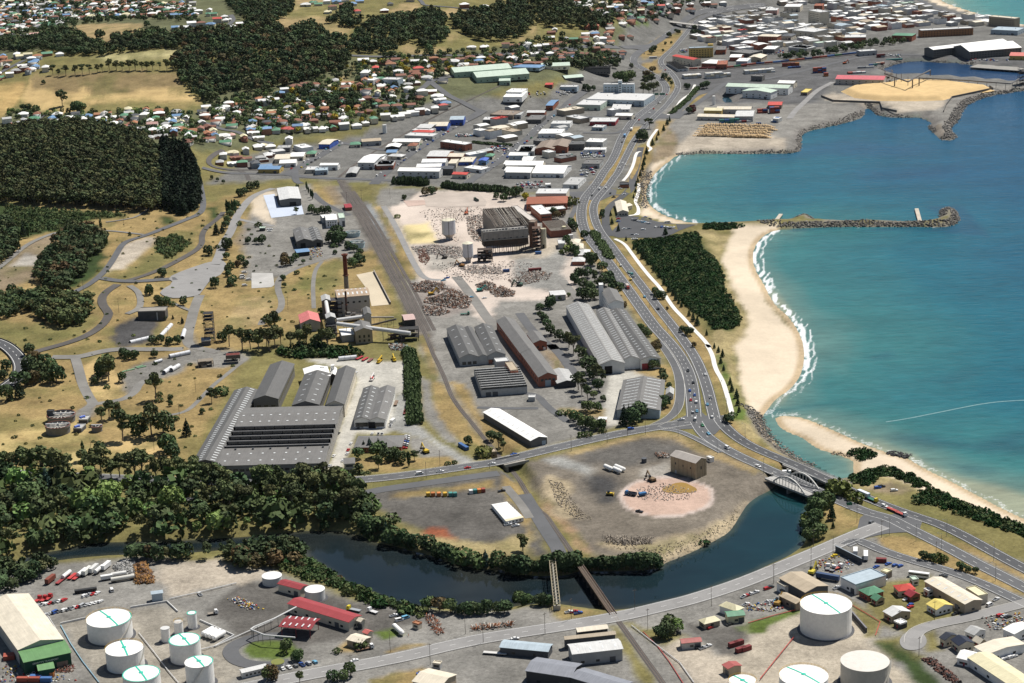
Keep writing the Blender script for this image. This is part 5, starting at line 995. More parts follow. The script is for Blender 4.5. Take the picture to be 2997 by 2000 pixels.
def shops(zone,t,poly,ang,cx_,cy_,keep,seed):
 pp=np.array([tuple(G(t,*p).xy)for p in poly]);c=pp.mean(0);rs=random.Random(seed);ca,sa=math.cos(R(ang)),math.sin(R(ang));n=0
 for i in range(-40,41):
  for j in range(-60,61):
   u,v=i*cx_+(i//4)*9,j*cy_+(j//2)*11
   x,y=c[0]+u*ca-v*sa+rs.uniform(-2,2),c[1]+u*sa+v*ca+rs.uniform(-1.5,1.5)
   if not inside(np.array([[x,y]]),pp)[0]or rs.random()>keep:continue
   if any((x-a)**2+(y-b)**2<(r_+11)**2 for a,b,r_ in TAKEN):continue
   if np.min((RALL[:,0]-x)**2+(RALL[:,1]-y)**2)<15**2:continue
   k_=rs.randrange(len(SHOPS));wb,rb=SHOPS[k_];rc=rs.choices('wWlgncrRsapdt',(9,8,7,5,4,4,1,.6,1,1,.6,1,2))[0];wcn=rs.choice('wwcktlglc')
   o=thing('shop_building','%s-roofed %s shop building %s'%(word(rc),word(wcn)+'-walled',zone),'building',(x,y,hz(x,y)),R(ang+rs.choice((0,90,0))),'city-centre shops')
   s_=rs.uniform(.8,1.1);o.scale=(s_,s_,s_*rs.uniform(.9,1.2));add('wall',wb,o,color=K[wcn]);add('roof',rb,o,color=K[rc]);n+=1
 return n
n1=shops('near the far beach','a3',[(620,30),(1000,-10),(1400,-10),(1560,80),(2000,170),(2050,200),(1950,225),(1450,240),(1000,290),(700,240),(650,180)],24,28,21,.95,5)
n2=shops('behind the port railway','a3',[(0,130),(330,130),(480,200),(700,250),(1000,300),(1000,380),(760,420),(500,440),(200,470),(0,460),(-300,420),(-560,330),(-480,250),(-250,150)],22,28,21,.9,6)
n3=shops('by the highway bend','a3',[(-520,150),(-200,120),(60,90),(120,30),(450,0),(600,0),(470,60),(330,120),(0,120),(-300,200),(-500,250)],20,27,22,.85,8)
n4=shops('between rail line and strip','a2',[(-140,950),(60,880),(180,880),(480,900),(560,960),(420,1000),(200,1080),(80,1180),(-100,1200),(-330,1160),(-360,1060)],38,30,24,.8,9)
n5=shops('around the sports greens','e3',[(560,150),(640,120),(700,170),(900,180),(960,190),(800,330),(620,330),(620,290),(700,200)],35,27,22,.7,10)
shops('in the blocks behind the cypress hedge','e3',[(0,190),(230,80),(420,60),(560,180),(1000,140),(1080,240),(760,400),(560,400),(150,300)],36,26,20,.55,12)
shops('in the highway strip blocks','e1',[(0,280),(340,260),(700,290),(1000,270),(860,420),(700,560),(560,640),(0,780)],36,26,20,.5,13)
shops('in the low-rise blocks by the branch line','a1',[(60,1270),(300,1190),(760,1190),(700,1230),(480,1360),(60,1420)],30,25,20,.6,14)
VV,FF,CX_,n0=[],[],[],0
for i,(t,pl,sp)in enumerate((('a0',[(-60,-20),(900,-20),(1600,50),(1700,150),(950,150),(600,180),(-60,340)],20),('a0',[(-60,490),(280,480),(420,560),(280,640),(60,700),(-60,700)],21),('a1',[(0,980),(300,760),(900,680),(1400,600),(2323,480),(2323,590),(1700,640),(1400,860),(600,1090),(0,1180)],22),('a2',[(0,420),(500,340),(900,250),(1250,130),(1500,30),(420,0),(600,120),(900,330),(900,540),(0,580)],22),('a0',[(1800,900),(2323,860),(2323,1220),(1800,1240),(900,1120),(1400,1080)],22),('a0',[(60,980),(1500,960),(1600,1180),(1000,1120),(60,1090)],23))):
 pp=np.array([tuple(G(t,*p).xy)for p in pl]);rs=random.Random(i+50);lo,hi=pp.min(0),pp.max(0)
 for gx in np.arange(lo[0],hi[0],sp):
  for gy_ in np.arange(lo[1],hi[1],sp*.8):
   x,y=gx+rs.uniform(-5,5),gy_+rs.uniform(-4,4)
   if not inside(np.array([[x,y]]),pp)[0]or any(abs(o.location.x-x)+abs(o.location.y-y)<15 for o in THINGS)or np.min((RALL[:,0]-x)**2+(RALL[:,1]-y)**2)<90:continue
   wb,rt_,rm_=rs.choice(PLANS);a=R(rs.choice((8,98))+rs.uniform(-8,8));ca,sa=math.cos(a),math.sin(a);rc=K[rs.choice('wwwglrrrodGyb')];wc=rs.choice(WALLC)
   for me,c in((wb,wc),(rt_,rc)):
    v=np.array([q.co[:]for q in me.vertices]);VV.append(np.stack([v[:,0]*ca-v[:,1]*sa+x,v[:,0]*sa+v[:,1]*ca+y,v[:,2]+hz(x,y)],1));FF+=[[f.vertices[0]+n0,f.vertices[j]+n0,f.vertices[j+1]+n0]for f in me.polygons for j in range(1,len(f.vertices)-1)];CX_.append(np.tile(c,(len(v),1)));n0+=len(v)
k=NT('loose_debris');a_=k.n('ShaderNodeAttribute',attribute_name='Col');M['debris']=k.fin(a_.outputs['Color'],.8,0,.25)
me=np_mesh('distant_houses',np.vstack(VV),FF,M['debris']);vcol(me,'Col',np.vstack(CX_));o=kind(add('distant_houses',me),'stuff');o['label']='small houses packed through the far suburbs';o['category']='houses'
# -- trees and shrubs
k=NT('foliage');a_=k.n('ShaderNodeAttribute',attribute_name='Tint');c_=k.vscale(k.ocol(),a_.outputs['Fac'])
k.p.inputs['Subsurface Weight'].default_value=0.0
M['leaf']=k.fin(c_,.75,0,.12)
k=NT('mixed_foliage');a_=k.n('ShaderNodeAttribute',attribute_name='Col');M['leafcol']=k.fin(a_.outputs['Color'],.75,0,.12)
M['bark']=m_plain('bark',(.20,.165,.13),.9,.3,.8)
def leaf_quads(P,Nn,s,rs,jitter=.55):
 n=len(P);Nn=Nn+rs.normal(0,jitter,(n,3));Nn/=np.linalg.norm(Nn,axis=1)[:,None]+1e-9
 a=np.cross(Nn,rs.normal(0,1,(n,3)));a/=np.linalg.norm(a,axis=1)[:,None]+1e-9;b=np.cross(Nn,a)
 s=(s*rs.uniform(.6,1.4,n))[:,None];a,b=a*s,b*s*rs.uniform(.5,.95,n)[:,None]
 V=np.stack([P-a-b*.6,P+a*.7-b,P+a+b*.6,P-a*.7+b],1).reshape(-1,3)
 return V,np.arange(4*n).reshape(n,4)
def crown_pts(blobs,nq,rs):
 vol=np.array([b[3]*b[4]for b in blobs]);P,Q,T=[],[],[]
 for(x,y,z,r,rz_),w_ in zip(blobs,vol/vol.sum()):
  m=int(nq*w_*1.5)+4;d=rs.normal(0,1,(m,3));d/=np.linalg.norm(d,axis=1)[:,None];d=d[d[:,2]>-.75]
  rad=rs.uniform(.72,1.06,len(d))[:,None];p=d*rad*np.array([r,r,rz_])+np.array([x,y,z])
  keep=np.ones(len(p),bool)
  for(x2,y2,z2,r2,rz2)in blobs:
   if(x2,y2,z2)==(x,y,z):continue
   keep&=(((p[:,0]-x2)/r2)**2+((p[:,1]-y2)/r2)**2+((p[:,2]-z2)/rz2)**2)>.55
  tone=rs.uniform(.8,1.2)
  P.append(p[keep]);Q.append(d[keep]);T.append(np.full(keep.sum(),tone)*rs.uniform(.78,1.22,keep.sum()))
 return np.vstack(P),np.vstack(Q),np.concatenate(T)
def make_tree(kind_,seed,nq,ls):
 rs=np.random.default_rng(seed);tb=MB()
 if kind_=='gum':
  H=16;blobs=[];n=8
  for i in range(n):
   t=rs.uniform(0,6.28);q=rs.uniform(1.0,4.2);z=rs.uniform(7.5,14);blobs.append((q*math.cos(t),q*math.sin(t),z,rs.uniform(1.7,2.9),rs.uniform(1.2,2.0)))
  blobs.append((0,0,13.2,2.6,2.2));tb.bar((0,0,-.5),(.2,.1,7),.42,0,6,.28)
  for b in blobs:tb.bar((.2,.1,rs.uniform(4,7)),b[:3],.17,0,4,.05)
 elif kind_=='round':
  H=9;blobs=[(0,0,5.2,3.6,3.4)]
  for i in range(7):
   t=i*.9+rs.uniform(-.3,.3);q=rs.uniform(1.6,2.6);blobs.append((q*math.cos(t),q*math.sin(t),rs.uniform(2.6,6.6),rs.uniform(1.5,2.4),rs.uniform(1.5,2.2)))
  tb.bar((0,0,-.5),(0,0,4),.35,0,6,.2)
 elif kind_=='conifer':
  H=15;blobs=[]
  for i in range(9):
   f=i/8;r=3.7*(1-f)**.8+.45;t=rs.uniform(0,6.28)
   for j in range(3 if r>1.4 else 1):
    a=t+j*2.1;q=r*.45 if r>1.4 else 0;blobs.append((q*math.cos(a),q*math.sin(a),1.8+12.4*f,r*.62,1.15))
  tb.bar((0,0,-.5),(0,0,13),.3,0,5,.06)
 elif kind_=='poplar':
  H=14;blobs=[(rs.uniform(-.3,.3),rs.uniform(-.3,.3),2+i*1.6,1.7*math.sin(.35+2.5*(i/7.5)),1.5)for i in range(8)]
  tb.bar((0,0,-.5),(0,0,10),.25,0,5,.06)
 elif kind_=='norfolk':
  H=12;blobs=[]
  for i in range(8):
   f=i/7;r=3.2*(1-f)+.35
   for j in range(5):
    t=j*1.257+i*.6;blobs.append((r*.62*math.cos(t),r*.62*math.sin(t),1.6+10*f,r*.40+.15,.38))
  tb.bar((0,0,-.5),(0,0,12),.22,0,5,.04)
 else:
  H=2.6;blobs=[(0,0,1.1,1.7,1.4)]
  for i in range(4):
   t=i*1.6+rs.uniform(-.4,.4);blobs.append((1.3*math.cos(t),1.3*math.sin(t),rs.uniform(.6,1.2),rs.uniform(.9,1.3),rs.uniform(.8,1.2)))
  tb.bar((0,0,-.3),(0,0,1),.1,0,4,.05)
 P,Q,T=crown_pts(blobs,nq,rs);V,Fq=leaf_quads(P,Q,ls,rs)
 return V,Fq,T,tb,H
def tint_attr(me,T,name='Tint'):
 at=me.attributes.new(name,'FLOAT','POINT');at.data.foreach_set('value',np.repeat(T,4).astype(np.float32))
TREES={}
for kd,nq,ls,nv in(('gum',620,.62,4),('round',520,.58,4),('conifer',620,.55,3),('poplar',380,.5,2),('norfolk',420,.5,2),('shrub',150,.38,3)):
 TREES[kd]=[]
 for i in range(nv):
  V_,Fq,T,tb,H=make_tree(kd,40+i*7+len(kd),nq,ls)
  me=np_mesh('crown',V_,Fq,M['leaf']);tint_attr(me,T);TREES[kd].append((me,tb.data('trunk',M['bark']),H))
TC=dict(g=('gum',(.058,.068,.028)),G=('gum',(.044,.054,.024)),r=('round',(.030,.046,.020)),R=('round',(.045,.066,.026)),w=('round',(.085,.125,.038)),y=('round',(.33,.27,.03)),o=('round',(.060,.046,.022)),q=('round',(.075,.022,.022)),c=('conifer',(.020,.034,.019)),C=('conifer',(.032,.055,.045)),p=('poplar',(.026,.050,.020)),n=('norfolk',(.024,.042,.020)),s=('shrub',(.042,.060,.022)),d=('shrub',(.016,.042,.011)),u=('shrub',(.13,.15,.045)))
for q_ in TC:TC[q_]=(TC[q_][0],tuple(v*(1.0 if q_ in 'yu'else 1.35 if q_ in 'cdq'else 1.95)for v in TC[q_][1]))
TNAME=dict(gum='gum_tree',round='broadleaf_tree',conifer='conifer_tree',poplar='poplar_tree',norfolk='norfolk_pine',shrub='shrub')
TWORD=dict(g='olive gum tree',G='dark gum tree',r='dark round tree',R='green round tree',w='light green willow-like tree',y='yellow-flowering tree',o='bronze-leaved tree',q='maroon-leaved tree',c='dark conifer',C='blue-green conifer',p='columnar poplar',n='tiered coastal pine',s='green shrub',d='dark shrub',u='yellow-green shrub')
rt=random.Random(3)
def plant(code,pos,h,label,group=None):
 kd,c=TC[code];me,tm,H=rt.choice(TREES[kd]);s_=h/H;f=rt.uniform(.82,1.2)
 o=thing(TNAME[kd],label,'tree'if kd!='shrub'else 'shrub',pos,rt.uniform(0,6.28),group);w_=rt.uniform(.88,1.15)
 o.scale=(s_*w_,s_*w_,s_)
 add('crown',me,o,color=(c[0]*f*rt.uniform(.9,1.15),c[1]*f,c[2]*f));add('trunk',tm,o)
 return o
def trees(zone,t,h0,s):
 for tok in s.split():
  q=tok.split(',');c=q[-1];plant(c,G(t,float(q[0]),float(q[1])),float(q[2])*rt.uniform(.93,1.07)if len(q)>3 else h0*rt.uniform(.78,1.25),TWORD[c]+' '+zone)
trees('by the old settling tanks','c0',16,'870,760,g 1000,700,G 1045,900,24,G 1290,870,25,G 1180,860,r 1390,850,r 930,720,G 700,1075,9,r 705,1010,9,p 850,1005,9,r 1590,860,c 1470,1060,r 1420,1000,R 1490,730,4,s 1800,580,G 1880,510,7,s 1720,672,5,r')
trees('around the straw-coloured clearing','c0',8,'925,395,21,g 870,360,15,r 905,330,17,R 810,425,r 1040,405,r 1090,215,r 1150,205,r 1050,190,r 1310,195,r 1325,550,22,g 1355,525,4,s 1355,570,4,s 1450,560,5,r 1452,608,5,r 910,455,3,s')
trees('beside the viaduct bend','c0',13,'260,330,r 330,385,r 420,415,R 480,405,r 300,250,o 380,280,r 250,180,r 170,540,c 90,560,c 130,430,r 210,440,r 290,420,o 60,300,9,r 30,380,9,r 60,560,r 440,340,R')
trees('in the tall row above the mill road','c0',18,'40,1180,g 120,1190,g 200,1195,g 280,1200,g 370,1225,25,g 490,1300,28,g 560,1210,G 740,1205,g 800,1225,g 860,1195,g 950,1245,g 1020,1215,G 1090,1260,g 1150,1230,G 1215,1240,g 1330,1270,g 1400,1240,G 1450,1265,g 1520,1240,g 1590,1275,g 1660,1270,g 1720,1300,g 1800,1300,g 1850,1270,R')
trees('in the thicket below the mill road','c0',16,'880,1510,w 930,1450,w 710,1540,w 530,1550,g 470,1500,g 250,1480,R 1500,1470,w 1440,1500,w 1160,1540,w 1680,1530,p 1830,1440,g 1900,1430,g 2030,1460,g 2090,1480,G 330,1380,r 400,1360,C 1960,1500,g')
trees('on the bank left of the spits','c1',19,'60,1330,g 150,1390,g 240,1370,g 330,1400,g 420,1370,G 500,1430,g 590,1400,g 680,1390,g 760,1420,g 840,1440,g 890,1480,g 300,1500,G 450,1530,g 580,1520,G 700,1540,G 800,1550,G 120,1480,g')
trees('in the garden by the works office','c1',9.5,'870,1055,R 915,985,c 965,985,C 1020,1045,R 1060,1030,r 1120,1075,r 1180,1060,R 1230,1095,r 1300,1120,p 1345,1070,G 1040,1140,g 1040,985,c 1625,1110,3,s 1685,1100,3,s')
trees('beside the railway cutting','c1',8.5,'1800,935,r 2060,965,12,G 1900,1040,R 1930,1030,u 2100,990,g 2000,900,r')
trees('behind the finishing works','b1',17,'90,1520,g 160,1530,g 210,1510,g 290,1540,G 370,1545,g 430,1530,g 510,1550,g 560,1545,G 610,1550,g 120,1340,8,R 100,1310,6,s 160,1420,G 545,1240,5,R')
trees('behind the finishing works','b0',18,'1950,1525,g 2060,1560,g 2130,1550,G 2200,1560,g 2290,1560,G 1890,1480,9,r')
trees('on the old works hill','b0',9,'1270,1085,r 1380,1185,r 1420,1180,R 1340,1150,r 1560,1175,r 1460,1180,5,s 1380,930,r 1840,575,13,c 1890,560,c 1920,520,r 1930,700,13,r 1950,680,r 1925,785,r 1830,1025,r 1770,750,r 1850,690,4,s 1300,1500,r 1370,1500,r 1440,1510,r 1510,1500,r 1550,1330,6,c 1400,1300,5,r 1470,1290,4,c 860,555,15,p 240,600,15,p 200,590,14,c 1000,390,5,r 700,430,6,r 750,800,4,s')
trees('in the gully behind the works road','b0',8,'1940,930,r 1980,1000,R 1960,870,r 1940,900,R 2020,850,o 2090,850,r 2050,820,R 1960,1010,r 2035,495,4,s 2200,505,5,s 2110,650,r 2180,650,r 2230,650,r')
trees('near the blue-white slab','b0',9.5,'1935,400,15,p 1955,410,16,p 1980,405,16,p 2000,390,14,p 1960,440,R 1930,470,R 2010,350,r 2040,250,r 2080,240,r 2130,200,r 2180,180,r 1900,140,5,r 1850,120,5,r 1800,100,5,r')
trees('around the old substation','b1',9,'430,195,p 445,225,p 465,255,p 480,275,p 470,390,R 520,400,R 560,395,r 610,395,r 350,180,5,r 640,640,13,r 690,590,13,r 700,660,15,r 720,640,13,r 740,620,r 660,680,5,s 670,740,5,r 780,700,r 830,720,r 880,760,r 860,790,R 830,850,R 890,830,r 800,820,6,s 240,790,o 290,830,r 335,790,R 250,840,o 400,820,5,R 345,910,4,s 230,960,6,r 240,1020,5,r 340,400,g')
trees('at the top of the demolition site','b1',8,'1258,278,r 1490,230,r 1520,220,o 1440,240,o 2040,270,R 2100,290,R 2150,260,12,r 2200,250,12,r 2235,240,11,r 2290,270,y 1200,430,4,u')
trees('in the clump beside the demolition yard','b2',12,'680,835,r 640,800,r 760,890,r 820,970,r 560,950,r 640,940,r 700,990,G 600,1030,r 780,1010,r 850,1030,r 640,1130,r 700,1120,r 590,1125,r 890,1085,r 740,1040,G 530,990,r 660,1060,R')
trees('between the pavilions and the highway','b2',9,'460,660,r 490,690,R 520,740,r 550,770,R 480,730,u 610,615,r 485,350,r 500,320,u 380,440,o 350,420,r 430,420,o 520,540,r 500,510,R 110,280,y 320,370,5,R')
trees('in the avenue between brick stores and warehouses','b2',9,'230,1235,r 240,1290,r 270,1310,r 290,1365,r 320,1425,r 400,1470,r 460,1480,r 320,1200,r 330,1160,r 400,1130,4,R 480,1100,4,R')
trees('in the avenue between brick stores and warehouses','c2',13,'480,110,G 520,160,G 560,210,G 590,240,G 640,320,r 690,370,r 720,400,G 760,430,G 730,480,r 640,560,G 590,510,G 560,470,G 690,540,6,R 770,565,5,r')
trees('beside the concrete entrance drive','c2',8,'620,645,R 660,660,R 720,650,R 520,730,R 560,760,R 600,790,R 660,800,r 700,815,R 760,805,r 740,790,R 410,680,4,s 480,680,4,s 590,870,4,s 640,865,4,s 760,835,4,s 950,770,15,c 990,740,13,c 1030,760,14,r 1070,720,14,r 1100,700,12,r')
trees('beside the highway warehouses','c2',8,'1190,290,R 1220,285,R 1275,350,r 1290,390,r 1280,630,R 1300,610,r 1270,600,R 1330,455,5,r 1240,140,o 1200,130,o')
trees('beside the highway warehouses','b2',7,'1090,1390,R 1130,1420,R 1160,1440,R 1100,1440,r 1200,1540,o 1230,1520,o 950,1190,o')
trees('on the verge by the shore path','b2',7,'1210,1080,r 1250,1100,r 1230,1120,r 1280,1120,r 1440,1400,r 1480,1420,r 1510,1430,r 1545,1530,5,o 1315,1210,3,o')
trees('in line beside the white path','b2',7,'1030,700,n 1070,735,n 1105,780,n 1150,830,n 1200,890,n 1250,940,n 1290,1000,n 1330,1060,n 1365,1090,n 1390,1130,n 1412,1160,5,n 1435,1190,5,n 1500,1265,n 1535,1310,n 1570,1345,n 1650,1430,5,n 1715,1540,5,n 1110,740,n 1135,790,n')
trees('in line beside the white path','c2',6,'1750,150,n 1785,190,n 1770,245,n 1795,305,n 1850,425,n 1865,485,n 1905,540,n 1915,600,n 1925,660,n 1820,740,r 1850,750,r 1868,700,4,s')
trees('in the row behind the small beach','a2',8,'1335,1035,n 1315,1065,n 1285,1115,n 1240,1155,n 1225,1195,n 1190,1240,n 1140,1310,n 1125,1360,n 1115,1410,n 1105,1450,n 1085,1500,n 1065,1550,n 1365,950,n')
trees('around the beach car park','b2',5.5,'1050,165,n 1045,215,n 1030,265,n 835,415,n 845,485,n 900,545,8,n 1300,575,8,n 965,625,n 760,430,r 765,400,r')
trees('beside the highway bend in town','a2',9,'1105,1200,15,r 1080,1190,r 1130,1190,r 1165,1095,13,G 1130,1060,g 900,700,17,R 940,710,18,R 980,700,17,R 1010,680,14,R 650,780,r 620,770,r 690,770,r 1110,800,16,G 1160,810,18,G 1200,800,17,G 1130,740,16,G 1180,720,16,G 1230,770,13,G 1150,680,14,o 1190,620,o 1180,460,r 1200,440,r 1280,440,5,r 1330,320,r 1410,290,r 1390,280,r 1300,380,5,r 1350,375,5,r 1490,760,r 1470,740,6,r 1350,740,g 1290,680,r 1330,690,6,r 1530,300,r 1560,290,r 1590,295,r 1550,250,r 1620,760,r 1650,750,r 1010,580,r 1500,970,r 1530,960,q')
trees('beside the arched bridge','c3',9,'750,1350,u 730,1345,u 850,1390,6,u 895,1415,6,u 570,1450,r 540,1490,r 600,1470,r')
trees('on the grassy river point','d3',9,'640,70,R 670,60,r 560,120,R 520,130,r 600,130,R 500,220,u 530,250,r 555,200,R 580,340,R 530,370,R 490,360,R 560,300,r 690,180,n 700,250,5,n 480,280,R')
trees('on the highway traffic island','d3',5,'1470,515,r 1510,525,r 1550,525,r 1600,535,u 1640,530,u 1800,610,r 1850,625,r 1910,635,r 1780,600,R')
trees('beside the bungalow at the river road','d2',9,'1270,1190,r 1310,1180,r 1250,1180,r 1400,1130,w 1330,1120,R 1200,895,4,s 1180,900,4,g 1250,880,4,g 1290,870,3,g')
trees('at the fuel depot','d1',8,'255,1310,R 360,1375,R 340,1380,R 890,1270,5,s 690,1310,3,s 130,1545,o 100,1550,R 800,1510,R 740,1550,R 650,1555,r 370,1590,g')
trees('on the riverbank by the pipe yard','d1',8,'1450,950,R 1480,940,R 1560,960,o 1650,970,R 1690,970,C 1760,980,r 1800,985,r 1850,980,r 1900,985,r 1960,975,r 2010,975,g 2060,970,r 2110,975,r 2140,970,r 2240,900,R 2290,905,R')
trees('on the riverbank by the pipe yard','d2',7,'60,910,R 110,905,R 160,900,R 220,905,r 260,905,r 310,905,r 330,900,r')
trees('below the dark gravel spit','d1',10,'1015,260,G 1060,270,C 1110,370,14,C 1160,390,14,R 1190,400,r 960,310,R 940,290,R 1250,390,R 1300,410,r 1350,420,r 1430,430,C 1460,450,r 1550,490,R 1590,500,r 1620,510,r 1740,545,s 1850,570,R 1900,575,7,s 1950,580,C 2060,595,R 2150,620,r 2200,630,r 2240,640,r 2290,650,r 2265,440,g')
trees('at the foot of the rubble bank','d2',10,'620,600,r 660,610,r 690,600,r 730,605,r 780,610,r 820,600,r 870,610,r 910,605,r 950,600,r 1000,605,r 1040,600,r 1080,605,r 1120,600,r 1160,605,r 1200,600,r 1240,590,r')
trees('between the pipe bridge and rail bridge','d2',11,'390,620,r 430,640,r 460,630,r 500,620,r 530,600,r 410,600,r 20,640,r 70,650,r 120,640,r 170,640,r 220,640,r 270,630,r 300,620,r 90,450,G')
trees('on the paddock slopes at far left','a0',11,'530,905,22,G 660,965,17,R 630,955,R 690,965,15,R 850,330,15,r 870,325,r 965,345,r 370,715,6,r 240,950,r 200,940,r 310,960,R 110,960,7,w 1200,950,6,r 1240,945,5,r 820,960,4,r 1740,890,4,r 1250,230,r 1300,290,r 1340,290,r')
trees('in the gum row on the paddock skyline','a0',14,'450,640,G 500,650,G 560,645,G 640,640,G 700,635,G 760,630,G 830,620,g 870,610,g 930,600,g 990,600,g 1040,600,g 1100,600,g 1150,600,g 1210,600,g 1250,600,g 1300,600,g 1360,595,g 1420,600,g 1470,600,g')
LOW={kd:[[q for j,q in enumerate(make_tree(kd,900+i,nq,ls))if j!=3]for i in range(3)]for kd,nq,ls in(('gum',230,.85),('round',180,.78),('conifer',170,.8),('shrub',70,.5))}
def wood(name,label_,t,poly,spacing,hs,mixs,seed,trunk=0.0):
 tone=.75 if name in('gum_plantation','pine_plantation')else.85 if name=='hill_forest'else.95
 rs=np.random.default_rng(seed);pp=np.array([tuple(G(t,*p).xy)for p in poly]);lo,hi=pp.min(0),pp.max(0)
 n=int((hi[0]-lo[0])*(hi[1]-lo[1])/spacing**2)+1;P=rs.uniform(lo,hi,(n*2,2));P=P[inside(P,pp)]
 cell={};out=[]
 for p in P:
  key=(int(p[0]//spacing),int(p[1]//spacing))
  if key in cell:continue
  cell[key]=1;out.append(p)
 VV,CC=[],[];codes=[m for m,w_ in mixs for _ in range(w_)]
 for p in out:
  code=codes[rs.integers(len(codes))];kd,c=TC[code];kd=kd if kd in LOW else 'round'
  V_,Fq,T,H=LOW[kd][rs.integers(3)];h=rs.uniform(*hs);s_=h/H;a=rs.uniform(0,6.28);ca,sa=math.cos(a),math.sin(a);w_=rs.uniform(.9,1.25)*(1.0 if kd!='gum'else 1.05)
  q=V_*np.array([s_*w_,s_*w_,s_]);g=hz(p[0],p[1])
  if g<.3:continue
  q=np.stack([q[:,0]*ca-q[:,1]*sa+p[0],q[:,0]*sa+q[:,1]*ca+p[1],q[:,2]+g],1)
  f=rs.uniform(.65,1.35)*tone;cc=np.repeat(T,4)[:,None]*np.array([c[0]*f*rs.uniform(.85,1.2),c[1]*f,c[2]*f])[None]
  VV.append(q);CC.append(cc)
  if trunk:
   r_=.22;b0,b1_=(p[0],p[1],g-.5),(p[0],p[1],g+h*.62)
   tq=np.array([(b0[0]-r_,b0[1],b0[2]),(b0[0]+r_,b0[1],b0[2]),(b1_[0]+r_*.5,b1_[1],b1_[2]),(b1_[0]-r_*.5,b1_[1],b1_[2]),(b0[0],b0[1]-r_,b0[2]),(b0[0],b0[1]+r_,b0[2]),(b1_[0],b1_[1]+r_*.5,b1_[2]),(b1_[0],b1_[1]-r_*.5,b1_[2])])
   VV.append(tq);CC.append(np.tile(np.array([.22,.19,.15])*trunk,(8,1)))
 V_=np.vstack(VV);me=np_mesh(name,V_,np.arange(len(V_)).reshape(-1,4),M['leafcol']);vcol(me,'Col',np.vstack(CC))
 o=kind(add(name,me),'stuff');o['label']=label_;o['category']='woodland'
 return len(out)
nt_=0
nt_+=wood('gum_plantation','dense gum plantation covering the hill at left','v',[(-90,335),(60,300),(180,295),(300,315),(350,340),(372,400),(372,475),(345,490),(250,480),(60,470),(-90,460)],5.6,(12,17),[('g',3),('G',4)],1,trunk=1.0)
nt_+=wood('pine_plantation','block of dark pines beside the gum plantation','v',[(368,340),(425,350),(455,400),(456,465),(445,482),(420,497),(375,478)],5.0,(15,20),[('c',1)],2)
nt_+=wood('hill_forest','dark mixed forest on the slope beside the paddocks','a0',[(1500,620),(1560,720),(1650,820),(1780,870),(1950,800),(2323,760),(2960,590),(2960,500),(2900,420),(2500,300),(2323,240),(2000,265),(1700,275),(1500,290),(1400,420),(1640,420),(1480,500),(1480,590)],9.0,(9,15),[('r',3),('G',3),('R',2),('o',1)],3)
nt_+=wood('hill_forest','forest on the upper slopes near the top edge','a0',[(1900,-40),(2480,-40),(2500,90),(2330,240),(2100,240),(1990,100)],10,(9,14),[('r',3),('R',1),('G',2)],4)
nt_+=wood('hill_forest','belt of trees between the two paddock rows','a0',[(-40,360),(330,335),(480,255),(640,290),(760,360),(930,410),(960,330),(1300,290),(1500,290),(1500,400),(900,480),(640,480),(400,440),(-40,450)],9,(8,13),[('r',3),('R',2),('G',2)],5)
nt_+=wood('hill_forest','wooded hillside above the tiled-roof terrace','a1',[(770,440),(830,300),(1000,180),(1250,145),(1500,100),(1600,160),(1625,330),(1480,445),(1330,360),(1210,390),(1190,455),(900,465)],9,(9,14),[('r',3),('R',2),('G',3)],6)
nt_+=wood('hill_forest','tall gums on the wooded ridge in the top centre','a1',[(1640,170),(1900,110),(2100,60),(2323,-30),(2560,-30),(2740,100),(2980,190),(3020,250),(2880,270),(2600,235),(2480,240),(2350,235),(2250,330),(2200,360),(1900,350),(1700,260)],9.5,(11,17),[('G',4),('g',2),('r',2)],7)
nt_+=wood('hill_forest','tree belts among the hilltop paddocks','a1',[(300,260),(480,215),(560,260),(620,315),(760,320),(760,440),(560,400),(400,330),(200,290)],9,(8,13),[('r',3),('R',2)],8)
nt_+=wood('hill_forest','clumps around the hilltop houses','a1',[(620,200),(700,130),(800,60),(820,200),(1000,160),(820,250)],9,(8,14),[('r',2),('G',1)],9)
nt_+=wood('garden_trees','park trees beside the blue-grey factory block','a1',[(480,850),(560,830),(700,820),(880,840),(880,900),(800,950),(660,940),(540,960),(460,900)],8,(8,13),[('r',3),('R',1)],10)
nt_+=wood('garden_trees','garden trees among the houses below the forest','a0',[(1780,880),(2323,780),(2700,760),(2700,880),(2323,1080),(2100,1100),(1800,1020)],11,(6,11),[('r',3),('R',2),('w',1)],11)
nt_+=wood('garden_trees','garden trees among the houses below the striped paddock','a0',[(60,960),(760,960),(1400,940),(1700,1000),(1740,1230),(1500,1260),(1000,1080),(400,1020),(60,1010)],12,(5,9),[('r',2),('R',3),('w',1)],12)
nt_+=wood('garden_trees','garden trees in the far top-left suburb','a0',[(-60,-20),(900,-20),(1600,60),(1700,200),(900,190),(500,250),(-60,340)],15,(6,10),[('r',3),('R',2)],13)
nt_+=wood('garden_trees','garden trees through the middle suburb','a1',[(0,900),(800,560),(1100,480),(2323,430),(2323,560),(1700,620),(1300,760),(1500,900),(900,1080),(0,1180)],12,(5,10),[('r',4),('R',2),('y',1),('w',1)],14)
nt_+=wood('garden_trees','garden trees by the highway interchange','a2',[(0,400),(500,300),(900,200),(1300,160),(1500,60),(1700,40),(1700,0),(900,0),(400,10),(700,260),(300,350),(900,480),(900,560),(500,560),(0,570)],14,(6,11),[('r',4),('R',2)],15)
nt_+=wood('garden_trees','trees along the town railway reserve','a2',[(280,540),(560,520),(820,480),(900,520),(880,590),(600,590),(300,580)],11,(8,13),[('r',3),('R',1),('G',1)],16)
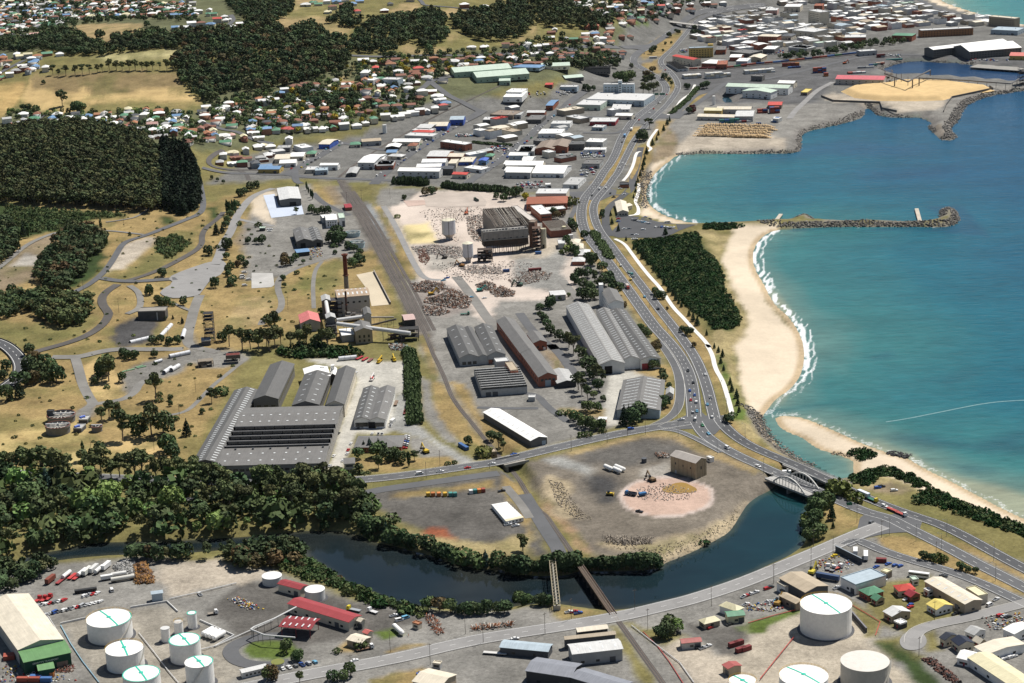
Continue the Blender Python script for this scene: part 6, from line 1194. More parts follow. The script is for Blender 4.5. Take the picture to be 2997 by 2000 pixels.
nt_+=wood('garden_trees','tree line along the port railway','a3',[(200,500),(300,480),(620,440),(760,410),(1000,370),(1300,330),(1310,370),(1000,410),(760,450),(620,480),(330,510)],12,(6,10),[('r',3),('R',1)],17)
nt_+=wood('gully_wood','dark wooded gully beside the dirt clearing','b0',[(320,930),(340,820),(440,720),(520,600),(600,530),(800,560),(900,620),(900,700),(800,760),(680,800),(720,860),(700,930),(610,980),(560,1060),(430,1040),(320,980)],6.5,(9,14),[('r',4),('G',2),('o',1)],18)
nt_+=wood('gully_wood','olive grove of gums inside the cinder track bend','b0',[(220,1240),(300,1130),(520,1130),(660,1150),(770,1180),(760,1290),(690,1340),(560,1370),(380,1320)],6,(10,15),[('g',3),('R',2)],19)
nt_+=wood('gully_wood','dark trees at the left edge below the plantation','b0',[(-80,480),(60,470),(150,580),(140,720),(40,810),(-80,850)],7,(9,14),[('r',3),('G',1)],20)
nt_+=wood('gully_wood','bushes at the left edge beside the dirt clearing','b0',[(-80,1180),(60,1060),(160,1100),(220,1080),(300,1110),(210,1230),(100,1280),(-80,1290)],7,(7,11),[('r',3),('R',2)],21)
nt_+=wood('riverside_wood','dense wood between the mill road and the river','v',[(-90,1090),(60,1100),(180,1112),(330,1118),(470,1118),(560,1120),(640,1100),(720,1100),(830,1108),(838,1150),(828,1200),(826,1225),(650,1217),(420,1230),(300,1240),(180,1250),(60,1270),(-90,1300)],9.0,(5,16),[('r',3),('G',3),('R',3),('g',4),('w',2),('s',2)],22)
nt_+=wood('riverside_wood','dark wood along the near riverbank','d0',[(1060,485),(1500,490),(2000,450),(2323,420),(2560,420),(2590,500),(2480,580),(2350,600),(2000,590),(1880,520),(1600,510),(1280,560),(1180,530)],6.5,(8,13),[('r',4),('G',2),('o',1)],23)
nt_+=wood('riverside_wood','dark wood left of the transport depot','d0',[(-80,660),(200,620),(420,570),(500,600),(300,680),(230,740),(200,790),(60,810),(-80,830)],6.5,(7,12),[('r',4),('G',2)],24)
nt_+=wood('riverside_wood','low trees on the bank opposite, between river bends','v',[(640,1235),(700,1228),(830,1225),(840,1165),(870,1185),(900,1215),(860,1222),(820,1232),(700,1236)],6,(6,11),[('R',2),('r',2),('s',1)],25)
nt_+=wood('bank_scrub','shrub band between the fuel depot fence and the river','d1',[(250,560),(400,530),(560,590),(720,700),(740,750),(900,790),(1140,900),(1400,950),(1400,1010),(1200,960),(1000,900),(820,830),(700,760),(560,700),(440,680),(240,600)],3.2,(2.5,5),[('s',3),('R',2),('d',2),('o',1)],26)
nt_+=wood('bank_scrub','weedy scrub along the far riverbank','d1',[(900,290),(1150,370),(1500,450),(1900,560),(2323,600),(2323,640),(1900,600),(1500,490),(1150,410),(880,330)],4,(2,5),[('s',3),('u',1),('d',2)],27)
nt_+=wood('bank_scrub','reeds and bushes fringing the rubble bank','d2',[(1250,600),(1300,540),(1500,450),(1700,360),(1860,270),(1960,90),(2010,60),(1990,110),(1900,270),(1720,390),(1500,480),(1300,560)],3.2,(1.5,4),[('s',3),('d',2),('u',1)],28)
nt_+=wood('dune_scrub','dark coastal scrub behind the long beach','b2',[(1020,640),(1280,610),(1560,560),(1590,600),(1600,700),(1690,760),(1760,860),(1790,950),(1800,1060),(1850,1130),(1930,1310),(1880,1370),(1720,1380),(1640,1290),(1560,1240),(1480,1180),(1350,1050),(1250,930),(1150,800)],3.0,(2,3.6),[('d',5),('s',2)],29)
nt_+=wood('dune_scrub','patch of dark scrub at the root of the breakwater','b2',[(1620,500),(1700,480),(1900,485),(1950,500),(1900,525),(1750,535),(1640,530)],3.0,(2,3.4),[('d',1)],30)
nt_+=wood('dune_scrub','dark scrub on the dunes beside the far highway','c3',[(830,1230),(960,1170),(1060,1140),(1250,1150),(1400,1210),(1510,1300),(1420,1310),(1330,1260),(1150,1200),(1020,1270),(930,1290)],3.0,(2,3.4),[('d',4),('s',1)],31)
nt_+=wood('dune_scrub','long strip of dark scrub between highway and ocean beach','c3',[(1380,1390),(1500,1320),(1650,1350),(1720,1410),(1900,1470),(2323,1640),(2700,1800),(2600,1850),(2100,1640),(1800,1540),(1580,1470),(1400,1430)],3.0,(2,3.6),[('d',4),('s',1)],32)
nt_+=wood('dune_scrub','isolated scrub islet on the sandspit','c3',[(840,990),(930,980),(1010,990),(1055,1020),(1040,1055),(960,1070),(880,1070),(850,1030)],3.0,(2,3.2),[('d',1)],33)
nt_+=wood('bank_scrub','dark undergrowth below the gum stand','c1',[(240,120),(500,80),(860,150),(900,190),(640,190),(300,200),(180,150)],4,(3,6),[('d',2),('R',2),('s',1)],34)
nt_+=wood('bank_scrub','green scrub on the old works hill','b0',[(1340,620),(1480,580),(1640,640),(1500,740),(1390,790),(1330,720)],4.5,(2,4),[('s',3),('R',1)],35)
nt_+=wood('bank_scrub','green brambles below the plantation','b0',[(200,350),(700,385),(1080,400),(1050,430),(800,440),(600,500),(480,540),(300,560),(60,470),(60,330)],5,(2,4.5),[('s',3),('R',2)],36)
nt_+=wood('bank_scrub','weeds and low bushes dotted over the dry slopes','v',[(0,500),(470,480),(700,560),(860,740),(560,800),(430,1080),(0,1060)],24,(.8,2.2),[('s',3),('u',1),('d',1)],37)
def hedge(name,label_,t,pts,w_,h,code,seed,z=None):
 rs=np.random.default_rng(seed);L=spline(wline([(t,pts)]),2.2,1);n=normals(L);c=TC[code][1];VV,TT_=[],[]
 o0=L.mean(0)
 for p,q in zip(L,n):
  for _ in range(max(1,int(w_/2.2))):
   off=rs.uniform(-w_/2,w_/2);V_,Fq,T,H=LOW['shrub'][rs.integers(3)];s_=h*rs.uniform(.8,1.15)/H;x,y=p+q*off
   VV.append(V_*np.array([min(s_,1.3),min(s_,1.3),s_])+np.array([x-o0[0],y-o0[1],hz(x,y)-LAND]));TT_.append(T*rs.uniform(.8,1.2))
 V_=np.vstack(VV);me=np_mesh('foliage',V_,np.arange(len(V_)).reshape(-1,4),M['leaf']);tint_attr(me,np.concatenate(TT_))
 o=thing(name,label_,'hedge',(o0[0],o0[1],LAND));add('foliage',me,o,color=c);return o
hedge('hedge','tall green hedge beside the works yard','c1',[(1290,150),(1320,260),(1330,400),(1325,560),(1335,680),(1350,760)],8,6,'R',1)
hedge('hedge','clipped hedge in the highway median','b2',[(690,560),(730,620),(780,700),(830,780)],6,3.4,'R',2)
hedge('hedge','dark cypress hedge above the demolition site, left part','b1',[(1180,140),(1300,145),(1440,155)],8,9,'r',3)
hedge('hedge','long dark cypress hedge above the demolition site, right part','b1',[(1600,170),(1720,190),(1850,195),(2000,205),(2120,210)],7,7,'r',4)
hedge('hedge','low clipped hedge beside the gatehouse','c1',[(820,1175),(880,1180),(960,1185)],3,2,'R',5)
hedge('hedge','planted strip along the upper shore path','a2',[(1350,970),(1420,910),(1500,840),(1570,750)],5,3,'R',6)
hedge('hedge','low scrub line in front of the bowling greens','e3',[(770,105),(900,118),(1060,128)],5,3,'r',7)
# -- tanks, chimneys, silos, plant
M['metalgrey']=m_object('galvanised_steel',.5,.12,.6,.4)
TEAL=(.03,.45,.33);YEL=(.55,.33,.03)
def ppm(p):
 return FPX/(Vector((p[0],p[1],p[2]-CAMZ)).dot(F))
def at(t,x,y,z):
 q=on_plane(*S(t,x,y),z);return Vector((q[0],q[1],z))
def tank(label,t,x,y,rpx,h,shell='W',roofc='W',rail=None,walk=True,stair=None,dome=.06,base=True,name='storage_tank',n=40,ring=None):
 top=at(t,x,y,LAND+h);sc=2.904 if t[0]in 'abcd'else XT[t][2];r=rpx/sc/ppm(top)
 o=thing(name,label,'tank',(top.x,top.y,LAND));one(lambda m:m.lathe([(r,-.3),(r,h*.33),(r+.03,h*.335),(r,h*.34),(r,h*.66),(r+.03,h*.665),(r,h*.67),(r,h)],n,cap=False),'shell','paint',o,color=kc(shell),smooth=False)
 mb=MB();mb.lathe([(r+.12,h-.15),(r+.12,h+.05),(r*.5,h+r*dome*.7),(.02,h+r*dome)],n);rf=mb.build('roof','paint',o,color=kc(roofc))
 if base:one(lambda m:m.lathe([(r+1.6,-.2),(r+1.6,.12),(r+.01,.14)],n,cap=False),'base_ring','paint',o,color=(.07,.07,.075))
 if walk:
  a0=rt.uniform(1.9,2.2);mb=MB()
  for k_ in range(2):
   a=a0+k_*math.pi;m_=6
   for i in range(m_):
    f0,f1=i/m_,(i+1)/m_;P=lambda f:Vector((math.cos(a)*r*f,math.sin(a)*r*f,h+r*dome*(1-f*f)*.98+.12));p,q=P(f0),P(f1);s_=Vector((-math.sin(a),math.cos(a),0))*.45
    mb.face([p-s_,q-s_,q+s_,p+s_])
  mb.lathe([(1.3,h+r*dome+.14),(.2,h+r*dome+.35)],12);mb.build('roof_walkway','paint',o,color=TEAL)
 if ring:
  mb=MB();a,b=ring
  for i in range(24):
   t0,t1=a+(b-a)*i/24,a+(b-a)*(i+1)/24;mb.face([(math.cos(q)*rr,math.sin(q)*rr,h+.12)for q,rr in((t0,r-.5),(t0,r+.1),(t1,r+.1),(t1,r-.5))])
  mb.build('rim_walkway','paint',o,color=TEAL)
 if rail:
  mb=MB()
  for i in range(n):
   a,b=2*math.pi*i/n,2*math.pi*(i+1)/n
   if rail!='full'and not(.1<(a%6.283)<3.6):continue
   p,q=(math.cos(a)*(r+.05),math.sin(a)*(r+.05)),(math.cos(b)*(r+.05),math.sin(b)*(r+.05))
   for zz in(.6,1.15):mb.bar((*p,h+zz),(*q,h+zz),.05)
   mb.bar((*p,h),(*p,h+1.15),.05)
  mb.build('handrail','paint',o,color=YEL)
 if stair is not None:
  mb=MB();m_=16
  for i in range(m_):
   a,b=stair+1.1*i/m_,stair+1.1*(i+1)/m_;z0,z1=h*i/m_,h*(i+1)/m_;R1=r+.08;R2=r+.95
   mb.face([(math.cos(a)*R1,math.sin(a)*R1,z0+.3),(math.cos(a)*R2,math.sin(a)*R2,z0+.3),(math.cos(b)*R2,math.sin(b)*R2,z1+.3),(math.cos(b)*R1,math.sin(b)*R1,z1+.3)])
   mb.bar((math.cos(a)*R2,math.sin(a)*R2,z0+1.3),(math.cos(b)*R2,math.sin(b)*R2,z1+1.3),.05)
  mb.build('stair','metalgrey',o,color=(.45,.43,.38))
 return o
TG='white fuel tanks at lower left'
tank('largest white fuel tank in the left tank farm','d0',925,1015,190,11,rail='part',stair=-1.2,ring=(-1.3,.6)).__setitem__('group',TG)
tank('second white fuel tank below the largest in left farm','d0',1055,1270,160,10.6,rail='part',stair=-1.0).__setitem__('group',TG)
tank('white fuel tank with full teal rim in left farm','d0',1567,1196,132,11.5,ring=(0,6.28),stair=None).__setitem__('group',TG)
tank('white fuel tank with diagonal stair nearest the oval lawn','d0',1690,1384,120,12.5,ring=(-.6,2.6),stair=-2.2).__setitem__('group',TG)
tank('white teal-rimmed fuel tank cut by the bottom edge','d0',1200,1485,158,11,ring=(0,6.28)).__setitem__('group',TG)
tank('slender white tank with teal top in left farm','d0',1628,970,40,9,walk=False,ring=(0,6.28),n=20)
tank('small white tank with rusty railing, middle of three slender ones','d0',1514,1045,38,7.5,roofc='l',walk=False,rail='full',n=20)
tank('small white tank with grey top, left of three slender ones','d0',1402,1098,38,8,roofc='l',walk=False,n=20)
tank('huge white tank with yellow handrail at lower right','d3',640,893,218,15.5,rail='part',dome=.03)
tank('pale grey streaked tank below the huge white one','d3',972,1378,205,12,shell=(.42,.40,.36),roofc=(.60,.57,.52),walk=False,stair=-1.2,dome=.03)
tank('white tank with teal walkway cut by the bottom edge at right','d3',450,1502,207,12,rail='part',ring=None)
tank('small white tank with yellow rim at the bottom edge','d2',1955,1548,118,11,rail='full')
tank('corrugated grey tank behind the crimson pump shed','d1',132,652,84,5,shell='l',roofc='w',walk=False,dome=.05,n=32)
tank('corrugated grey tank in front of the crimson pump shed','d1',497,766,85,6,shell='l',roofc='w',walk=False,dome=.05,n=32)
tank('round concrete basin of green water by the depot fence','d1',182,1385,56,3,shell='g',roofc=(.18,.19,.05),walk=False,dome=0,n=24,base=False,name='water_basin')
tank('small dark tank in the waste ground','c2',1118,1050,22,3,shell='d',roofc='d',walk=False,n=14,base=False)
tank('white cement silo beside the wharf sheds','e2',508,487,11,12,walk=False,n=14,name='silo',base=False)
tank('pale batching silo by the branch line','a1',1089,1062,18,12,shell='w',roofc='l',walk=False,n=14,name='silo',base=False)
tank('white silo on the middle hall roofline','c1',648,258,16,12,walk=False,n=14,name='silo',base=False)
tank('white roof drum on the cream block','c1',560,272,18,11,walk=False,n=14,name='silo',base=False)
tank('pale tank beside the ruined brick boilerhouse','b2',495,572,20,5,shell='l',roofc='l',walk=False,n=16,base=False)
tank('cream tank on the roofless brick building','b2',437,502,17,9,shell='y',roofc='y',walk=False,n=14,base=False)
for i,(x,y,x2,y2)in enumerate(((1722,1150,1808,1102),(1752,1162,1838,1114),(1784,1172,1870,1124),(1816,1185,1905,1135))):
 a,b=at('d0',x,y,LAND+2.2),at('d0',x2,y2,LAND+2.2);o=thing('gas_bullet','white horizontal gas vessel beside the left tank farm','tank',(a+b)/2-Vector((0,0,2.2)),0,'four horizontal gas vessels');d=(b-a)/2;u=d.normalized();mb=MB()
 c=Vector((0,0,2.2));mb.bar(c-d,c+d,1.5,n=16);mb.bar(c+d,c+d+u*.9,1.5,n=16,r2=.5,cap=True);mb.bar(c-d,c-d-u*.9,1.5,n=16,r2=.5,cap=True);mb.build('vessel','paint',o,color='W')
 for s_ in(-.6,.6):ob((c+d*s_-Vector((0,0,1.5)),u*.3,u.cross(Vector((0,0,1)))*1.1,(0,0,.7)),'saddle','concrete',o,color='g')
for x,y,x2,y2,lab in((785,1115,842,1140,'white gas vessel, rear left of three on the waste ground'),(858,1135,915,1160,'white gas vessel, front of three on the waste ground'),(875,1115,948,1145,'white gas vessel, right of three on the waste ground'),(1172,1078,1240,1140,'white horizontal gas tank on the small lawn')):
 t_='d1'if 'lawn'in lab else 'c2';a,b=at(t_,x,y,LAND+2),at(t_,x2,y2,LAND+2);o=thing('gas_bullet',lab,'tank',(a+b)/2-Vector((0,0,2)));d=(b-a)/2;u=d.normalized();c=Vector((0,0,2));mb=MB()
 mb.bar(c-d,c+d,1.45,n=16);mb.bar(c+d,c+d+u*.9,1.45,n=16,r2=.5,cap=True);mb.bar(c-d,c-d-u*.9,1.45,n=16,r2=.5,cap=True);mb.build('vessel','paint',o,color='W')
 for s_ in(-.6,.6):ob((c+d*s_-Vector((0,0,1.35)),u*.3,u.cross(Vector((0,0,1)))*1.1,(0,0,.7)),'saddle','concrete',o,color='g')
def prun(name,label,pts,r,color,posts=0,n=6,cat='pipe',mat='paint',prad=.12):
 o0=pts[0].copy();o0.z=LAND;o=thing(name,label,cat,o0);mb=MB()
 for a,b in zip(pts[:-1],pts[1:]):mb.bar(a-o0,b-o0,r,n=n,cap=True)
 mb.build('tube',M[mat],o,color=color)
 for a,b in zip(pts[:-1],pts[1:]):
  for i in range(posts):
   p=a.lerp(b,(i+.5)/posts)-o0;z0=hz(p.x+o0.x,p.y+o0.y)-LAND
   if p.z-z0>r+.3:one(lambda m:m.bar((p.x,p.y,z0-.2),(p.x,p.y,p.z-r*.8),prad),'post','metalgrey',o,color=(.16,.15,.14))
 return o
PW=K['l']
for lab,t_,P_,z in(('pale pipe line between the left fuel tanks','d0',[(1180,1140),(1330,1330),(1420,1450),(1520,1568)],.8),('twin pipe line curving past the gas vessels','d0',[(1390,1370),(1500,1330),(1830,1250),(2100,1130),(2323,1030)],1.0),('light blue pipe along the tank farm wall','d0',[(515,1075),(600,1230),(700,1380),(840,1560)],.6),('white pipe along the pale earth edge','d0',[(1440,850),(1750,780),(2010,715)],.8),('white pipe from the river road to the depot','d2',[(1010,1075),(1120,1160),(1260,1270),(1420,1390),(1540,1560)],.7),('red fire main around the big white tank bund','d3',[(-20,1055),(200,990),(420,935)],.5),('red fire main right of the big white tank','d3',[(865,905),(1000,985),(1100,1045),(1060,1160)],.5),('red pipeline running to the bottom tanks','d3',[(370,1170),(330,1220),(200,1380),(80,1530)],1.2),('red fire main beside the rail verge','d2',[(1110,1130),(1230,1250),(1330,1380),(1450,1568)],.5)):
 prun('pipeline',lab,[at(t_,*p,LAND+z)for p in P_],.28 if 'red'not in lab else.22,(.45,.06,.05)if 'red'in lab else((.25,.42,.52)if 'blue'in lab else PW),3)
prun('pipe_gantry','overhead pipe gantry from the loading shed to the tanks',[at('d1',340,920,LAND+6),at('d1',150,1020,LAND+6),at('d1',-20,1090,LAND+6),at('d0',2130,1110,LAND+6),at('d0',2250,1160,LAND+6),at('d1',330,1180,LAND+6)],.45,K['l'],3)
for lab,pts in(('low concrete wall left of the fuel tanks',[(515,1068),(730,1020)]),('low concrete bund wall behind the fuel tanks',[(1110,930),(1420,880),(1510,965)]),('concrete bund wall beside the gas vessels',[(1700,1040),(1990,1170),(1820,1265)])):
 P_=[at('d0',*p,LAND)for p in pts];o=thing('bund_wall',lab,'wall',P_[0]);mb=MB()
 for a,b in zip(P_[:-1],P_[1:]):
  d=(b-a)/2;mb.obox((a+b)/2-P_[0]+Vector((0,0,.5)),d,d.cross(Vector((0,0,1))).normalized()*.25,(0,0,.6))
 mb.build('wall','concrete',o,color='l')
p=at('d1',375,1140,LAND);o=thing('loading_canopy','dark red loading canopy on posts beside the oval lawn','canopy',p,R(-17));mb=MB();gable_roof(mb,19,14,6,1.2,'L',.3,.3);rf=mb.build('roof','roof',o,color=(.22,.035,.04))
for i in range(5):add('skylight',box_data('skylight',.8,12,.1,M['skylight']),rf,(-7.5+i*3.75,0,6.95))
for x in(-8.5,0,8.5):
 for y in(-6,6):one(lambda m:m.bar((x,y,0),(x,y,6),.2),'post','paint',o,color=(.3,.05,.05))
def clarifier(label,x,y,rpx,h,arms=14,t='c0',ring=(.22,.085,.06),cc=(.20,.195,.19),fill=(.30,.25,.20)):
 top=at(t,x,y,LAND+h);r=rpx/2.904/ppm(top);o=thing('clarifier',label,'tank',(top.x,top.y,LAND));one(lambda m:m.lathe([(r*.97,-.3),(r,h*.75),(r+.4,h*.78),(r+.4,h),(r-.1,h),(r-.1,h-2.2)],40,cap=True),'basin','concrete',o,color=cc)
 one(lambda m:m.lathe([(r-.12,h+.06),(r+.3,h+.06),(r+.3,h+.25),(r-.12,h+.25)],40,cap=False),'rim','rust',o,color=ring)
 one(lambda m:m.lathe([(r*.10,h-2.2),(r*.10,h+.6)],14),'centre_column','concrete',o,color='l')
 for i in range(arms):
  a=2*math.pi*i/arms;ob(((math.cos(a)*r*.55,math.sin(a)*r*.55,h-.9),Vector((math.cos(a),math.sin(a),0))*r*.40,Vector((-math.sin(a),math.cos(a),0))*.22,(0,0,.18)),'radial_arm','paint',o,color=(.60,.57,.50))
 ob(((0,0,h+.8),(r*1.0,0,0),(0,.7,0),(0,0,.25)),'bridge','metalgrey',o,color='g')
 return o,r
clarifier('larger open clarifier with white radial arms',518,675,118,5.5);clarifier('smaller open clarifier with yellow pump on its edge',490,765,103,6)
clarifier('little round tank half hidden by dark gums',822,775,46,4,6)
clarifier('upper pale blue thickener tank by the rail yard',820,548,62,4.5,8,b1,(.35,.38,.38),(.42,.52,.54));clarifier('lower pale blue thickener tank by the rail yard',853,630,68,6,8,b1,(.2,.12,.09),(.45,.56,.58))
bld('pump_house','dark concrete pump block with brown drum beside the clarifier','c0',(395,655),(448,655),(455,640),8,'D','d','flat',wm='concrete')
bld('pump_deck','concrete pump deck, upper of two with blue machinery','c0',(668,725),(740,725),(768,690),3,'g','d','flat',wm='concrete');bld('pump_deck','concrete pump deck, lower of two with blue machinery','c0',(620,800),(690,800),(730,762),3,'g','d','flat',wm='concrete')
for x,y,lab in((700,705,'blue pump motor on the upper concrete deck'),(655,785,'blue pump motor on the lower concrete deck')):
 p=at('c0',x,y,LAND+3.2);o=thing('pump_motor',lab,'machine',p,R(40));one(lambda m:m.bar((-2.2,0,.8),(2.2,0,.8),.7,n=10,cap=True),'casing','paint',o,color=(.10,.17,.55))
 for q in(-1,1):one(lambda m:m.bar((q*1.4,-1.8,.5),(q*1.4,1.8,.5),.3,n=8,cap=True),'pipe','paint',o,color=(.10,.17,.55))
def stack(label,t,x,y,zt,r,c_top,c_low,split=.5,flare=True,rings=2):
 base=at(t,x,y,LAND);o=thing('chimney',label,'chimney',base);one(lambda m:m.lathe([(r*1.15,-.5),(r,zt*split)],18,cap=False),'lower_shaft','rust',o,color=c_low)
 one(lambda m:m.lathe([(r,zt*split),(r*.92,zt-2.2),(r*1.5 if flare else r*.9,zt-.6),(r*1.5 if flare else r*.9,zt),(r*.8,zt),(r*.8,zt-1)],18),'upper_shaft','rust',o,color=c_top)
 for i in range(rings):mb=MB();z=zt*(split+.02+.25*i);mb.lathe([(r*1.0,z-.2),(r*1.5,z),(r*1.5,z+.3),(r*.95,z+.4)],18,cap=False);mb.build('gallery','rust',o,color=(.12,.05,.035))
stack('tall rust-red chimney behind the boiler house',b1,772,1095,39,2.0,(.13,.042,.028),(.20,.185,.165),.48,True,1)
stack('thin rusty chimney in front of the boiler house',b1,772,1292,25,.9,(.075,.042,.034),(.07,.05,.045),.5,False,2)
prun('conveyor_tube','short white conveyor tube between the two lift towers',[at(b1,592,1140,LAND+14),at(b1,612,1258,LAND+12)],1.7,(.62,.62,.60),0,12)
prun('conveyor_tube','upper white conveyor tube to the narrow head house',[at(b1,682,1300,LAND+11),at(b1,922,1268,LAND+11)],1.7,(.55,.55,.55),2,12,prad=.25)
prun('conveyor_tube','longest white conveyor tube reaching toward the railway',[at(b1,686,1330,LAND+13),at(b1,1310,1412,LAND+8)],1.8,(.60,.60,.60),4,12,prad=.25)
prun('conveyor_tube','thin dark conveyor running to the pink-roofed pump shed',[at(b1,985,1340,LAND+3),at(b1,1190,1290,LAND+9)],.8,(.10,.09,.085),4,6)
prun('conveyor_tube','thin pale pipe rack right of the head house',[at(b1,975,1275,LAND+6),at(b1,1170,1275,LAND+6)],.7,(.35,.32,.29),4,6)
def ftower(name,label,t,x,y,w_,d_,h,lev,color,cat='structure',fill=.5,seed=1,rz=0,clutter=0):
 rs=random.Random(seed);base=at(t,x,y,LAND);o=thing(name,label,cat,base,rz);mb=MB();c4=[(-w_/2,-d_/2),(w_/2,-d_/2),(w_/2,d_/2),(-w_/2,d_/2)]
 for x_,y_ in c4:mb.bar((x_,y_,-.3),(x_,y_,h),.22)
 for l in range(lev+1):
  z=h*l/lev
  for i in range(4):
   a,b=c4[i],c4[(i+1)%4]
   if l:mb.bar((*a,z),(*b,z),.16)
   if l<lev:mb.bar((*a,z),(*b,z+h/lev),.11)
 mb.build('frame','rust',o,color=color)
 for l in range(1,lev+1):
  if rs.random()<fill:bx((-w_/2,w_/2,-d_/2,d_/2,h*l/lev-.15,h*l/lev+.1),'platform','rust',o,color=tuple(q*.8 for q in color))
 for i in range(clutter):
  mb=MB();a,b,c=rs.uniform(.8,2.2),rs.uniform(.8,2),rs.uniform(1,2.6);X,Y,Z=rs.uniform(-w_/2+1,w_/2-1),rs.uniform(-d_/2+1,d_/2-1),rs.choice([h*l/lev for l in range(lev)]);mb.box(X-a,X+a,Y-b,Y+b,Z+.1,Z+c+.1);mb.build('machine_box','rust',o,color=rs.choice([(.11,.10,.095),(.2,.18,.16),(.15,.10,.08),(.32,.31,.29)]))
 return o
ftower('lattice_tower','black lattice tower on the old works hill','b0',1788,1490,7.5,7.5,26,9,(.045,.045,.05),'tower',.7,2)
ftower('dust_collector','dark steel dust collector beside the boiler house',b1,672,1262,13,10,15,4,(.07,.07,.075),'machine',.8,3,0,8)
ftower('pipe_rack','steel pipe rack carrying a red and white drum',b1,880,1205,15,6,11,3,(.10,.095,.09),'machine',.7,4,0,5)
p=at(b1,880,1130,LAND+12);o=thing('steam_drum','horizontal white drum with red bands at the boiler house','tank',p,R(4));one(lambda m:m.bar((-6,0,1),(6,0,1),1.3,n=14,cap=True),'drum','paint',o,color=(.55,.52,.46))
for q in(-4.5,-1.2,4.4):one(lambda m:m.bar((q-.5,0,1),(q+.5,0,1),1.36,n=14),'band','paint',o,color=(.40,.06,.04))
ftower('transfer_frame','dark transfer frame under the conveyor junction',b1,640,1440,9,8,14,4,(.05,.05,.055),'machine',.8,5,0,6)
ftower('coal_hopper','dark coal hopper frame at the long conveyor end',b1,1300,1465,16,9,10,3,(.05,.05,.05),'machine',.8,6,0,9)
ftower('coal_hopper','rusted conveyor trestle beside the coal hopper',b1,1190,1450,12,6,9,3,(.16,.08,.06),'machine',.5,7,.5,5)
ftower('ash_plant','broken grey ash plant behind the head house',b1,830,1300,14,8,9,2,(.16,.145,.13),'machine',.8,8,0,8)
ftower('crusher_plant','rusty crusher plant on the old works track','c0',1750,265,12,7,5,2,(.28,.24,.19),'machine',.7,9,.2,7)
ftower('ore_bin','raised maroon ore bin on stilts beside the track','c0',1982,215,11,6,4,1,(.12,.10,.09),'machine',1,10,.1,0)
p=at('c0',1982,195,LAND+4.1);o=thing('ore_bin','open maroon steel bin body above the stilts','machine',p,.1);bx((-5.8,5.8,-3.2,3.2,0,3),'bin','rust',o,color=(.13,.11,.10));bx((-5.4,5.4,-2.8,2.8,2.9,3.06),'load','rust',o,color=(.14,.035,.03))
bld('hut','dark hut with white drums at the lattice tower foot','b0',(1712,1480),(1790,1475),(1785,1445),4,'g','d','flat')
for lab,t_,p,q,h,c in(('dark retaining wall beside the buff slab',b1,(1000,892),(1142,1166),2.4,(.09,.08,.07)),('black wall beside the lower right fuel tank','d3',(862,1000),(985,1140),3,(.05,.05,.055)),('dark steel fence wall around the freight yard','d3',(722,450),(945,560),4,(.07,.08,.09))):
 a,b=at(t_,*p,LAND),at(t_,*q,LAND);o=thing('retaining_wall',lab,'wall',(a+b)/2);d=(b-a)/2;ob(((0,0,h/2-.2),d,d.cross(Vector((0,0,1))).normalized()*.3,(0,0,h/2)),'wall','concrete',o,color=c);ob(((0,0,h-.12),d,d.cross(Vector((0,0,1))).normalized()*.42,(0,0,.1)),'coping','concrete',o,color=tuple(min(1,3.5*v)for v in c))
for i,(t_,x,y,x2,y2,lab)in enumerate((('b0',1365,1435,1455,1340,'white steel tube lying end-on by the coal pad'),('b0',1550,1450,1568,1385,'short white steel tube beside the gravel track'),('b0',1105,1490,1290,1445,'long white steel tube at the foot of the coal pad'),('c0',1440,185,1612,148,'long white tube on the gravel pad by the crusher'),('c0',1392,322,1455,280,'stubby white drum on the gravel pad'),('c0',1455,300,1520,262,'white pipe length beside the stubby drum'),('c0',1312,235,1375,215,'short grey cylinder on the gravel pad'),('c1',700,205,852,190,'rust-streaked white tank vessel at the back of works yard'))):
 a,b=at(t_,x,y,LAND+1.7),at(t_,x2,y2,LAND+1.7);o=thing('steel_tube',lab,'pipe',(a+b)/2-Vector((0,0,1.7)));d=(b-a)/2;u=d.normalized();c=Vector((0,0,1.7));r_=1.2 if 'short grey'in lab else 1.8;mb=MB();mb.bar(c-d,c+d,r_,n=14);mb.bar(c+d*.999,c-d*.999,r_*.93,n=14);mb.build('shell','paint',o,color=(.62,.63,.65))
 m_=max(2,int(d.length/2.2))
 for k_ in range(m_+1):mb=MB();q=c-d+d*2*k_/m_;mb.bar(q-u*.12,q+u*.12,r_*1.06,n=14);mb.build('flange','paint',o,color=(.45,.46,.48))
for x,y,x2,y2 in((1035,318,1070,308),(1075,308,1145,290),(1150,280,1215,262),(1165,285,1240,268)):
 a,b=at('c0',x,y,LAND+.7),at('c0',x2,y2,LAND+.7);o=thing('green_pipe','green painted pipe length on the gravel pad','pipe',(a+b)/2-Vector((0,0,.7)),0,'green pipes');one(lambda m:m.bar(Vector((0,0,.7))-(b-a)/2,Vector((0,0,.7))+(b-a)/2,.7,n=10,cap=True),'shell','paint',o,color=(.16,.30,.17))
pos,rz,L,W=frame('e4',(148,402),(738,352),(738,322),23)
root=thing('ruined_mill','gutted concrete mill front standing on bare steel legs','ruin',pos,rz);W=11
bx((-L/2,L/2,-W/2,W/2,14.5,23,0,True),'upper_wall','concrete',root,color=(.235,.225,.21))
bx((-L/2+.4,L/2-.4,-W/2+.5,W/2-.4,8.5,14.5,0,True),'charred_wall','rust',root,color=(.045,.037,.032))
for i in range(9):mb=MB();x=-L/2+L*i/9;mb.box(x-.12,x+.12,-W/2-.16,-W/2-.003,14.6,21.5);mb.build('pilaster','concrete',root,color=(.15,.14,.13))
for i in range(7):add('window',box_data('window',2.0,.14,.7,M['dark'],True),root,(-L/2+L*(i+.6)/7.5,-W/2,15.2))
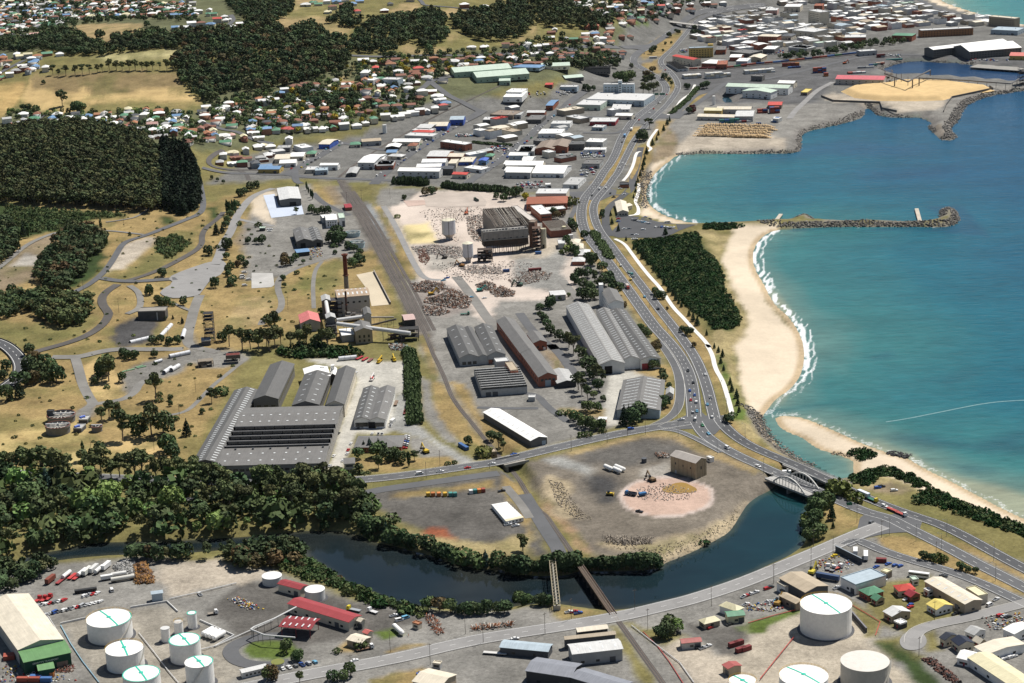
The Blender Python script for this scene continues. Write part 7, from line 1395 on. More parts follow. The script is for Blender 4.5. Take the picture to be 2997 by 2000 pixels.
bx((-L/2-.4,L/2+.4,-W/2-.6,W/2+.3,14.1,14.6,0,True),'ledge','concrete',root,color=(.30,.28,.25))
mb=MB()
for i in range(14):mb.box(-L/2+L*i/14,-L/2+L*(i+.8)/14,-W/2+2,-W/2+2.6,23,23+rt.uniform(.8,2.4))
mb.build('broken_parapet','concrete',root,color=(.30,.29,.28))
for i in range(10):
 for y in(-W/2+1,W/2-1):mb=MB();x=-L/2+3+(L-6)*i/9;mb.bar((x,y,-.3),(x,y,8.5),.28);mb.build('steel_leg','rust',root,color=(.10,.07,.055))
pos,rz,L,W=frame('e4',(330,365),(742,300),(560,62),20)
root=thing('roofless_hall','roofless hall of the ruined mill with bare rafters','ruin',pos,rz)
for nm,q in(('front_wall',(-L/2,L/2,-W/2,-W/2+.6)),('left_wall',(-L/2,-L/2+.6,-W/2+.6,W/2)),('right_wall',(L/2-.6,L/2,-W/2+.6,W/2)),('rear_wall',(-L/2+.6,L/2-.6,W/2-.6,W/2))):bx((*q,-.4,19.5),nm,M['concrete'],root,color=(.22,.20,.18))
bx((-L/2+.6,L/2-.6,-W/2+.6,W/2-.6,12,12.4),'upper_floor','concrete',root,color=(.12,.11,.10))
n=26
for i in range(n):
 x=-L/2+L*(i+.5)/n;mb=MB();y0=-W/2 if rt.random()<.75 else rt.uniform(-W/2,0);mb.obox((x+rt.uniform(-.2,.2),(y0+W/2)/2,19.6+rt.uniform(-.5,.6)),(.22,0,0),(rt.uniform(-.6,.6),(W/2-y0)/2,rt.uniform(-.4,.4)),(0,0,.3));mb.build('rafter','rust',root,color=rt.choice([(.26,.235,.20),(.20,.17,.145),(.30,.28,.25)]))
for j in range(7):mb=MB();y=-W/2+W*(j+.5)/7;mb.obox((0,y,20.1),(L/2*rt.uniform(.6,1),0,rt.uniform(-.4,.4)),(0,.16,0),(0,0,.18));mb.build('purlin','rust',root,color=(.24,.21,.18))
bld('ruined_mill','pale flat concrete wing on the right of the roofless hall','e4',(770,258),(850,242),(605,58),14,(.50,.46,.42),(.30,.27,.24),'flat',wm='concrete')
bld('ruined_mill','brick lift tower at the right end of the ruined mill','e4',(738,285),(825,278),(862,248),25,'f',(.20,.115,.085),'flat',wm='brick')
ftower('ruined_tower','open steel floors clinging to the brick lift tower','e4',858,632,8,9,22,6,(.13,.085,.065),'ruin',.9,12,0,6)
ftower('ruined_tower','squat charred tower in front of the ruined mill','e4',182,785,14,8,12,4,(.075,.055,.045),'ruin',1,13,0,14)
pos,rz,L,W=frame('b2',(340,562),(500,528),(425,448),7)
root=thing('roofless_brick_hall','roofless brick building with a grid of exposed rafters','ruin',pos,rz)
for nm,q in(('front_wall',(-L/2,L/2,-W/2,-W/2+.5)),('left_wall',(-L/2,-L/2+.5,-W/2+.5,W/2)),('right_wall',(L/2-.5,L/2,-W/2+.5,W/2)),('rear_wall',(-L/2+.5,L/2-.5,W/2-.5,W/2))):bx((*q,-.4,7),nm,M['brick'],root,color=(.21,.09,.065))
for i in range(18):mb=MB();x=-L/2+L*(i+.5)/18;mb.box(x-.16,x+.16,-W/2,W/2,7,7.4);mb.build('rafter','rust',root,color=(.30,.27,.23))
for j in range(8):mb=MB();y=-W/2+W*(j+.5)/8;mb.box(-L/2,L/2,y-.14,y+.14,7.41,7.65);mb.build('purlin','rust',root,color=(.36,.32,.28))
def hsilo(label,t,x,y,r,h,top_frame):
 b=at(t,x,y,LAND);o=thing('silo',label,'silo',b);one(lambda m:m.lathe([(r,h*.30),(r,h)],24,cap=False),'drum','paint',o,color=(.60,.61,.64))
 one(lambda m:m.lathe([(r*.5,h*.10),(r*.5,h*.13),(r,h*.30)],24,cap=False),'cone','concrete',o,color=(.48,.44,.40));one(lambda m:m.lathe([(r*.5,-.3),(r*.5,h*.10)],18),'skirt','concrete',o,color=(.42,.42,.44))
 one(lambda m:m.lathe([(r+.1,h),(r*.3,h+1.4),(.1,h+1.5)],24),'roof','paint',o,color=(.62,.58,.45));one(lambda m:m.bar((.2,-r-.2,1),(.2,-r-.2,h),.22),'downpipe','rust',o,color=(.08,.07,.06))
 if top_frame:
  mb=MB()
  for i in range(10):
   a,c=2*math.pi*i/10,2*math.pi*(i+1)/10;mb.bar((r*math.cos(a),r*math.sin(a),h),(r*math.cos(a),r*math.sin(a),h+5),.1)
   for z in(2.5,5):mb.bar((r*math.cos(a),r*math.sin(a),h+z),(r*math.cos(c),r*math.sin(c),h+z),.1)
  mb.build('scaffold','rust',o,color=(.30,.25,.2))
hsilo('larger white hopper silo with scaffold on top in the cleared site',b1,1640,612,6.8,20,True);hsilo('smaller white hopper silo beside the ruined mill',b1,1803,805,5.0,18.5,False)
b=at('e4',945,608,LAND);o=thing('silo','slim cream concrete silo right of the ruined mill','silo',b);one(lambda m:m.lathe([(3.0,-.3),(3.0,19.5),(2.6,19.5),(2.6,19)],22),'drum','concrete',o,color=(.55,.50,.38));bx((-.9,.9,-3.1,-2.8,0,4),'door','dark',o)
def dbridge(name,label,t,p,q,w_,z,th,color,rail=(True,True),pier=3,z0=-1,railc=(.62,.62,.60),pr=.6):
 a,b=at(t,*p,z),at(t,*q,z);c=(a+b)/2;o=thing(name,label,'bridge',c);d=(b-a)/2;u=d.normalized();s_=u.cross(Vector((0,0,1)));ob(((0,0,-th/2-.02),d,s_*w_/2,(0,0,th/2)),'deck','concrete',o,color=color)
 for i in range(pier):
  k_=-1+2*(i+1)/(pier+1);ob((d*k_+Vector((0,0,(z0-z-th)/2)),u*pr,s_*w_*.42,(0,0,(z-z0-th)/2)),'pier','concrete',o,color=tuple(v*.8 for v in color))
 for sg,on in zip((-1,1),rail):
  if not on:continue
  mb=MB();e=s_*sg*(w_/2-.15);n=int(d.length*2/3)
  for zz in(.5,1.05):mb.bar(e-d+Vector((0,0,zz)),e+d+Vector((0,0,zz)),.09)
  for i in range(n+1):x=-1+2*i/n;mb.bar(e+d*x,e+d*x+Vector((0,0,1.05)),.08)
  mb.build('railing','paint',o,color=railc)
 return o,d,u,s_
o,d,u,s_=dbridge('arch_bridge','concrete bowstring arch bridge carrying the highway over the river','e6',(100,255),(705,500),13.5,LAND+.09,1.3,(.36,.35,.33),(True,True),1)
a=at('e6',225,300,LAND);b_=at('e6',640,482,LAND);mid=((a+b_)/2-o.location);half=(b_-a).length/2
for sg in(-1,1):
 mb=MB();hg=MB();off=s_*sg*6.2;n=20;P_=[]
 for i in range(n+1):
  x=-1+2*i/n;P_.append(off+u*(mid.dot(u)+x*half)+Vector((0,0,.2+6.6*(1-x*x))))
 for p,q in zip(P_[:-1],P_[1:]):
  dd_=(q-p)/2;mb.obox((p+q)/2,dd_*1.03,s_*.38,dd_.normalized().cross(s_)*.45)
 mb.build('arch_rib','concrete',o,color=(.55,.54,.51))
 for i in range(2,n-1,2):hg=MB();hg.bar(Vector((P_[i].x,P_[i].y,0)),P_[i],.22);hg.build('hanger','concrete',o,color=(.52,.51,.48))
for p in((100,255),(312,195),(890,430),(680,495)):q=at('e6',*p,LAND);bx((-.6,.6,-.6,.6,-1,1.9),'end_post','concrete',o,loc=q-o.location,color=(.50,.48,.44))
dbridge('highway_bridge','plain concrete highway bridge with white railing beside the arches','e6',(330,70),(1130,400),11.5,LAND+.08,1.3,(.30,.29,.28),(True,True),4)
o,d,u,s_=dbridge('rail_bridge','dark steel railway bridge crossing the river','d2',(556,545),(858,985),4.2,LAND+.05,.9,(.065,.052,.045),(False,False),8,-1,pr=.5)
for sg in(-1,1):ob((s_*sg*.75+Vector((0,0,.25)),d,s_*.09,(0,0,.12)),'rail','rust',o,color=(.30,.22,.18));ob((s_*sg*1.95+Vector((0,0,.35)),d,s_*.15,(0,0,.35)),'girder','rust',o,color=(.16,.115,.09))
sl_=box_data('sleeper',3.2,.26,.16,M['bark']);n=int(d.length*2/.9)
for i in range(n):q=add('sleeper',sl_,o,d*(-1+2*(i+.5)/n)+Vector((0,0,.02)),math.atan2(s_.y,s_.x))
a,b_=at('d2',335,512,LAND+3),at('d2',378,912,LAND+3);c=(a+b_)/2;o=thing('pipe_bridge','pale lattice pipe bridge beside the railway bridge','bridge',c);d=(b_-a)/2;u=d.normalized();s_=u.cross(Vector((0,0,1)));n=16;Z=Vector((0,0,1))
for sg in(-1,1):
 mb=MB();e=s_*sg*1.8
 for z in(0,2.4):mb.bar(e-d+Z*z,e+d+Z*z,.17)
 for i in range(n):
  x0,x1=-1+2*i/n,-1+2*(i+1)/n;mb.bar(e+d*x0+Z*(2.4*(i%2)),e+d*x1+Z*(2.4*((i+1)%2)),.11);mb.bar(e+d*x0,e+d*x0+Z*2.4,.11)
 mb.build('truss_side','rust',o,color=(.46,.40,.28))
mb=MB()
for i in range(n+1):x=-1+2*i/n;mb.bar(d*x-s_*1.8+Z*2.4,d*x+s_*1.8+Z*2.4,.1);mb.bar(d*x-s_*1.8,d*x+s_*1.8,.1)
for i in range(n):x0,x1=-1+2*i/n,-1+2*(i+1)/n;mb.bar(d*x0-s_*1.8+Z*2.4,d*x1+s_*1.8+Z*2.4,.09)
mb.build('cross_bracing','rust',o,color=(.42,.36,.26));one(lambda m:m.bar(-d+Z*.8,d+Z*.8,.45,n=10),'pipe','paint',o,color=(.35,.33,.28))
for k_ in(-1,1):ob((d*k_*.97+Vector((0,0,-2)),u*.5,s_*2,(0,0,2)),'abutment','concrete',o,color=(.4,.38,.34))
o,d,u,s_=dbridge('road_overbridge','concrete overbridge taking the mill road over the railway','c1',(2085,1092),(2268,1052),14.5,LAND+.05,1.0,(.30,.28,.25),(False,False),0)
for sg in(-1,1):ob((s_*sg*7.1+Z*.3,d*1.1,s_*.25,(0,0,.9)),'parapet','concrete',o,color=(.36,.34,.31))
for k_ in(-1,1):ob((d*k_*.9+Vector((0,0,-2.8)),u*.8,s_*7,(0,0,2.2)),'abutment','concrete',o,color=(.2,.19,.17))
o,d,u,s_=dbridge('flyover','long concrete flyover crossing the highway in town','a2',(1300,180),(1620,220),10,LAND+6.5,1.2,(.42,.40,.37),(True,True),3,LAND-.5)
for off in(-6.3,6.3):
 L_=spline(wline([('c0',[(-200,10),(0,70),(90,125),(160,200),(190,280),(160,370),(60,440)])]),5);nn=normals(L_);p0=L_[0];mb=MB();P_=[Vector((*(p+q*off-p0),hz(*p)-LAND))for p,q in zip(L_,nn)]
 for a,b in zip(P_[:-1],P_[1:]):dd_=(b-a)/2;mb.obox((a+b)/2+Vector((0,0,.7)),dd_*1.02,dd_.cross(Z).normalized()*.2,(0,0,.8))
 o=thing('crash_barrier','dark %s barrier of the curved viaduct at left edge'%('outer'if off<0 else 'inner'),'barrier',(p0[0],p0[1],LAND));mb.build('wall','concrete',o,color=(.06,.06,.065))
def track(label,spec,off=0.0,z=None):
 L_=spline(wline(spec,LAND),6);nn=normals(L_);L_=L_+nn*off;nn=normals(L_);mb,bl=MB(),MB();i0=0
 strip_h=lambda x,y:max(hz(x,y),LAND-4.6)
 for m_,offs,zz in((bl,(-1.7,1.7),.10),(mb,(-.84,-.64),.26),(mb,(.64,.84),.26)):
  k0=len(m_.v)
  for p,q in zip(L_,nn):
   h0=strip_h(p[0],p[1])
   for o_ in offs:m_.v.append((p[0]+q[0]*o_,p[1]+q[1]*o_,h0+zz))
  for i in range(len(L_)-1):m_.f.append((k0+2*i,k0+2*i+2,k0+2*i+3,k0+2*i+1));m_.m.append(0)
 o=kind(bl.build('railway_track','cinder'),'structure');mb.build('rails','rust',o,color=(.20,.15,.12))
MAIN=[('b1',[(690,95),(735,180),(830,310),(930,455),(1020,615),(1095,760),(1175,905),(1265,1065),(1345,1235),(1425,1395),(1490,1550)]),('c1',[(1500,160),(1560,275),(1612,395),(1655,520),(1745,650),(1845,760),(1935,852),(2050,970),(2180,1110),(2260,1220)]),('c2',[(150,1360),(235,1490)]),('d2',[(280,130),(370,270),(462,392),(556,545)])]
track('main',MAIN)
for k_,off in enumerate((4.5,9,-4.5)):track('siding',[('b1',[(760,210),(830,310),(930,455),(1020,615),(1095,760),(1175,905),(1265,1065),(1345,1235),(1425,1395)])],off)
track('south',[('d2',[(858,985),(900,1045),(960,1125),(1080,1295),(1200,1460),(1300,1600)])])
track('branch',[('a1',[(700,1510),(800,1425),(1000,1290),(1250,1140),(1500,1040),(1700,980),(1900,915),(2100,840),(2323,760)])])
for off in(0,5,10):track('port',[('a3',[(-600,590),(-200,585),(0,560),(300,535),(600,500),(900,465),(1300,430)])],off)
# -- rocks, rubble, logs, containers
def rock_proto(seed):
 rs=np.random.default_rng(seed);bm=bmesh.new();bmesh.ops.create_icosphere(bm,subdivisions=1,radius=1.0)
 V_=np.array([v.co[:]for v in bm.verts])*rs.uniform(.65,1.15,(len(bm.verts),1))*np.array([1,.8,.62]);Fx=np.array([[v.index for v in f.verts]for f in bm.faces]);bm.free();return V_,Fx
ROCKS=[rock_proto(i)for i in range(5)]
def shard_proto(a,b,c):
 mb=MB();mb.obox((0,0,0),(a,0,0),(0,b,0),(0,0,c));return np.array(mb.v),np.array([[f[0],f[1],f[2]]for f in mb.f]+[[f[0],f[2],f[3]]for f in mb.f])
SHARDS=[shard_proto(1,.3,.08),shard_proto(.6,.5,.3),shard_proto(1.6,.12,.12),shard_proto(.9,.7,.06)]
def scatter(name,label_,P,size,cols,protos,seed,mat='leafcol',flat=False):
 rs=np.random.default_rng(seed);VV,FF,CC=[],[],[];n0=0
 for x,y,z in P:
  V_,Fx=protos[rs.integers(len(protos))];a=rs.normal(0,1,(3,3));q_,_=np.linalg.qr(a)
  if flat:t_=rs.uniform(0,6.28);q_=np.array([[math.cos(t_),-math.sin(t_),0],[math.sin(t_),math.cos(t_),0],[0,0,1]])
  v=(V_*rs.uniform(*size))@q_.T+np.array([x,y,z]);VV.append(v);FF.append(Fx+n0);n0+=len(v);c=np.array(cols[rs.integers(len(cols))])*rs.uniform(.7,1.3);CC.append(np.tile(c,(len(v),1)))
 me=np_mesh(name,np.vstack(VV),np.vstack(FF),M['debris']);vcol(me,'Col',np.vstack(CC));o=kind(add(name,me),'stuff');o['label']=label_;o['category']='debris'
GREYR=[(.10,.095,.09),(.15,.14,.125),(.22,.20,.175),(.07,.068,.065)]
def rockwall(label_,spec,inn,n,size,seed,cols=GREYR,z=0):
 rs=np.random.default_rng(seed);L_=spline(wline(spec,z),3,1);nn=normals(L_);P=[]
 for _ in range(n):
  i=rs.integers(len(L_));o_=rs.uniform(-inn,inn);p=L_[i]+nn[i]*o_+rs.uniform(-1.5,1.5,2);h=hz(*p)
  if h<-1.2:continue
  P.append((p[0],p[1],h+rs.uniform(-.1,.4)))
 scatter('rock_armour',label_,P,size,cols,ROCKS,seed)
rockwall('dark boulder armour of the small breakwater',[('b3',[(60,490),(340,512),(700,497),(1300,497),(1560,500),(1700,490),(1755,440),(1735,380),(1690,345),(1640,360),(1620,420)])],5,1500,(.7,1.7),1)
rockwall('boulders on the inner side of the small breakwater',[('b3',[(190,460),(400,425),(460,405),(515,430),(560,458),(900,462),(1400,468)])],2.5,500,(.6,1.3),2)
rockwall('boulder armour of the woodchip terminal breakwater',[('a3',[(2400,765),(2100,805),(1930,850),(1830,900),(1790,955),(1760,1030),(1690,1100),(1730,1160),(1690,1190),(1610,1180)])],9,1700,(1.0,2.2),3)
rockwall('boulder edge around the terminal basin',[('a3',[(1560,1130),(1510,1080),(1470,1015),(1300,998),(1180,994),(1080,985),(1040,940),(1000,910)])],4,700,(.7,1.5),4)
rockwall('rubble shore below the log yard',[('a3',[(970,960),(800,1045),(620,1085),(480,1115),(440,1140),(425,1200),(432,1270),(380,1305),(200,1304),(-24,1306)]),('a2',[(1800,1308),(1600,1308),(1480,1308),(1400,1318)])],5,1300,(.6,1.5),5,GREYR+[(.3,.27,.23)])
rockwall('stone shore wall by the beach pines',[('b2',[(1145,40),(1125,150),(1105,230),(1095,300),(1100,350)])],7,600,(.6,1.3),6)
rockwall('stone river training wall opposite the sandspit',[('c3',[(-40,640),(40,690),(80,760),(120,830),(190,900),(260,970),(340,1030),(430,1078),(520,1112)])],5,900,(.5,1.2),7,GREYR+[(.26,.23,.19)])
rockwall('boulder edge of the harbour basin',[('a3',[(1100,600),(1160,575),(1260,540),(1400,525),(1600,530),(1890,552)])],5,500,(.8,1.6),8)
rockwall('black reef on the ocean beach',[('c3',[(1190,1000),(1260,1020),(1330,1035)])],5,130,(.8,1.8),9,[(.03,.03,.032),(.05,.05,.05)])
rockwall('driftwood and stones along the sandspit edge',[('c3',[(700,1010),(760,1020),(840,1030)])],3,60,(.5,1.2),10,[(.16,.12,.08),(.3,.25,.18)])
RUSTC=[(.20,.10,.065),(.28,.25,.22),(.13,.08,.06),(.42,.40,.37),(.10,.095,.09),(.22,.15,.11)]
PALEC=[(.42,.39,.35),(.30,.28,.26),(.50,.46,.42),(.18,.16,.15),(.36,.27,.23)]
def heap(label_,t,pts,hgt,n,size,cols,seed,protos=SHARDS):
 rs=np.random.default_rng(seed);pp=ppts(t,pts);lo,hi=pp.min(0),pp.max(0);Q_=rs.uniform(lo,hi,(n*3,2));Q_=Q_[inside(Q_,pp)][:n];d=-sdf(Q_,pp);m=d.max()
 bump=.55+.45*np.sin(Q_[:,0]*.35)*np.cos(Q_[:,1]*.28)
 P=[(x,y,LAND+.2+hgt*smooth(np.array([dd_]),0,m)[0]*b*rs.uniform(.5,1))for(x,y),dd_,b in zip(Q_,d,bump)]
 scatter('debris_heap',label_,P,size,cols,protos,seed)
heap('rusty scrap heap nearest the railway',b1,[(1310,990),(1450,965),(1600,990),(1640,1040),(1500,1070),(1350,1060)],3.5,900,(.5,1.5),RUSTC,21)
heap('largest rusty scrap mountain in the cleared site',b1,[(1540,1100),(1650,1030),(1740,1060),(1830,1130),(1800,1200),(1650,1200),(1560,1180),(1420,1150),(1450,1110)],6,1600,(.5,1.6),RUSTC,22)
heap('low scrap heap at the lower end of the cleared site',b1,[(1410,1180),(1560,1190),(1660,1230),(1560,1265),(1440,1260)],3,700,(.5,1.5),RUSTC,23)
heap('scrap mound beside the teal excavator',b1,[(1860,1000),(1960,970),(2040,1000),(2020,1050),(1900,1050)],4,500,(.5,1.4),RUSTC,24)
heap('wide scrap mound right of the teal excavator',b1,[(1980,1060),(2080,1010),(2200,1060),(2190,1100),(2040,1105)],4,700,(.5,1.4),RUSTC,25)
heap('pale rubble field between silos and railway',b1,[(1310,680),(1520,660),(1740,680),(1780,760),(1700,780),(1500,740),(1400,770)],1.6,1300,(.4,1.2),PALEC,26)
heap('rusty reinforcing tangle by the service road',b1,[(1370,700),(1440,690),(1480,780),(1440,830),(1380,800)],2,300,(.4,1.2),[(.15,.07,.05),(.22,.12,.09)],27)
heap('rubble around the foot of the ruined mill',b1,[(1780,420),(1960,400),(1980,450),(1900,540),(1960,640),(1850,630),(1800,560)],2.2,900,(.4,1.2),PALEC+RUSTC,28)
heap('rubble apron in front of the ruined mill',b1,[(1720,860),(1860,830),(2080,850),(2100,910),(1900,910),(1800,900)],1.5,700,(.4,1.1),PALEC,29)
heap('broken concrete along the upper yard',b2,[(60,890),(230,880),(340,900),(300,960),(100,950)],1.2,400,(.4,1.1),PALEC+RUSTC,30)
heap('scattered debris right of the teal excavator',b1,[(2130,960),(2323,900),(2420,900),(2400,980),(2200,1010)],1.2,500,(.4,1.1),PALEC+RUSTC,31)
heap('broken concrete heap beside the truck trailers','d0',[(950,580),(1060,520),(1150,540),(1155,630),(1090,660),(1000,640)],4,600,(.4,1.2),[(.36,.36,.35),(.28,.28,.27),(.42,.41,.39)],32)
heap('rusty yellow steel stack beside the concrete heap','d0',[(1150,560),(1230,540),(1300,650),(1310,720),(1150,730)],4,500,(.6,1.8),[(.22,.11,.04),(.30,.16,.05),(.12,.08,.06)],33)
heap('scrap pile below the power station conveyor','c1',[(1120,90),(1200,70),(1310,110),(1310,135),(1150,135)],2.4,400,(.5,1.3),RUSTC+[(.2,.4,.45)],34)
heap('timber and steel offcuts by the waste ground fence','c2',[(1210,1015),(1280,1005),(1340,1030),(1330,1050),(1240,1050)],1.5,200,(.5,1.4),RUSTC,35)
heap('driftwood pile along the cleared spit edge','d2',[(760,320),(900,330),(1180,330),(1190,385),(960,400),(800,380)],1.4,450,(.6,1.6),[(.30,.26,.21),(.22,.19,.16)],36,[SHARDS[2]])
heap('rubble strewn down the slope beside the railway','c2',[(300,1230),(420,1260),(560,1470),(680,1568),(520,1568),(380,1440)],.6,500,(.2,.7),[(.30,.26,.19),(.26,.22,.18)],37,ROCKS)
heap('rubble on the riverside bank of the cleared spit','d2',[(800,410),(1200,410),(1500,330),(1780,200),(1940,40),(1910,180),(1620,380),(1310,500),(1000,450)],.4,700,(.2,.7),[(.34,.28,.19),(.25,.21,.155)],38,ROCKS)
heap('broken pink concrete on the round slab','c2',[(1060,1300),(1300,1260),(1560,1330),(1500,1400),(1200,1420),(1050,1390)],.5,350,(.2,.7),PALEC,39,ROCKS)
heap('broken slabs strewn across the upper cleared site',b1,[(1380,370),(1700,330),(1960,340),(1960,420),(1720,470),(1720,640),(1560,640),(1480,480)],.7,700,(.3,1),PALEC,45)
heap('rubble carpet below the ruined mill',b1,[(1500,820),(1760,800),(2323,800),(2400,900),(2100,960),(1800,980),(1640,940)],.7,800,(.3,1),PALEC,46)
MIXC=[(.6,.6,.58),(.3,.06,.05),(.05,.12,.3),(.12,.12,.12),(.3,.28,.24),(.5,.35,.06)]
for i,(lab,t,P_)in enumerate((('crates and parts in the freight yard','d3',[(560,530),(720,470),(900,560),(760,640),(540,600)]),('bins and parts behind the taupe sheds','d2',[(1960,900),(2280,860),(2300,960),(2000,960)]),('crates before the truck depot','d0',[(20,1400),(480,1490),(700,1560),(0,1560)]),('parts in the yard at the right edge','d3',[(1960,1010),(2320,960),(2320,1100),(2040,1120)]),('stacked goods by the blue-roofed shed',b1,[(440,680),(560,680),(570,760),(460,770)]),('gas bottles and drums on the depot apron','d0',[(1920,860),(2040,840),(2240,940),(2100,950)]))):heap(lab,t,P_,.5,110,(.5,1.1),MIXC,60+i,[SHARDS[1]])
heap('pale rubble mounds at the left edge clearing','b0',[(100,830),(220,740),(390,770),(330,825),(200,838)],1.5,400,(.4,1.2),PALEC,40,ROCKS)
heap('scrap metal by the depot porch','d0',[(460,1400),(560,1390),(640,1420),(620,1480),(470,1480)],1.5,260,(.4,1.1),RUSTC+[(.4,.1,.08)],41)
heap('pipe offcuts in the riverside pipe yard','d1',[(1430,990),(1520,1000),(1600,1150),(1540,1160),(1460,1060)],1.2,200,(.6,1.6),[(.3,.11,.06),(.2,.13,.1),(.35,.33,.3)],42,[SHARDS[2]])
heap('steel sections laid along the river road yard','d1',[(1830,1105),(2180,1060),(2190,1080),(1850,1125)],.8,200,(.8,1.8),[(.1,.08,.07),(.32,.13,.06),(.4,.38,.34)],43,[SHARDS[2]])
heap('dark scrap along the lower right fence','d3',[(1450,1360),(1560,1360),(1800,1568),(1700,1568)],1.6,300,(.5,1.4),[(.10,.06,.05),(.18,.08,.06),(.06,.06,.06)],44)
p=G('c2',1310,1380);a=G('c2',1705,1380);rx=(a-p).length;ry=rx*1.0
c1_,c2_=G('c2',1310,1215),G('c2',1310,1540);ry=(c1_-c2_).length/2;ctr=(c1_+c2_)/2
def disc(name,rx,ry,lf,m_,wob,seed,off=(0,0)):
 rs=random.Random(seed);ph=[rs.uniform(0,6.28)for _ in range(4)];mb=MB();P_=[]
 for i in range(64):
  t_=2*math.pi*i/64;k_=1+wob*sum(math.sin((j+2)*t_+ph[j])/(j+1)for j in range(4));P_.append((ctr.x+off[0]+rx*k_*math.cos(t_),ctr.y+off[1]+ry*k_*math.sin(t_),LAND+lf))
 mb.face(P_);return kind(mb.build(name,m_),'structure')
disc('puddle',rx*.29,ry*.34,.2,m_plain('muddy_water',(.30,.19,.06),.25,.2,.3),.2,3,(rx*.32,ry*.38))
wk=MB();strip(wk,spline(ppts('c3',[(1150,742),(1300,720),(1480,685),(1700,640),(1950,590),(2150,565),(2500,550)],0),8),-.7,.7,.06,0,0);kind(wk.build('boat_wake',m_plain('wake_foam',(.16,.27,.28),.4,.4,.5)),'structure')
for i,(x0,x1,y)in enumerate(((400,1000,716),(385,1015,737),(375,985,755),(360,975,774),(345,960,793),(620,975,803))):
 a,b=at('e2',x0,y+8,LAND),at('e2',x1,y+8+(x1-x0)*.02,LAND);d=b-a;n=int(d.length/1.6);rs=np.random.default_rng(i);u=d.normalized();s_=u.cross(Vector((0,0,-1)));o=thing('log_pile','long stack of cut logs in the port log yard','logs',a,0,'log stacks by the small bay');mb=MB()
 for j in range(n):
  top=4.2*min(1,j/6,(n-j)/6)*rs.uniform(.75,1.05)
  for l in range(max(1,int(top/.8))):
   c=u*(j*1.6+(l%2)*.8+rs.uniform(-.2,.2))+Vector((0,0,.5+l*.8))+s_*rs.uniform(-.6,.6);mb.bar(c-s_*3.2,c+s_*3.2,.46,0,5);k0=len(mb.v);mb.f.append(tuple(range(k0-10,k0,2))[::-1]);mb.m.append(1);mb.f.append(tuple(range(k0-9,k0+1,2)));mb.m.append(1)
 q=mb.build('logs',[m_plain('log_bark%d'%i,(.50,.36,.20),.9,.3),m_plain('log_end%d'%i,(.66,.50,.30),.8,.2)],o);kind(q,'stuff')
poly=ppts('a3',[(760,780),(850,745),(980,735),(1140,720),(1230,695),(1400,690),(1700,705),(2030,745),(2055,765),(1900,790),(1720,830),(1640,855),(1400,862),(1100,860),(880,835)],LAND)
lo,hi=poly.min(0),poly.max(0);nx,ny=90,50;X_,Y_=np.meshgrid(np.linspace(lo[0]-4,hi[0]+4,nx),np.linspace(lo[1]-4,hi[1]+4,ny));PP=np.stack([X_.ravel(),Y_.ravel()],1);d=-sdf(PP,poly);zz=LAND-.3+np.minimum(np.maximum(d,-1)*.55,5.5)*(.7+.6*vnoise(PP,60,3,21));idx_=np.arange(nx*ny).reshape(ny,nx)
c=PP.mean(0);FX=np.stack([idx_[:-1,:-1],idx_[:-1,1:],idx_[1:,1:],idx_[1:,:-1]],-1).reshape(-1,4);me=np_mesh('chips',np.stack([PP[:,0]-c[0],PP[:,1]-c[1],zz-LAND],1),FX[d[FX].max(1)>-2],m_plain('woodchips',(.55,.39,.19),.95,.15,.08),True)
o=thing('woodchip_pile','broad golden woodchip stockpile beside the harbour','woodchips',(c[0],c[1],LAND));add('chips',me,o)
def e7(x,y,z):return at('e7',x,y,LAND+z)
pts=[e7(90,140,17),e7(300,215,17),e7(385,165,17),e7(500,110,17)]
o=thing('chip_stacker','steel chip stacker gantry standing over the woodchip pile','gantry',e7(300,290,0));o0=o.location.copy()
for a,b in zip(pts[:-1],pts[1:]):one(lambda m:m.bar(a-o0,b-o0,1.0,n=6,cap=True),'boom','rust',o,color=(.13,.125,.125))
for x,y in((178,292),(338,312),(398,288),(238,250),(298,285),(193,250)):q=e7(x,y,0);one(lambda m:m.bar(q-o0,q-o0+Vector((0,0,17)),.9 if x in(178,338,398)else.4,n=6),'leg','rust',o,color=(.16,.15,.145))
mb=MB();q=e7(500,110,17)-o0;mb.bar(q,q-Vector((0,0,8)),.7);mb.build('chute','rust',o,color=(.16,.15,.15))
prun('port_conveyor','long wharf conveyor on posts behind the woodchip pile',[e7(400,180,7),e7(800,200,7),e7(1220,232,7),e7(1400,130,12)],.9,(.17,.165,.16),5,6,'conveyor',prad=.3)
ftower('loader_tower','loader tower by the crimson-roofed chip shed','e7',125,215,10,8,16,3,(.30,.26,.20),'structure',.8,17,0,5)
ftower('loader_tower','dark ship loader at the right picture edge','e7',1325,235,10,9,24,5,(.12,.12,.125),'structure',.6,18,0,6)
for lab,P_ in(('low dark wall around the woodchip pad, landward side',[(600,825),(700,865),(1100,880),(1120,930),(1240,955)]),('low dark wall around the woodchip pad, seaward side',[(1640,955),(1660,900),(1710,835),(1900,795),(2060,760),(2030,742)])):
 W_=[at('a3',*p,LAND)for p in P_];o=thing('sea_wall',lab,'wall',W_[0]);mb=MB()
 for a,b in zip(W_[:-1],W_[1:]):dd_=(b-a)/2;mb.obox((a+b)/2-W_[0]+Vector((0,0,1.2)),dd_*1.01,dd_.cross(Z).normalized()*.35,(0,0,1.4))
 mb.build('wall','concrete',o,color=(.15,.14,.13))
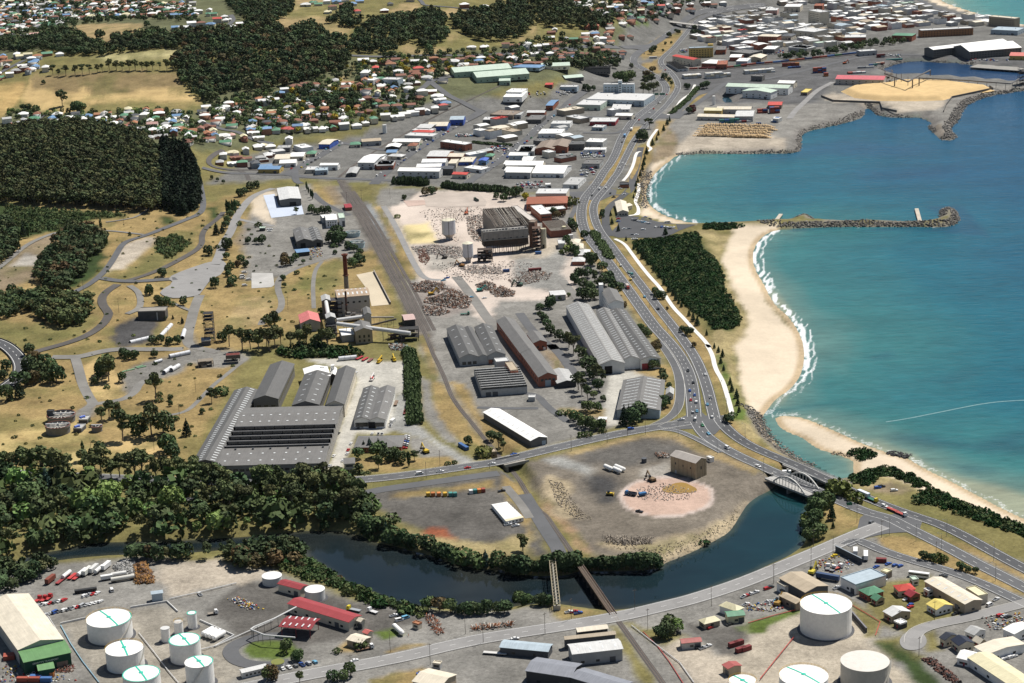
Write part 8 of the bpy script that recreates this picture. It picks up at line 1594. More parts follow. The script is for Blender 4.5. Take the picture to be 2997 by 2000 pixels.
for lab,p,q,w_ in(('concrete jetty at the breakwater root',(215,455),(258,398),4),('timber jetty near the breakwater head',(1440,462),(1410,352),4)):
 a,b=at('b3',*p,1.6),at('b3',*q,1.6);o=thing('jetty',lab,'jetty',(a+b)/2);d=(b-a)/2;s_=d.normalized().cross(Z);ob(((0,0,0),d,s_*w_/2,(0,0,.3)),'deck','concrete',o,color=(.45,.40,.33))
 for k_ in(-.9,-.45,0,.45,.9):
  for sg in(-1,1):one(lambda m:m.bar(d*k_+s_*sg*w_*.4,d*k_+s_*sg*w_*.4-Vector((0,0,4)),.25),'pile','bark',o)
a,b=at('a3',1895,560,3),at('a3',2450,600,3);o=thing('wharf','flat concrete wharf deck along the harbour basin','wharf',(a+b)/2);d=(b-a)/2;ob(((0,0,-.4),d,d.normalized().cross(Z)*14,(0,0,.5)),'deck','concrete',o,color=(.26,.25,.23))
for i in range(14):mb=MB();q=d*(-.95+1.9*i/13)+d.normalized().cross(Z)*12;mb.bar(q,q-Vector((0,0,4)),.5);mb.build('pile','bark',o)
def cont_mesh(L,W=2.44,H=2.6):
 mb=MB();mb.box(-L/2,L/2,-W/2,W/2,.12,H);n=int(L/.6)
 for i in range(n):
  x=-L/2+L*(i+.5)/n
  for s_ in(-1,1):mb.box(x-.13,x+.13,s_*W/2-.04,s_*W/2+.04,.3,H-.2)
 return mb.data('body',M['paint'])
CM={6:cont_mesh(6.06),12:cont_mesh(12.2),3:cont_mesh(3.0)}
DM=box_data('end_door',.08,2.2,2.3,M['paint'])
CW={'rust red':(.30,.075,.05),'blue':(.06,.14,.33),'white':(.62,.62,.60),'orange':(.48,.17,.05),'teal':(.06,.22,.20),'grey':(.30,.31,.32),'yellow':(.52,.32,.04),'maroon':(.17,.03,.03),'navy':(.03,.06,.16),'cream':(.55,.50,.38),'green':(.05,.18,.09)}
def container(p,rz,L,cn,zone,group='freight containers'):
 o=thing('freight_container','%s container %s'%(cn,zone),'container',p,rz,group);f=rt.uniform(.85,1.15);c=tuple(v*f for v in CW[cn]);add('body',CM[L],o,color=c);add('end_door',DM,o,((L if L!=6 else 6.06)/2 if L!=12 else 6.1,0,.2),color=tuple(v*.8 for v in c));return o
def stack_(zone,t,x,y,rz,nx,ny,nz,L,cols,keep=.9,gap=.5):
 p=G(t,x,y);ca,sa=math.cos(rz),math.sin(rz)
 for i in range(nx):
  for j in range(ny):
   for k_ in range(nz):
    if rt.random()>keep and k_==nz-1:continue
    u,v=(i-(nx-1)/2)*(L+gap),(j-(ny-1)/2)*(2.44+.25);container((p.x+u*ca-v*sa,p.y+u*sa+v*ca,p.z+k_*2.61),rz,L,rt.choice(cols),zone)
A1=R(6)
for x,c in((1462,'yellow'),(1503,'orange'),(1553,'orange'),(1605,'yellow'),(1652,'teal'),(1690,'teal')):container(G('c1',x,1372),R(100),3,c,'in the row on the dark gravel spit','small containers on the spit')
for x,c in((1825,'white'),(1860,'teal'),(1895,'orange'),(1930,'rust red')):container(G('c1',x,1350-(x-1825)*.12),R(100),3,c,'in the right group on the gravel spit','small containers on the spit')
container(G('b1',2125,890),R(10),6,'navy','lying alone in the cleared yard');container(G('b2',190,880),R(8),12,'maroon','lying alone beside the works road');container(G('e4',876,690),R(4),6,'blue','at the foot of the ruined mill');container(G('c1',1160,745),R(70),6,'white','beside the workshop')
container(G('c1',1762,965),R(-62),12,'blue','parked beside the works entrance');container(G('d3',1110,540),R(-12),6,'maroon','behind the freight yard fence')
for x,y in((1880,1235),(1920,1222),(1940,1280),(1985,1270)):container(G('d2',x,y+20),R(30),6,'maroon','in the red group by the bottom tanks')
for i in range(9):
 f=i/8;a,b=at('d1',2005+f*110,55+f*130,LAND+2.8),at('d1',2135+f*128,32+f*120,LAND+2.8);p=(a+b)/2;d=b-a;o=thing('site_hut','white portable site hut in the row on the gravel spit','hut',(p.x,p.y,LAND),math.atan2(d.y,d.x),'portable site huts');L_=d.length;bx((-L_/2,L_/2,-1.5,1.5,.3,2.7),'wall','wall',o,color='W');mb=MB();gable_roof(mb,L_,3,2.7,.25,'L',.1,.1);mb.build('roof','roof',o,color=(.74,.73,.70)if i<8 else(.62,.56,.40))
 if i==8:openings(o,L_,3,'f',4,1.1,1.2,.9,M['glass'])
P0=[('beside the wharf sheds','e2',630,700,A1,4,1,2,6,['blue','teal','grey']),('beside the wharf sheds','e2',745,695,A1,3,1,1,6,['maroon','white','grey']),('beside the wharf sheds','e2',860,712,A1,1,1,1,6,['navy']),('behind the log yard','e2',890,620,A1,2,3,2,6,['maroon','rust red','navy']),('behind the log yard','e2',985,620,A1,2,3,3,6,['maroon','rust red','blue']),('in the pale stack by the jetty road','e2',1000,690,R(60),2,4,2,6,['white','white','blue']),('in the container yard by the port road','a3',585,620,A1,3,2,3,6,['maroon','blue','rust red','navy']),('in the container yard by the port road','a3',640,650,A1,1,2,2,6,['rust red','orange']),('near the crimson-roofed shed','a3',900,625,A1,4,3,1,6,['maroon','white','grey','rust red']),('near the port railway','a3',340,565,A1,4,1,2,6,['rust red','orange']),('near the port railway','a3',370,580,A1,3,1,1,6,['blue','navy']),('by the harbour head','a3',1100,545,A1,2,2,1,6,['rust red','cream']),('by the harbour head','a3',1040,560,A1,2,1,1,6,['blue','teal']),('by the harbour head','a3',1220,515,A1,2,1,1,12,['teal']),('by the harbour head','a3',1105,490,A1,2,1,2,6,['grey','maroon']),('by the harbour head','a3',980,580,A1,2,1,1,12,['white','grey']),('at the depot front','d0',300,1545,R(-5),3,2,1,6,['blue','rust red','orange']),('at the depot front','d0',410,1520,R(-5),1,2,1,6,['orange','rust red']),('by the depot side wall','d0',80,1360,R(10),1,2,1,6,['maroon','rust red'])]
for q in P0:stack_(*q)
for zone,t,x,y,nx,ny,nz in(('in the white pack stacks by the highway','e2',335,345,4,5,2),('in the white pack stacks by the highway','e2',510,345,4,4,3),('in the white pack stacks by the highway','e2',605,335,2,3,2),('in the cream pack stacks by the rail line','e2',865,305,7,4,2)):stack_(zone,t,x,y,R(12),nx,ny,nz,6,['white','white','cream'],.85)
L_=spline(wline([('a3',[(-520,600),(-200,590),(0,560),(300,535),(600,500),(930,460)])],LAND),2,1);seg=np.concatenate([[0],np.cumsum(np.hypot(*np.diff(L_,axis=0).T))]);s0=0
while s0<seg[-1]-13:
 p=np.array([np.interp(s0+6,seg,L_[:,i])for i in(0,1)]);q=np.array([np.interp(s0+8,seg,L_[:,i])for i in(0,1)]);d=q-p;container((p[0],p[1],LAND+1.3),math.atan2(d[1],d[0]),12,rt.choice(['rust red','rust red','maroon','orange','blue','navy','rust red','green']),'on the long freight train at the port','train containers');s0+=13.4
# -- vehicles
def car_mesh(kind_):
 b,g=MB(),MB();L,W={'sedan':(4.6,1.8),'hatch':(4.1,1.75),'ute':(5.1,1.85),'van':(4.9,1.95),'wagon':(4.8,1.9)}[kind_]
 prof={'sedan':((-.5,.85),(-.30,.88),(-.20,1.38),(.10,1.42),(.24,.95),(.5,.78)),'hatch':((-.5,.95),(-.44,1.40),(.06,1.45),(.24,.98),(.5,.82)),'wagon':((-.5,1.0),(-.46,1.62),(.08,1.68),(.24,1.08),(.5,.9)),'ute':((-.5,1.0),(-.06,1.0),(-.03,1.62),(.14,1.62),(.26,1.08),(.5,.95)),'van':((-.5,1.0),(-.49,2.0),(.24,2.02),(.40,1.15),(.5,1.0))}[kind_]
 w_=W/2;lo=[(x*L,.32)for x in(-.5,.5)]
 pr=[(x*L,z)for x,z in prof];n=len(pr)
 def hw(z):return w_ if z<1.1 else w_*.86
 for(x0,z0),(x1,z1)in zip(pr[:-1],pr[1:]):b.face([(x0,-hw(z0),z0),(x1,-hw(z1),z1),(x1,hw(z1),z1),(x0,hw(z0),z0)])
 for s_ in(-1,1):
  f=[(x,s_*hw(z),z)for x,z in pr]+[(x,s_*w_,z)for x,z in reversed(lo)];b.face(f if s_>0 else f[::-1])
 b.face([(-L/2,-w_,.32),(-L/2,-w_,pr[0][1]),(-L/2,w_,pr[0][1]),(-L/2,w_,.32)]);b.face([(L/2,-w_,.32),(L/2,w_,.32),(L/2,w_,pr[-1][1]),(L/2,-w_,pr[-1][1])])
 for(x0,z0),(x1,z1)in zip(pr[:-1],pr[1:]):
  if abs(z1-z0)>.3:g.face([(x0+.02*(1 if z1<z0 else-1),-hw(z0)*.82,z0+.03),(x1+.02*(1 if z1<z0 else-1),-hw(z1)*.82,z1+.01),(x1+.02*(1 if z1<z0 else-1),hw(z1)*.82,z1+.01),(x0+.02*(1 if z1<z0 else-1),hw(z0)*.82,z0+.03)])
 top=[p for p in pr if p[1]>1.3];a,c=top[0][0]+.1,top[-1][0]-.05;z=top[0][1]
 for s_ in(-1,1):g.face([(a-.1,s_*(w_*.95+.01),1.0),(c+.35,s_*(w_*.95+.01),1.0),(c,s_*(w_*.87+.01),z-.12),(a,s_*(w_*.87+.01),z-.12)][::s_])
 if kind_=='ute':g.box(-L/2+.15,-.10*L,-w_*.85,w_*.85,.98,1.01)
 return b.data('body',M['car']),g.data('window',M['glass']),L
CARS={k_:car_mesh(k_)for k_ in('sedan','hatch','ute','van','wagon')}
mb=MB();mb.bar((0,-.11,.32),(0,.11,.32),.32,0,10,cap=True);WHEEL=mb.data('wheel',M['rubber'])
CC_={'white':(.72,.72,.71),'silver':(.42,.43,.44),'black':(.025,.026,.028),'red':(.42,.03,.03),'blue':(.04,.10,.34),'grey':(.16,.165,.17),'green':(.05,.22,.10),'yellow':(.62,.45,.03),'sky-blue':(.15,.38,.55)}
CODE=dict(w='white',s='silver',k='black',r='red',b='blue',g='grey',n='green',y='yellow',c='sky-blue');PEND=[]
KINDS=dict(S='sedan',H='hatch',U='ute',V='van',W='wagon')
def car(p,rz,zone,colr=None,kd=None,group='parked cars'):
 PEND.append((Vector(p),rz,zone,colr or rt.choices(list(CC_),(38,16,8,9,10,12,2,1,2))[0],kd or rt.choices(list(CARS),(40,22,14,6,18))[0],group))
def parked(zone,t,x0,y0,x1,y1,n,ang,cols=None):
 for i in range(n):
  f=i/max(1,n-1);p=G(t,x0+(x1-x0)*f,y0+(y1-y0)*f);car(p,R(ang)+rt.uniform(-.06,.06),zone,CODE[cols[i%len(cols)]]if cols else None)
def spots(zone,t,s,ang,group='parked cars'):
 for tok in s.split():
  x,y,c=tok.split(',');car(G(t,float(x),float(y)),R(ang)+rt.uniform(-.08,.08),zone,CODE[c[0]],KINDS[c[1]]if len(c)>1 else None,group)
def on_road(zone,t,s,line):
 L_=spline(wline(line,LAND),6);d=np.gradient(L_,axis=0)
 for tok in s.split():
  x,y,c=tok.split(',');p=G(t,float(x),float(y));p.z=LAND;i=np.argmin((L_[:,0]-p.x)**2+(L_[:,1]-p.y)**2);p.z=LAND+.26;car(p,math.atan2(d[i,1],d[i,0])+(math.pi if len(c)>2 else 0),zone,CODE[c[0]],KINDS[c[1]]if len(c)>1 else None,'cars on the roads')
on_road('driving on the mill road','c1','1390,1190,wV 1565,1172,wU 1797,1140,rS 2005,1107,wU 2190,1064,bS 345,1250,wU',[('c1',[(0,1252),(900,1235),(1500,1165),(2050,1085),(2323,1020)])])
on_road('on the mill road near the junction','c2','15,1062,bS 1005,808,bW 1435,730,wU',[('c2',[(0,1050),(700,885),(1300,775),(1500,745)])])
on_road('queued on the highway near the junction','c2','1493,312,gU 1537,415,kS 1507,482,bS 1548,520,bS 1516,563,rS 1562,580,wW 1568,657,cS 1533,668,sH 1552,728,wV',HW_W[:1])
on_road('leaving the junction on the highway','c2','1640,345,wS 1685,542,wU 1657,600,cS 1697,706,wH',HW_E[:1]);on_road('south of the junction','c2','1665,848,cS 1825,970,wV 2090,1126,wS 1615,777,nS',SW_W[:1])
on_road('near the bridges','c3','60,1124,wS 822,1316,wS 1138,1466,wW',SW_E[1:2]);on_road('on the highway by the coastal scrub','b2','1237,1210,kW 1122,1106,cS 1005,960,yH 920,842,wH 790,638,wS 712,550,wV',HW_E[1:2])
on_road('on the highway at the town intersection','b2','741,192,wV 795,185,wV 675,245,kS 860,255,kS 832,227,kS',HW_W[1:2]);on_road('on the highway in town','a2','935,1392,wS 910,1430,wS 958,1406,wS 1075,1025,rS 1165,965,wS 1255,880,wS 1240,880,gS 1200,930,rS 1395,740,wS 1395,752,wS 1310,810,rS 1090,420,wS 1110,412,wS 1080,450,wS 1120,460,gS 1300,600,rS 1330,620,wS 1580,120,wV 1570,160,wS 1110,610,gS 1268,560,wS 1040,1010,kS 930,1215,kS',HW_W[2:])
spots('in the ocean beach clearing','c3','1080,1306,bW 1113,1296,kW 1220,1329,wW',10);spots('waiting at the river road junction','d3','1025,205,gW',60);spots('beside the freight shed','d3','1128,692,wS',160);spots('beside the slip road','d3','1640,660,gU',150)
parked('in the front row of the gravel vehicle yard','d0',395,990,855,880,13,60,'ssbgwgwrsswww');parked('in the middle row of the gravel vehicle yard','d0',322,915,545,868,7,60,'swwrgwr');parked('in the short rear row of the gravel yard','d0',722,832,828,808,4,60,'wsrw')
spots('in the gravel vehicle yard','d0','950,785,wV 370,1000,rS 240,1500,wU 288,1495,wU 1700,818,wU',110)
parked('beside the works office','c1',1282,868,1258,970,7,5,'wwsbwgr');spots('in the works yard','c1','845,792,sS 873,792,kU 905,790,sU 1015,788,yH 985,845,wS 1040,848,wU 1070,850,wU 1142,778,wU',85);spots('in the lane beside the finishing mill','c1','805,930,wS 782,985,rS 775,1015,wS 660,1035,wS 735,1075,wS 625,1120,sS 697,845,kS 850,325,wS',75)
spots('in the upper beach car park','b2','895,424,gS 900,442,rS 897,464,bS 1128,428,bS 1168,443,kS 1305,469,wS 1325,472,wV',0);parked('in the angled row of the beach car park','b2',1025,450,1162,482,7,15,'sgwwcws');parked('along the lower beach car park','b2',1218,512,1372,514,7,60,'wgbwwsw');spots('in the lower beach car park','b2','950,526,wS 990,526,gS 1113,534,wW 1335,527,kS 1018,576,gS 1053,577,wS 1028,614,wS 1047,614,wS',10);spots('beside the shore road','b2','915,186,wS 947,234,wS 860,258,kS',15)
parked('by the depot gate','d1',225,1450,500,1395,6,120,'wwgbsc');spots('at the fuel depot fence','d1','1170,1000,wU 1215,1040,wV 1270,1020,cV 835,1382,wS',30);spots('beside the bottom-edge shed','d1','1398,1490,bS 1428,1502,wS',20);spots('in the angled works yard','d1','2200,1195,wS',5)
spots('parked on the riverside grass','d2','480,970,wU 525,968,rU 560,978,bU',20);spots('in the yard behind the taupe sheds','d2','1970,838,wU 1996,828,rS 2022,818,wU 2066,802,wU 2165,770,rW 2192,760,kW 2165,885,wU 2200,880,sS 2240,875,cS 2035,930,sU 1985,905,wU 1680,1105,rH 1660,1260,wU 1845,1075,kS 1620,1275,sU 1580,1275,kH',35)
spots('on the round slab waste ground','c2','1078,1508,kU 20,1062,bS',150);spots('by the suburban houses at lower right','d3','1320,862,wS 1358,908,bS 1358,928,rS 1740,985,kU 2030,910,wV 2085,862,wU 730,765,wU 710,490,yS 1170,560,bS 1225,572,bH 1272,578,bH 1068,585,bS',40);parked('in the yard at the right edge','d3',2120,1000,2190,1010,3,30);parked('in the court at bottom right','d3',2150,1370,2240,1345,4,30,'wsw')
spots('by the site huts on the gravel spit','d1','2140,225,wU 2205,235,wU 2085,-60,kU',20);spots('in the cleared demolition site','b1','1590,965,cU 1620,945,bU 1940,1115,wS 1830,1108,cH',30)
spots('on the old works hill','b0','2280,530,wS 2300,530,wS 2290,545,wS 2075,900,wV 2060,930,wV 2060,950,wV 2115,960,wV 2080,1010,wV',10)
def lot_cars(zone,t,poly,ang,keep,seed):
 pp=np.array([tuple(G(t,*p).xy)for p in poly]);c=pp.mean(0);rs=random.Random(seed);ca,sa=math.cos(R(ang)),math.sin(R(ang))
 for i in range(-30,31):
  for j in range(-14,15):
   u,v=i*2.8,j*6.2+(abs(j)%2)*1.5;x,y=c[0]+u*ca-v*sa,c[1]+u*sa+v*ca
   if rs.random()<keep and inside(np.array([[x,y]]),pp)[0]:car((x,y,hz(x,y)),R(ang+90)+rs.uniform(-.05,.05),zone)
for i,(t,poly,ang,kp,zone)in enumerate((('e1',[(600,585),(790,580),(780,625),(590,635)],15,.75,'in the car yard by the highway'),('e1',[(590,720),(730,715),(690,790),(600,775)],40,.6,'in the second highway car yard'),('e1',[(90,830),(290,810),(300,870),(60,880)],15,.6,'in the yard above the cypress hedge'),('e1',[(850,200),(935,195),(925,235),(845,235)],8,.6,'on the retail parking deck'),('e1',[(180,115),(310,105),(320,130),(180,150)],10,.6,'in the car park by the rail line'),('e1',[(390,110),(560,105),(520,135),(400,135)],10,.5,'in the car park below the hospital'),('e3',[(840,150),(1040,120),(1020,180),(880,185)],35,.5,'in the car park beside the sports greens'),('e3',[(640,38),(830,40),(790,58),(620,58)],5,.7,'behind the sports greens'),('a1',[(1700,1142),(1870,1147),(1860,1168),(1690,1163)],5,.7,'by the bowling club'),('a3',[(1840,502),(2200,512),(2180,532),(1830,524)],5,.5,'on the wharf apron'),('a3',[(1100,462),(1300,470),(1280,492),(1090,482)],5,.5,'in the port car park'),('a3',[(660,112),(800,112),(780,150),(650,150)],20,.5,'in the city rooftop park'),('e2',[(930,140),(1060,130),(1050,160),(920,165)],12,.6,'in the city-edge car park'),('e2',[(240,120),(300,115),(305,150),(235,150)],30,.6,'beside the ochre hotel'),('a1',[(20,1455),(200,1450),(210,1475),(10,1475)],5,.6,'in front of the blue-roofed store'),('a1',[(600,1200),(740,1190),(720,1215),(600,1215)],15,.3,'beside the blue gable shed'))):
 if kp:lot_cars(zone,t,poly,ang,kp,i)
for zone,line,off in(('kerbside on the long town street',[('a1',[(1060,1500),(1180,1400),(1350,1280),(1480,1200),(1640,1100),(1760,1035)])],4.6),('kerbside on the street by the sports greens',[('a1',[(1950,1450),(2100,1350),(2200,1260),(2323,1170)]),('a2',[(200,1100),(300,1010),(400,940),(500,860)])],4.4),('kerbside on the lower town street',[('a1',[(330,1440),(430,1390),(600,1290),(700,1225)])],4.6)):
 L_=spline(wline(line),9.5,1);nn=normals(L_);d=np.gradient(L_,axis=0)
 for sg in(-1,1):
  for p,q,dd_ in zip(L_,nn,d):
   if rt.random()<.5:x,y=p+q*off*sg;car((x,y,hz(x,y)+.2),math.atan2(dd_[1],dd_[0]),zone)
PEND.sort(key=lambda c:c[0].y);BM=[MB(),MB()];far={}
for i,(p,rz,zone,cn,kd,grp)in enumerate(PEND):
 bm_,gm,L_=CARS[kd];c=CC_[cn]
 if i<300:
  o=thing('parked_car'if 'park'in grp else 'car','%s %s %s'%(cn,{'hatch':'hatchback','ute':'utility truck'}.get(kd,kd),zone),'car',p,rz,grp);add('body',bm_,o,color=c);add('window',gm,o)
  if i<170:
   for x in(-.3,.3):
    for y in(-.8,.8):add('wheel',WHEEL,o,(x*L_,y,0))
 else:far.setdefault(kd,[]).append((p,rz,c))
VV,FF,CCx,n0=[],[],[],0
for kd,L_ in far.items():
 for me,g_ in((CARS[kd][0],0),(CARS[kd][1],1)):
  v=np.array([q.co[:]for q in me.vertices]);tri=[[f.vertices[0],f.vertices[j],f.vertices[j+1]]for f in me.polygons for j in range(1,len(f.vertices)-1)]
  for p,rz,c in L_:ca,sa=math.cos(rz),math.sin(rz);VV.append(np.stack([v[:,0]*ca-v[:,1]*sa+p.x,v[:,0]*sa+v[:,1]*ca+p.y,v[:,2]+p.z],1));FF.append(np.array(tri)+n0);n0+=len(v);CCx.append(np.tile(np.array((.02,.025,.03)if g_ else c),(len(v),1)))
if VV:me=np_mesh('distant_cars',np.vstack(VV),np.vstack(FF),M['debris']);vcol(me,'Col',np.vstack(CCx));o=kind(add('distant_cars',me),'stuff');o['label']='rows of small cars parked through the distant town';o['category']='cars'
def truck(label,p,rz,cab,body,L=8,ty='box',name='truck',bodyh=2.6,bedc=(.10,.10,.10)):
 o=thing(name,label,'truck',p,rz);mb=MB();x=L/2;mb.box(x-1.9,x,-1.2,1.2,.6,2.2);mb.box(x-1.9,x-.35,-1.15,1.15,2.2,2.9);mb.build('cab','car',o,color=cab);mb=MB();mb.box(x-.42,x-.3,-1.0,1.0,2.15,2.8);mb.box(x-1.6,x-.8,-1.22,1.22,2.1,2.7);mb.build('window','glass',o);bx((-x,x-1.9,-.9,.9,.7,1.0,0,True),'chassis','rubber',o)
 mb=MB()
 if ty=='box':mb.box(-x,x-2.2,-1.25,1.25,1.0,1.0+bodyh)
 elif ty=='tray':mb.box(-x,x-2.2,-1.25,1.25,1.0,1.25)
 elif ty=='tip':
  for q in((-x,x-2.2,-1.25,-1.1),(-x,x-2.2,1.1,1.25),(-x,-x+.15,-1.1,1.1),(x-2.35,x-2.2,-1.1,1.1)):mb.box(*q,1.0,2.4)
  mb.box(-x,x-2.2,-1.2,1.2,.98,1.15)
 elif ty=='tank':mb.bar((-x,0,2.1),(x-2.4,0,2.1),1.2,0,14,cap=True)
 mb.build('load_body','paint',o,color=body)
 for wx in(x-1.3,-x+1.2,-x+2.6):
  for y in(-1.05,1.05):q=add('wheel',WHEEL,o,(wx,y,0));q.scale=(1.55,1.4,1.55)
 return o
def trailer(label,p,rz,body,L=11,ty='box',h=2.7):
 o=thing('trailer',label,'trailer',p,rz);mb=MB()
 if ty=='box':mb.box(-L/2,L/2,-1.25,1.25,1.0,1.0+h,0,True)
 elif ty=='tank':mb.bar((-L/2,0,2.2),(L/2,0,2.2),1.25,0,14,cap=True)
 else:mb.box(-L/2,L/2,-1.2,1.2,.95,1.25,0,True)
 mb.build('load_body','paint',o,color=body);bx((-L/2,L/2,-.5,.5,.6,.94,0,True),'chassis','rubber',o)
 for wx in(-L/2+1,-L/2+2.3,L/2-2):
  for y in(-1,1):q=add('wheel',WHEEL,o,(wx,y,0));q.scale=(1.5,1.3,1.5)
def dirang(t,x,y,x2,y2):a,b=G(t,x,y),G(t,x2,y2);return math.atan2(b.y-a.y,b.x-a.x)
truck('teal truck hauling a trailer on the highway',G('b2',1020,930),dirang('b2',1060,985,980,870),(.05,.35,.33),(.10,.12,.12),8,'tray');trailer('flat trailer behind the teal highway truck',G('b2',992,900),dirang('b2',1060,985,980,870),(.09,.14,.12),9,'flat')
truck('red and white truck on the highway by the scrub',G('b2',978,1030),dirang('b2',960,1000,1000,1060),(.55,.08,.06),(.45,.40,.36),9,'box');truck('white box truck crossing the arched bridge',G('e6',275,262)+Vector((0,0,.6)),dirang('e6',250,250,400,310)+math.pi,(.75,.75,.74),(.75,.75,.74),8)
truck('yellow-cabbed log truck past the bridges',Vector((*G('c3',1035,1415).xy,LAND+.2)),dirang('c3',880,1345,1065,1425),(.60,.48,.03),(.03,.14,.09),9,'tray');trailer('truck trailer with white and blue box past the bridges',Vector((*G('c3',960,1380).xy,LAND+.2)),dirang('c3',880,1345,1065,1425),(.60,.64,.72),10);truck('white truck with empty red skeleton trailer on highway',Vector((*G('c3',1280,1535).xy,LAND+.2)),dirang('c3',1165,1485,1310,1545),(.75,.75,.74),(.35,.06,.05),9,'tray');trailer('empty red skeleton trailer on the highway',Vector((*G('c3',1205,1500).xy,LAND+.2)),dirang('c3',1165,1485,1310,1545),(.35,.06,.05),9,'flat')
truck('white truck beside the mill wall',G('c1',110,1185),R(2),(.75,.75,.74),(.72,.72,.70),8);truck('blue tip truck on the round slab',G('c2',1005,1365),R(150),(.03,.14,.32),(.05,.07,.10),8,'tip');trailer('blue tip trailer on the round slab',G('c2',1105,1370),R(20),(.03,.13,.30),5,'box',1.4)
truck('yellow-cabbed fuel truck at the loading shed',G('d1',830,955),R(150),(.62,.50,.03),(.30,.32,.34),9,'tray');truck('white tray truck at the fuel depot',G('d1',990,970),R(140),(.74,.74,.73),(.55,.55,.55),7,'tray');truck('white truck with rusty tray outside the depot gate',G('d1',925,1285),R(22),(.74,.74,.73),(.20,.12,.08),10,'tray');truck('small white truck beside the tank farm fence',G('d0',1810,985),R(20),(.74,.74,.73),(.25,.22,.18),6,'tray')
truck('long dark green truck in the cleared site',G('b1',1870,285),R(110),(.05,.11,.07),(.06,.10,.08),11,'tip');truck('green truck on the lower cleared site',G('b1',1775,1255),R(0),(.05,.16,.11),(.06,.14,.11),8,'tray');truck('white truck on the highway in town',G('a2',1012,1110),dirang('a2',960,1110,1020,1030),(.74,.74,.73),(.76,.76,.75),9);truck('blue tanker on the highway in town',G('a2',955,1165),dirang('a2',920,1190,965,1110),(.10,.25,.45),(.15,.3,.5),10)
truck('green-cabbed semi truck in the strip yard',G('e1',480,625),R(6),(.03,.25,.17),(.55,.56,.57),16);truck('white prime mover in the freight yard, left',G('d3',655,600),R(75),(.75,.75,.74),(.2,.2,.2),6,'tray');truck('white prime mover in the freight yard, right',G('d3',700,612),R(60),(.75,.75,.74),(.2,.2,.2),6,'tray');truck('white prime mover with red tray in the freight yard',G('d3',735,600),R(30),(.75,.75,.74),(.38,.08,.06),8,'tray')
trailer('dark blue curtain-side trailer beside the taupe shed',G('d3',655,690),R(-30),(.04,.07,.15),14);trailer('white box trailer behind the freight fence, left',G('d3',890,475),R(80),(.74,.74,.73),7);trailer('white box trailer behind the freight fence, right',G('d3',978,510),R(80),(.74,.74,.73),9)
p=G('d3',1430,668);o=thing('bus','white coach parked by the slip road','bus',p,R(-24));bx((-6,6,-1.25,1.25,.4,3.3),'body','car',o,color=(.75,.75,.74));bx((-5.6,5.8,-1.28,1.28,1.7,2.6),'window','glass',o)
for wx in(-3.6,3.8):
 for y in(-1.1,1.1):q=add('wheel',WHEEL,o,(wx,y,0));q.scale=(1.5,1.2,1.5)
p=G('a2',1195,500);o=thing('bus','white coach turning off the highway in town','bus',p,R(5));bx((-6,6,-1.25,1.25,.4,3.3),'body','car',o,color=(.75,.75,.74));bx((-5.6,5.8,-1.28,1.28,1.7,2.6),'window','glass',o)
for i,(x,y,ty,c,lab)in enumerate(((430,690,'box',(.20,.06,.04),'brown'),(515,690,'flat',(.28,.05,.05),'maroon flat'),(567,650,'tank',(.70,.70,.69),'white tank'),(615,650,'flat',(.45,.05,.05),'red flat'),(655,655,'flat',(.45,.05,.05),'red flat'),(697,630,'tank',(.70,.70,.69),'white tank'),(742,620,'box',(.66,.66,.60),'pale box'),(798,600,'box',(.58,.58,.56),'pale box'),(842,605,'tank',(.68,.68,.66),'white tank'),(903,575,'box',(.72,.72,.71),'white box'))):trailer(lab+' trailer in the rear row of the depot',G('d0',x,y+20),R(72),c,9,ty)
trailer('white double tanker trailer in the depot, upper',G('d0',1012,665),R(18),(.68,.67,.64),9,'tank');trailer('stained white double tanker trailer in the depot, lower',G('d0',1045,700),R(18),(.62,.60,.54),14,'tank');trailer('white trailer beside the double tankers',G('d0',908,690),R(18),(.70,.70,.68),7,'box',2.2);trailer('black drawbar trailer in the gravel yard',G('d0',730,795),R(15),(.03,.03,.03),13,'box',1.2)
for x,y,lab in((325,870,'left'),(372,868,'middle'),(415,855,'right')):truck('red prime mover beside the beige shed, %s of three'%lab,G('d0',x,y),R(70),(.42,.04,.04),(.4,.05,.05),6,'tray')
def excavator(label,p,rz,c,boom=1.0,name='excavator'):
 o=thing(name,label,'excavator',p,rz);mb=MB()
 for y in(-1.2,1.2):t_=MB();t_.box(-2,2,y-.35,y+.35,0,.9,0,True);t_.build('crawler_track','rubber',o)
 mb.box(-2.2,1.2,-1.3,1.3,1.0,2.1,0,True);mb.build('house','paint',o,color=c);bx((.1,1.5,.3,1.3,2.1,3.2),'cab','glass',o);ob(((2.7,-.2,3.2),(1.8*boom,0,1.6*boom),(0,.28,0),(-.2,0,.3)),'boom','paint',o,color=c);ob(((4.9,-.2,3.3),(.8,0,-1.6*boom),(0,.22,0),(.25,0,.15)),'stick','paint',o,color=c);bx((5.2,6.3,-.8,.4,.6,1.5),'bucket','rust',o,color=(.12,.10,.09));o.scale=(1.25,)*3
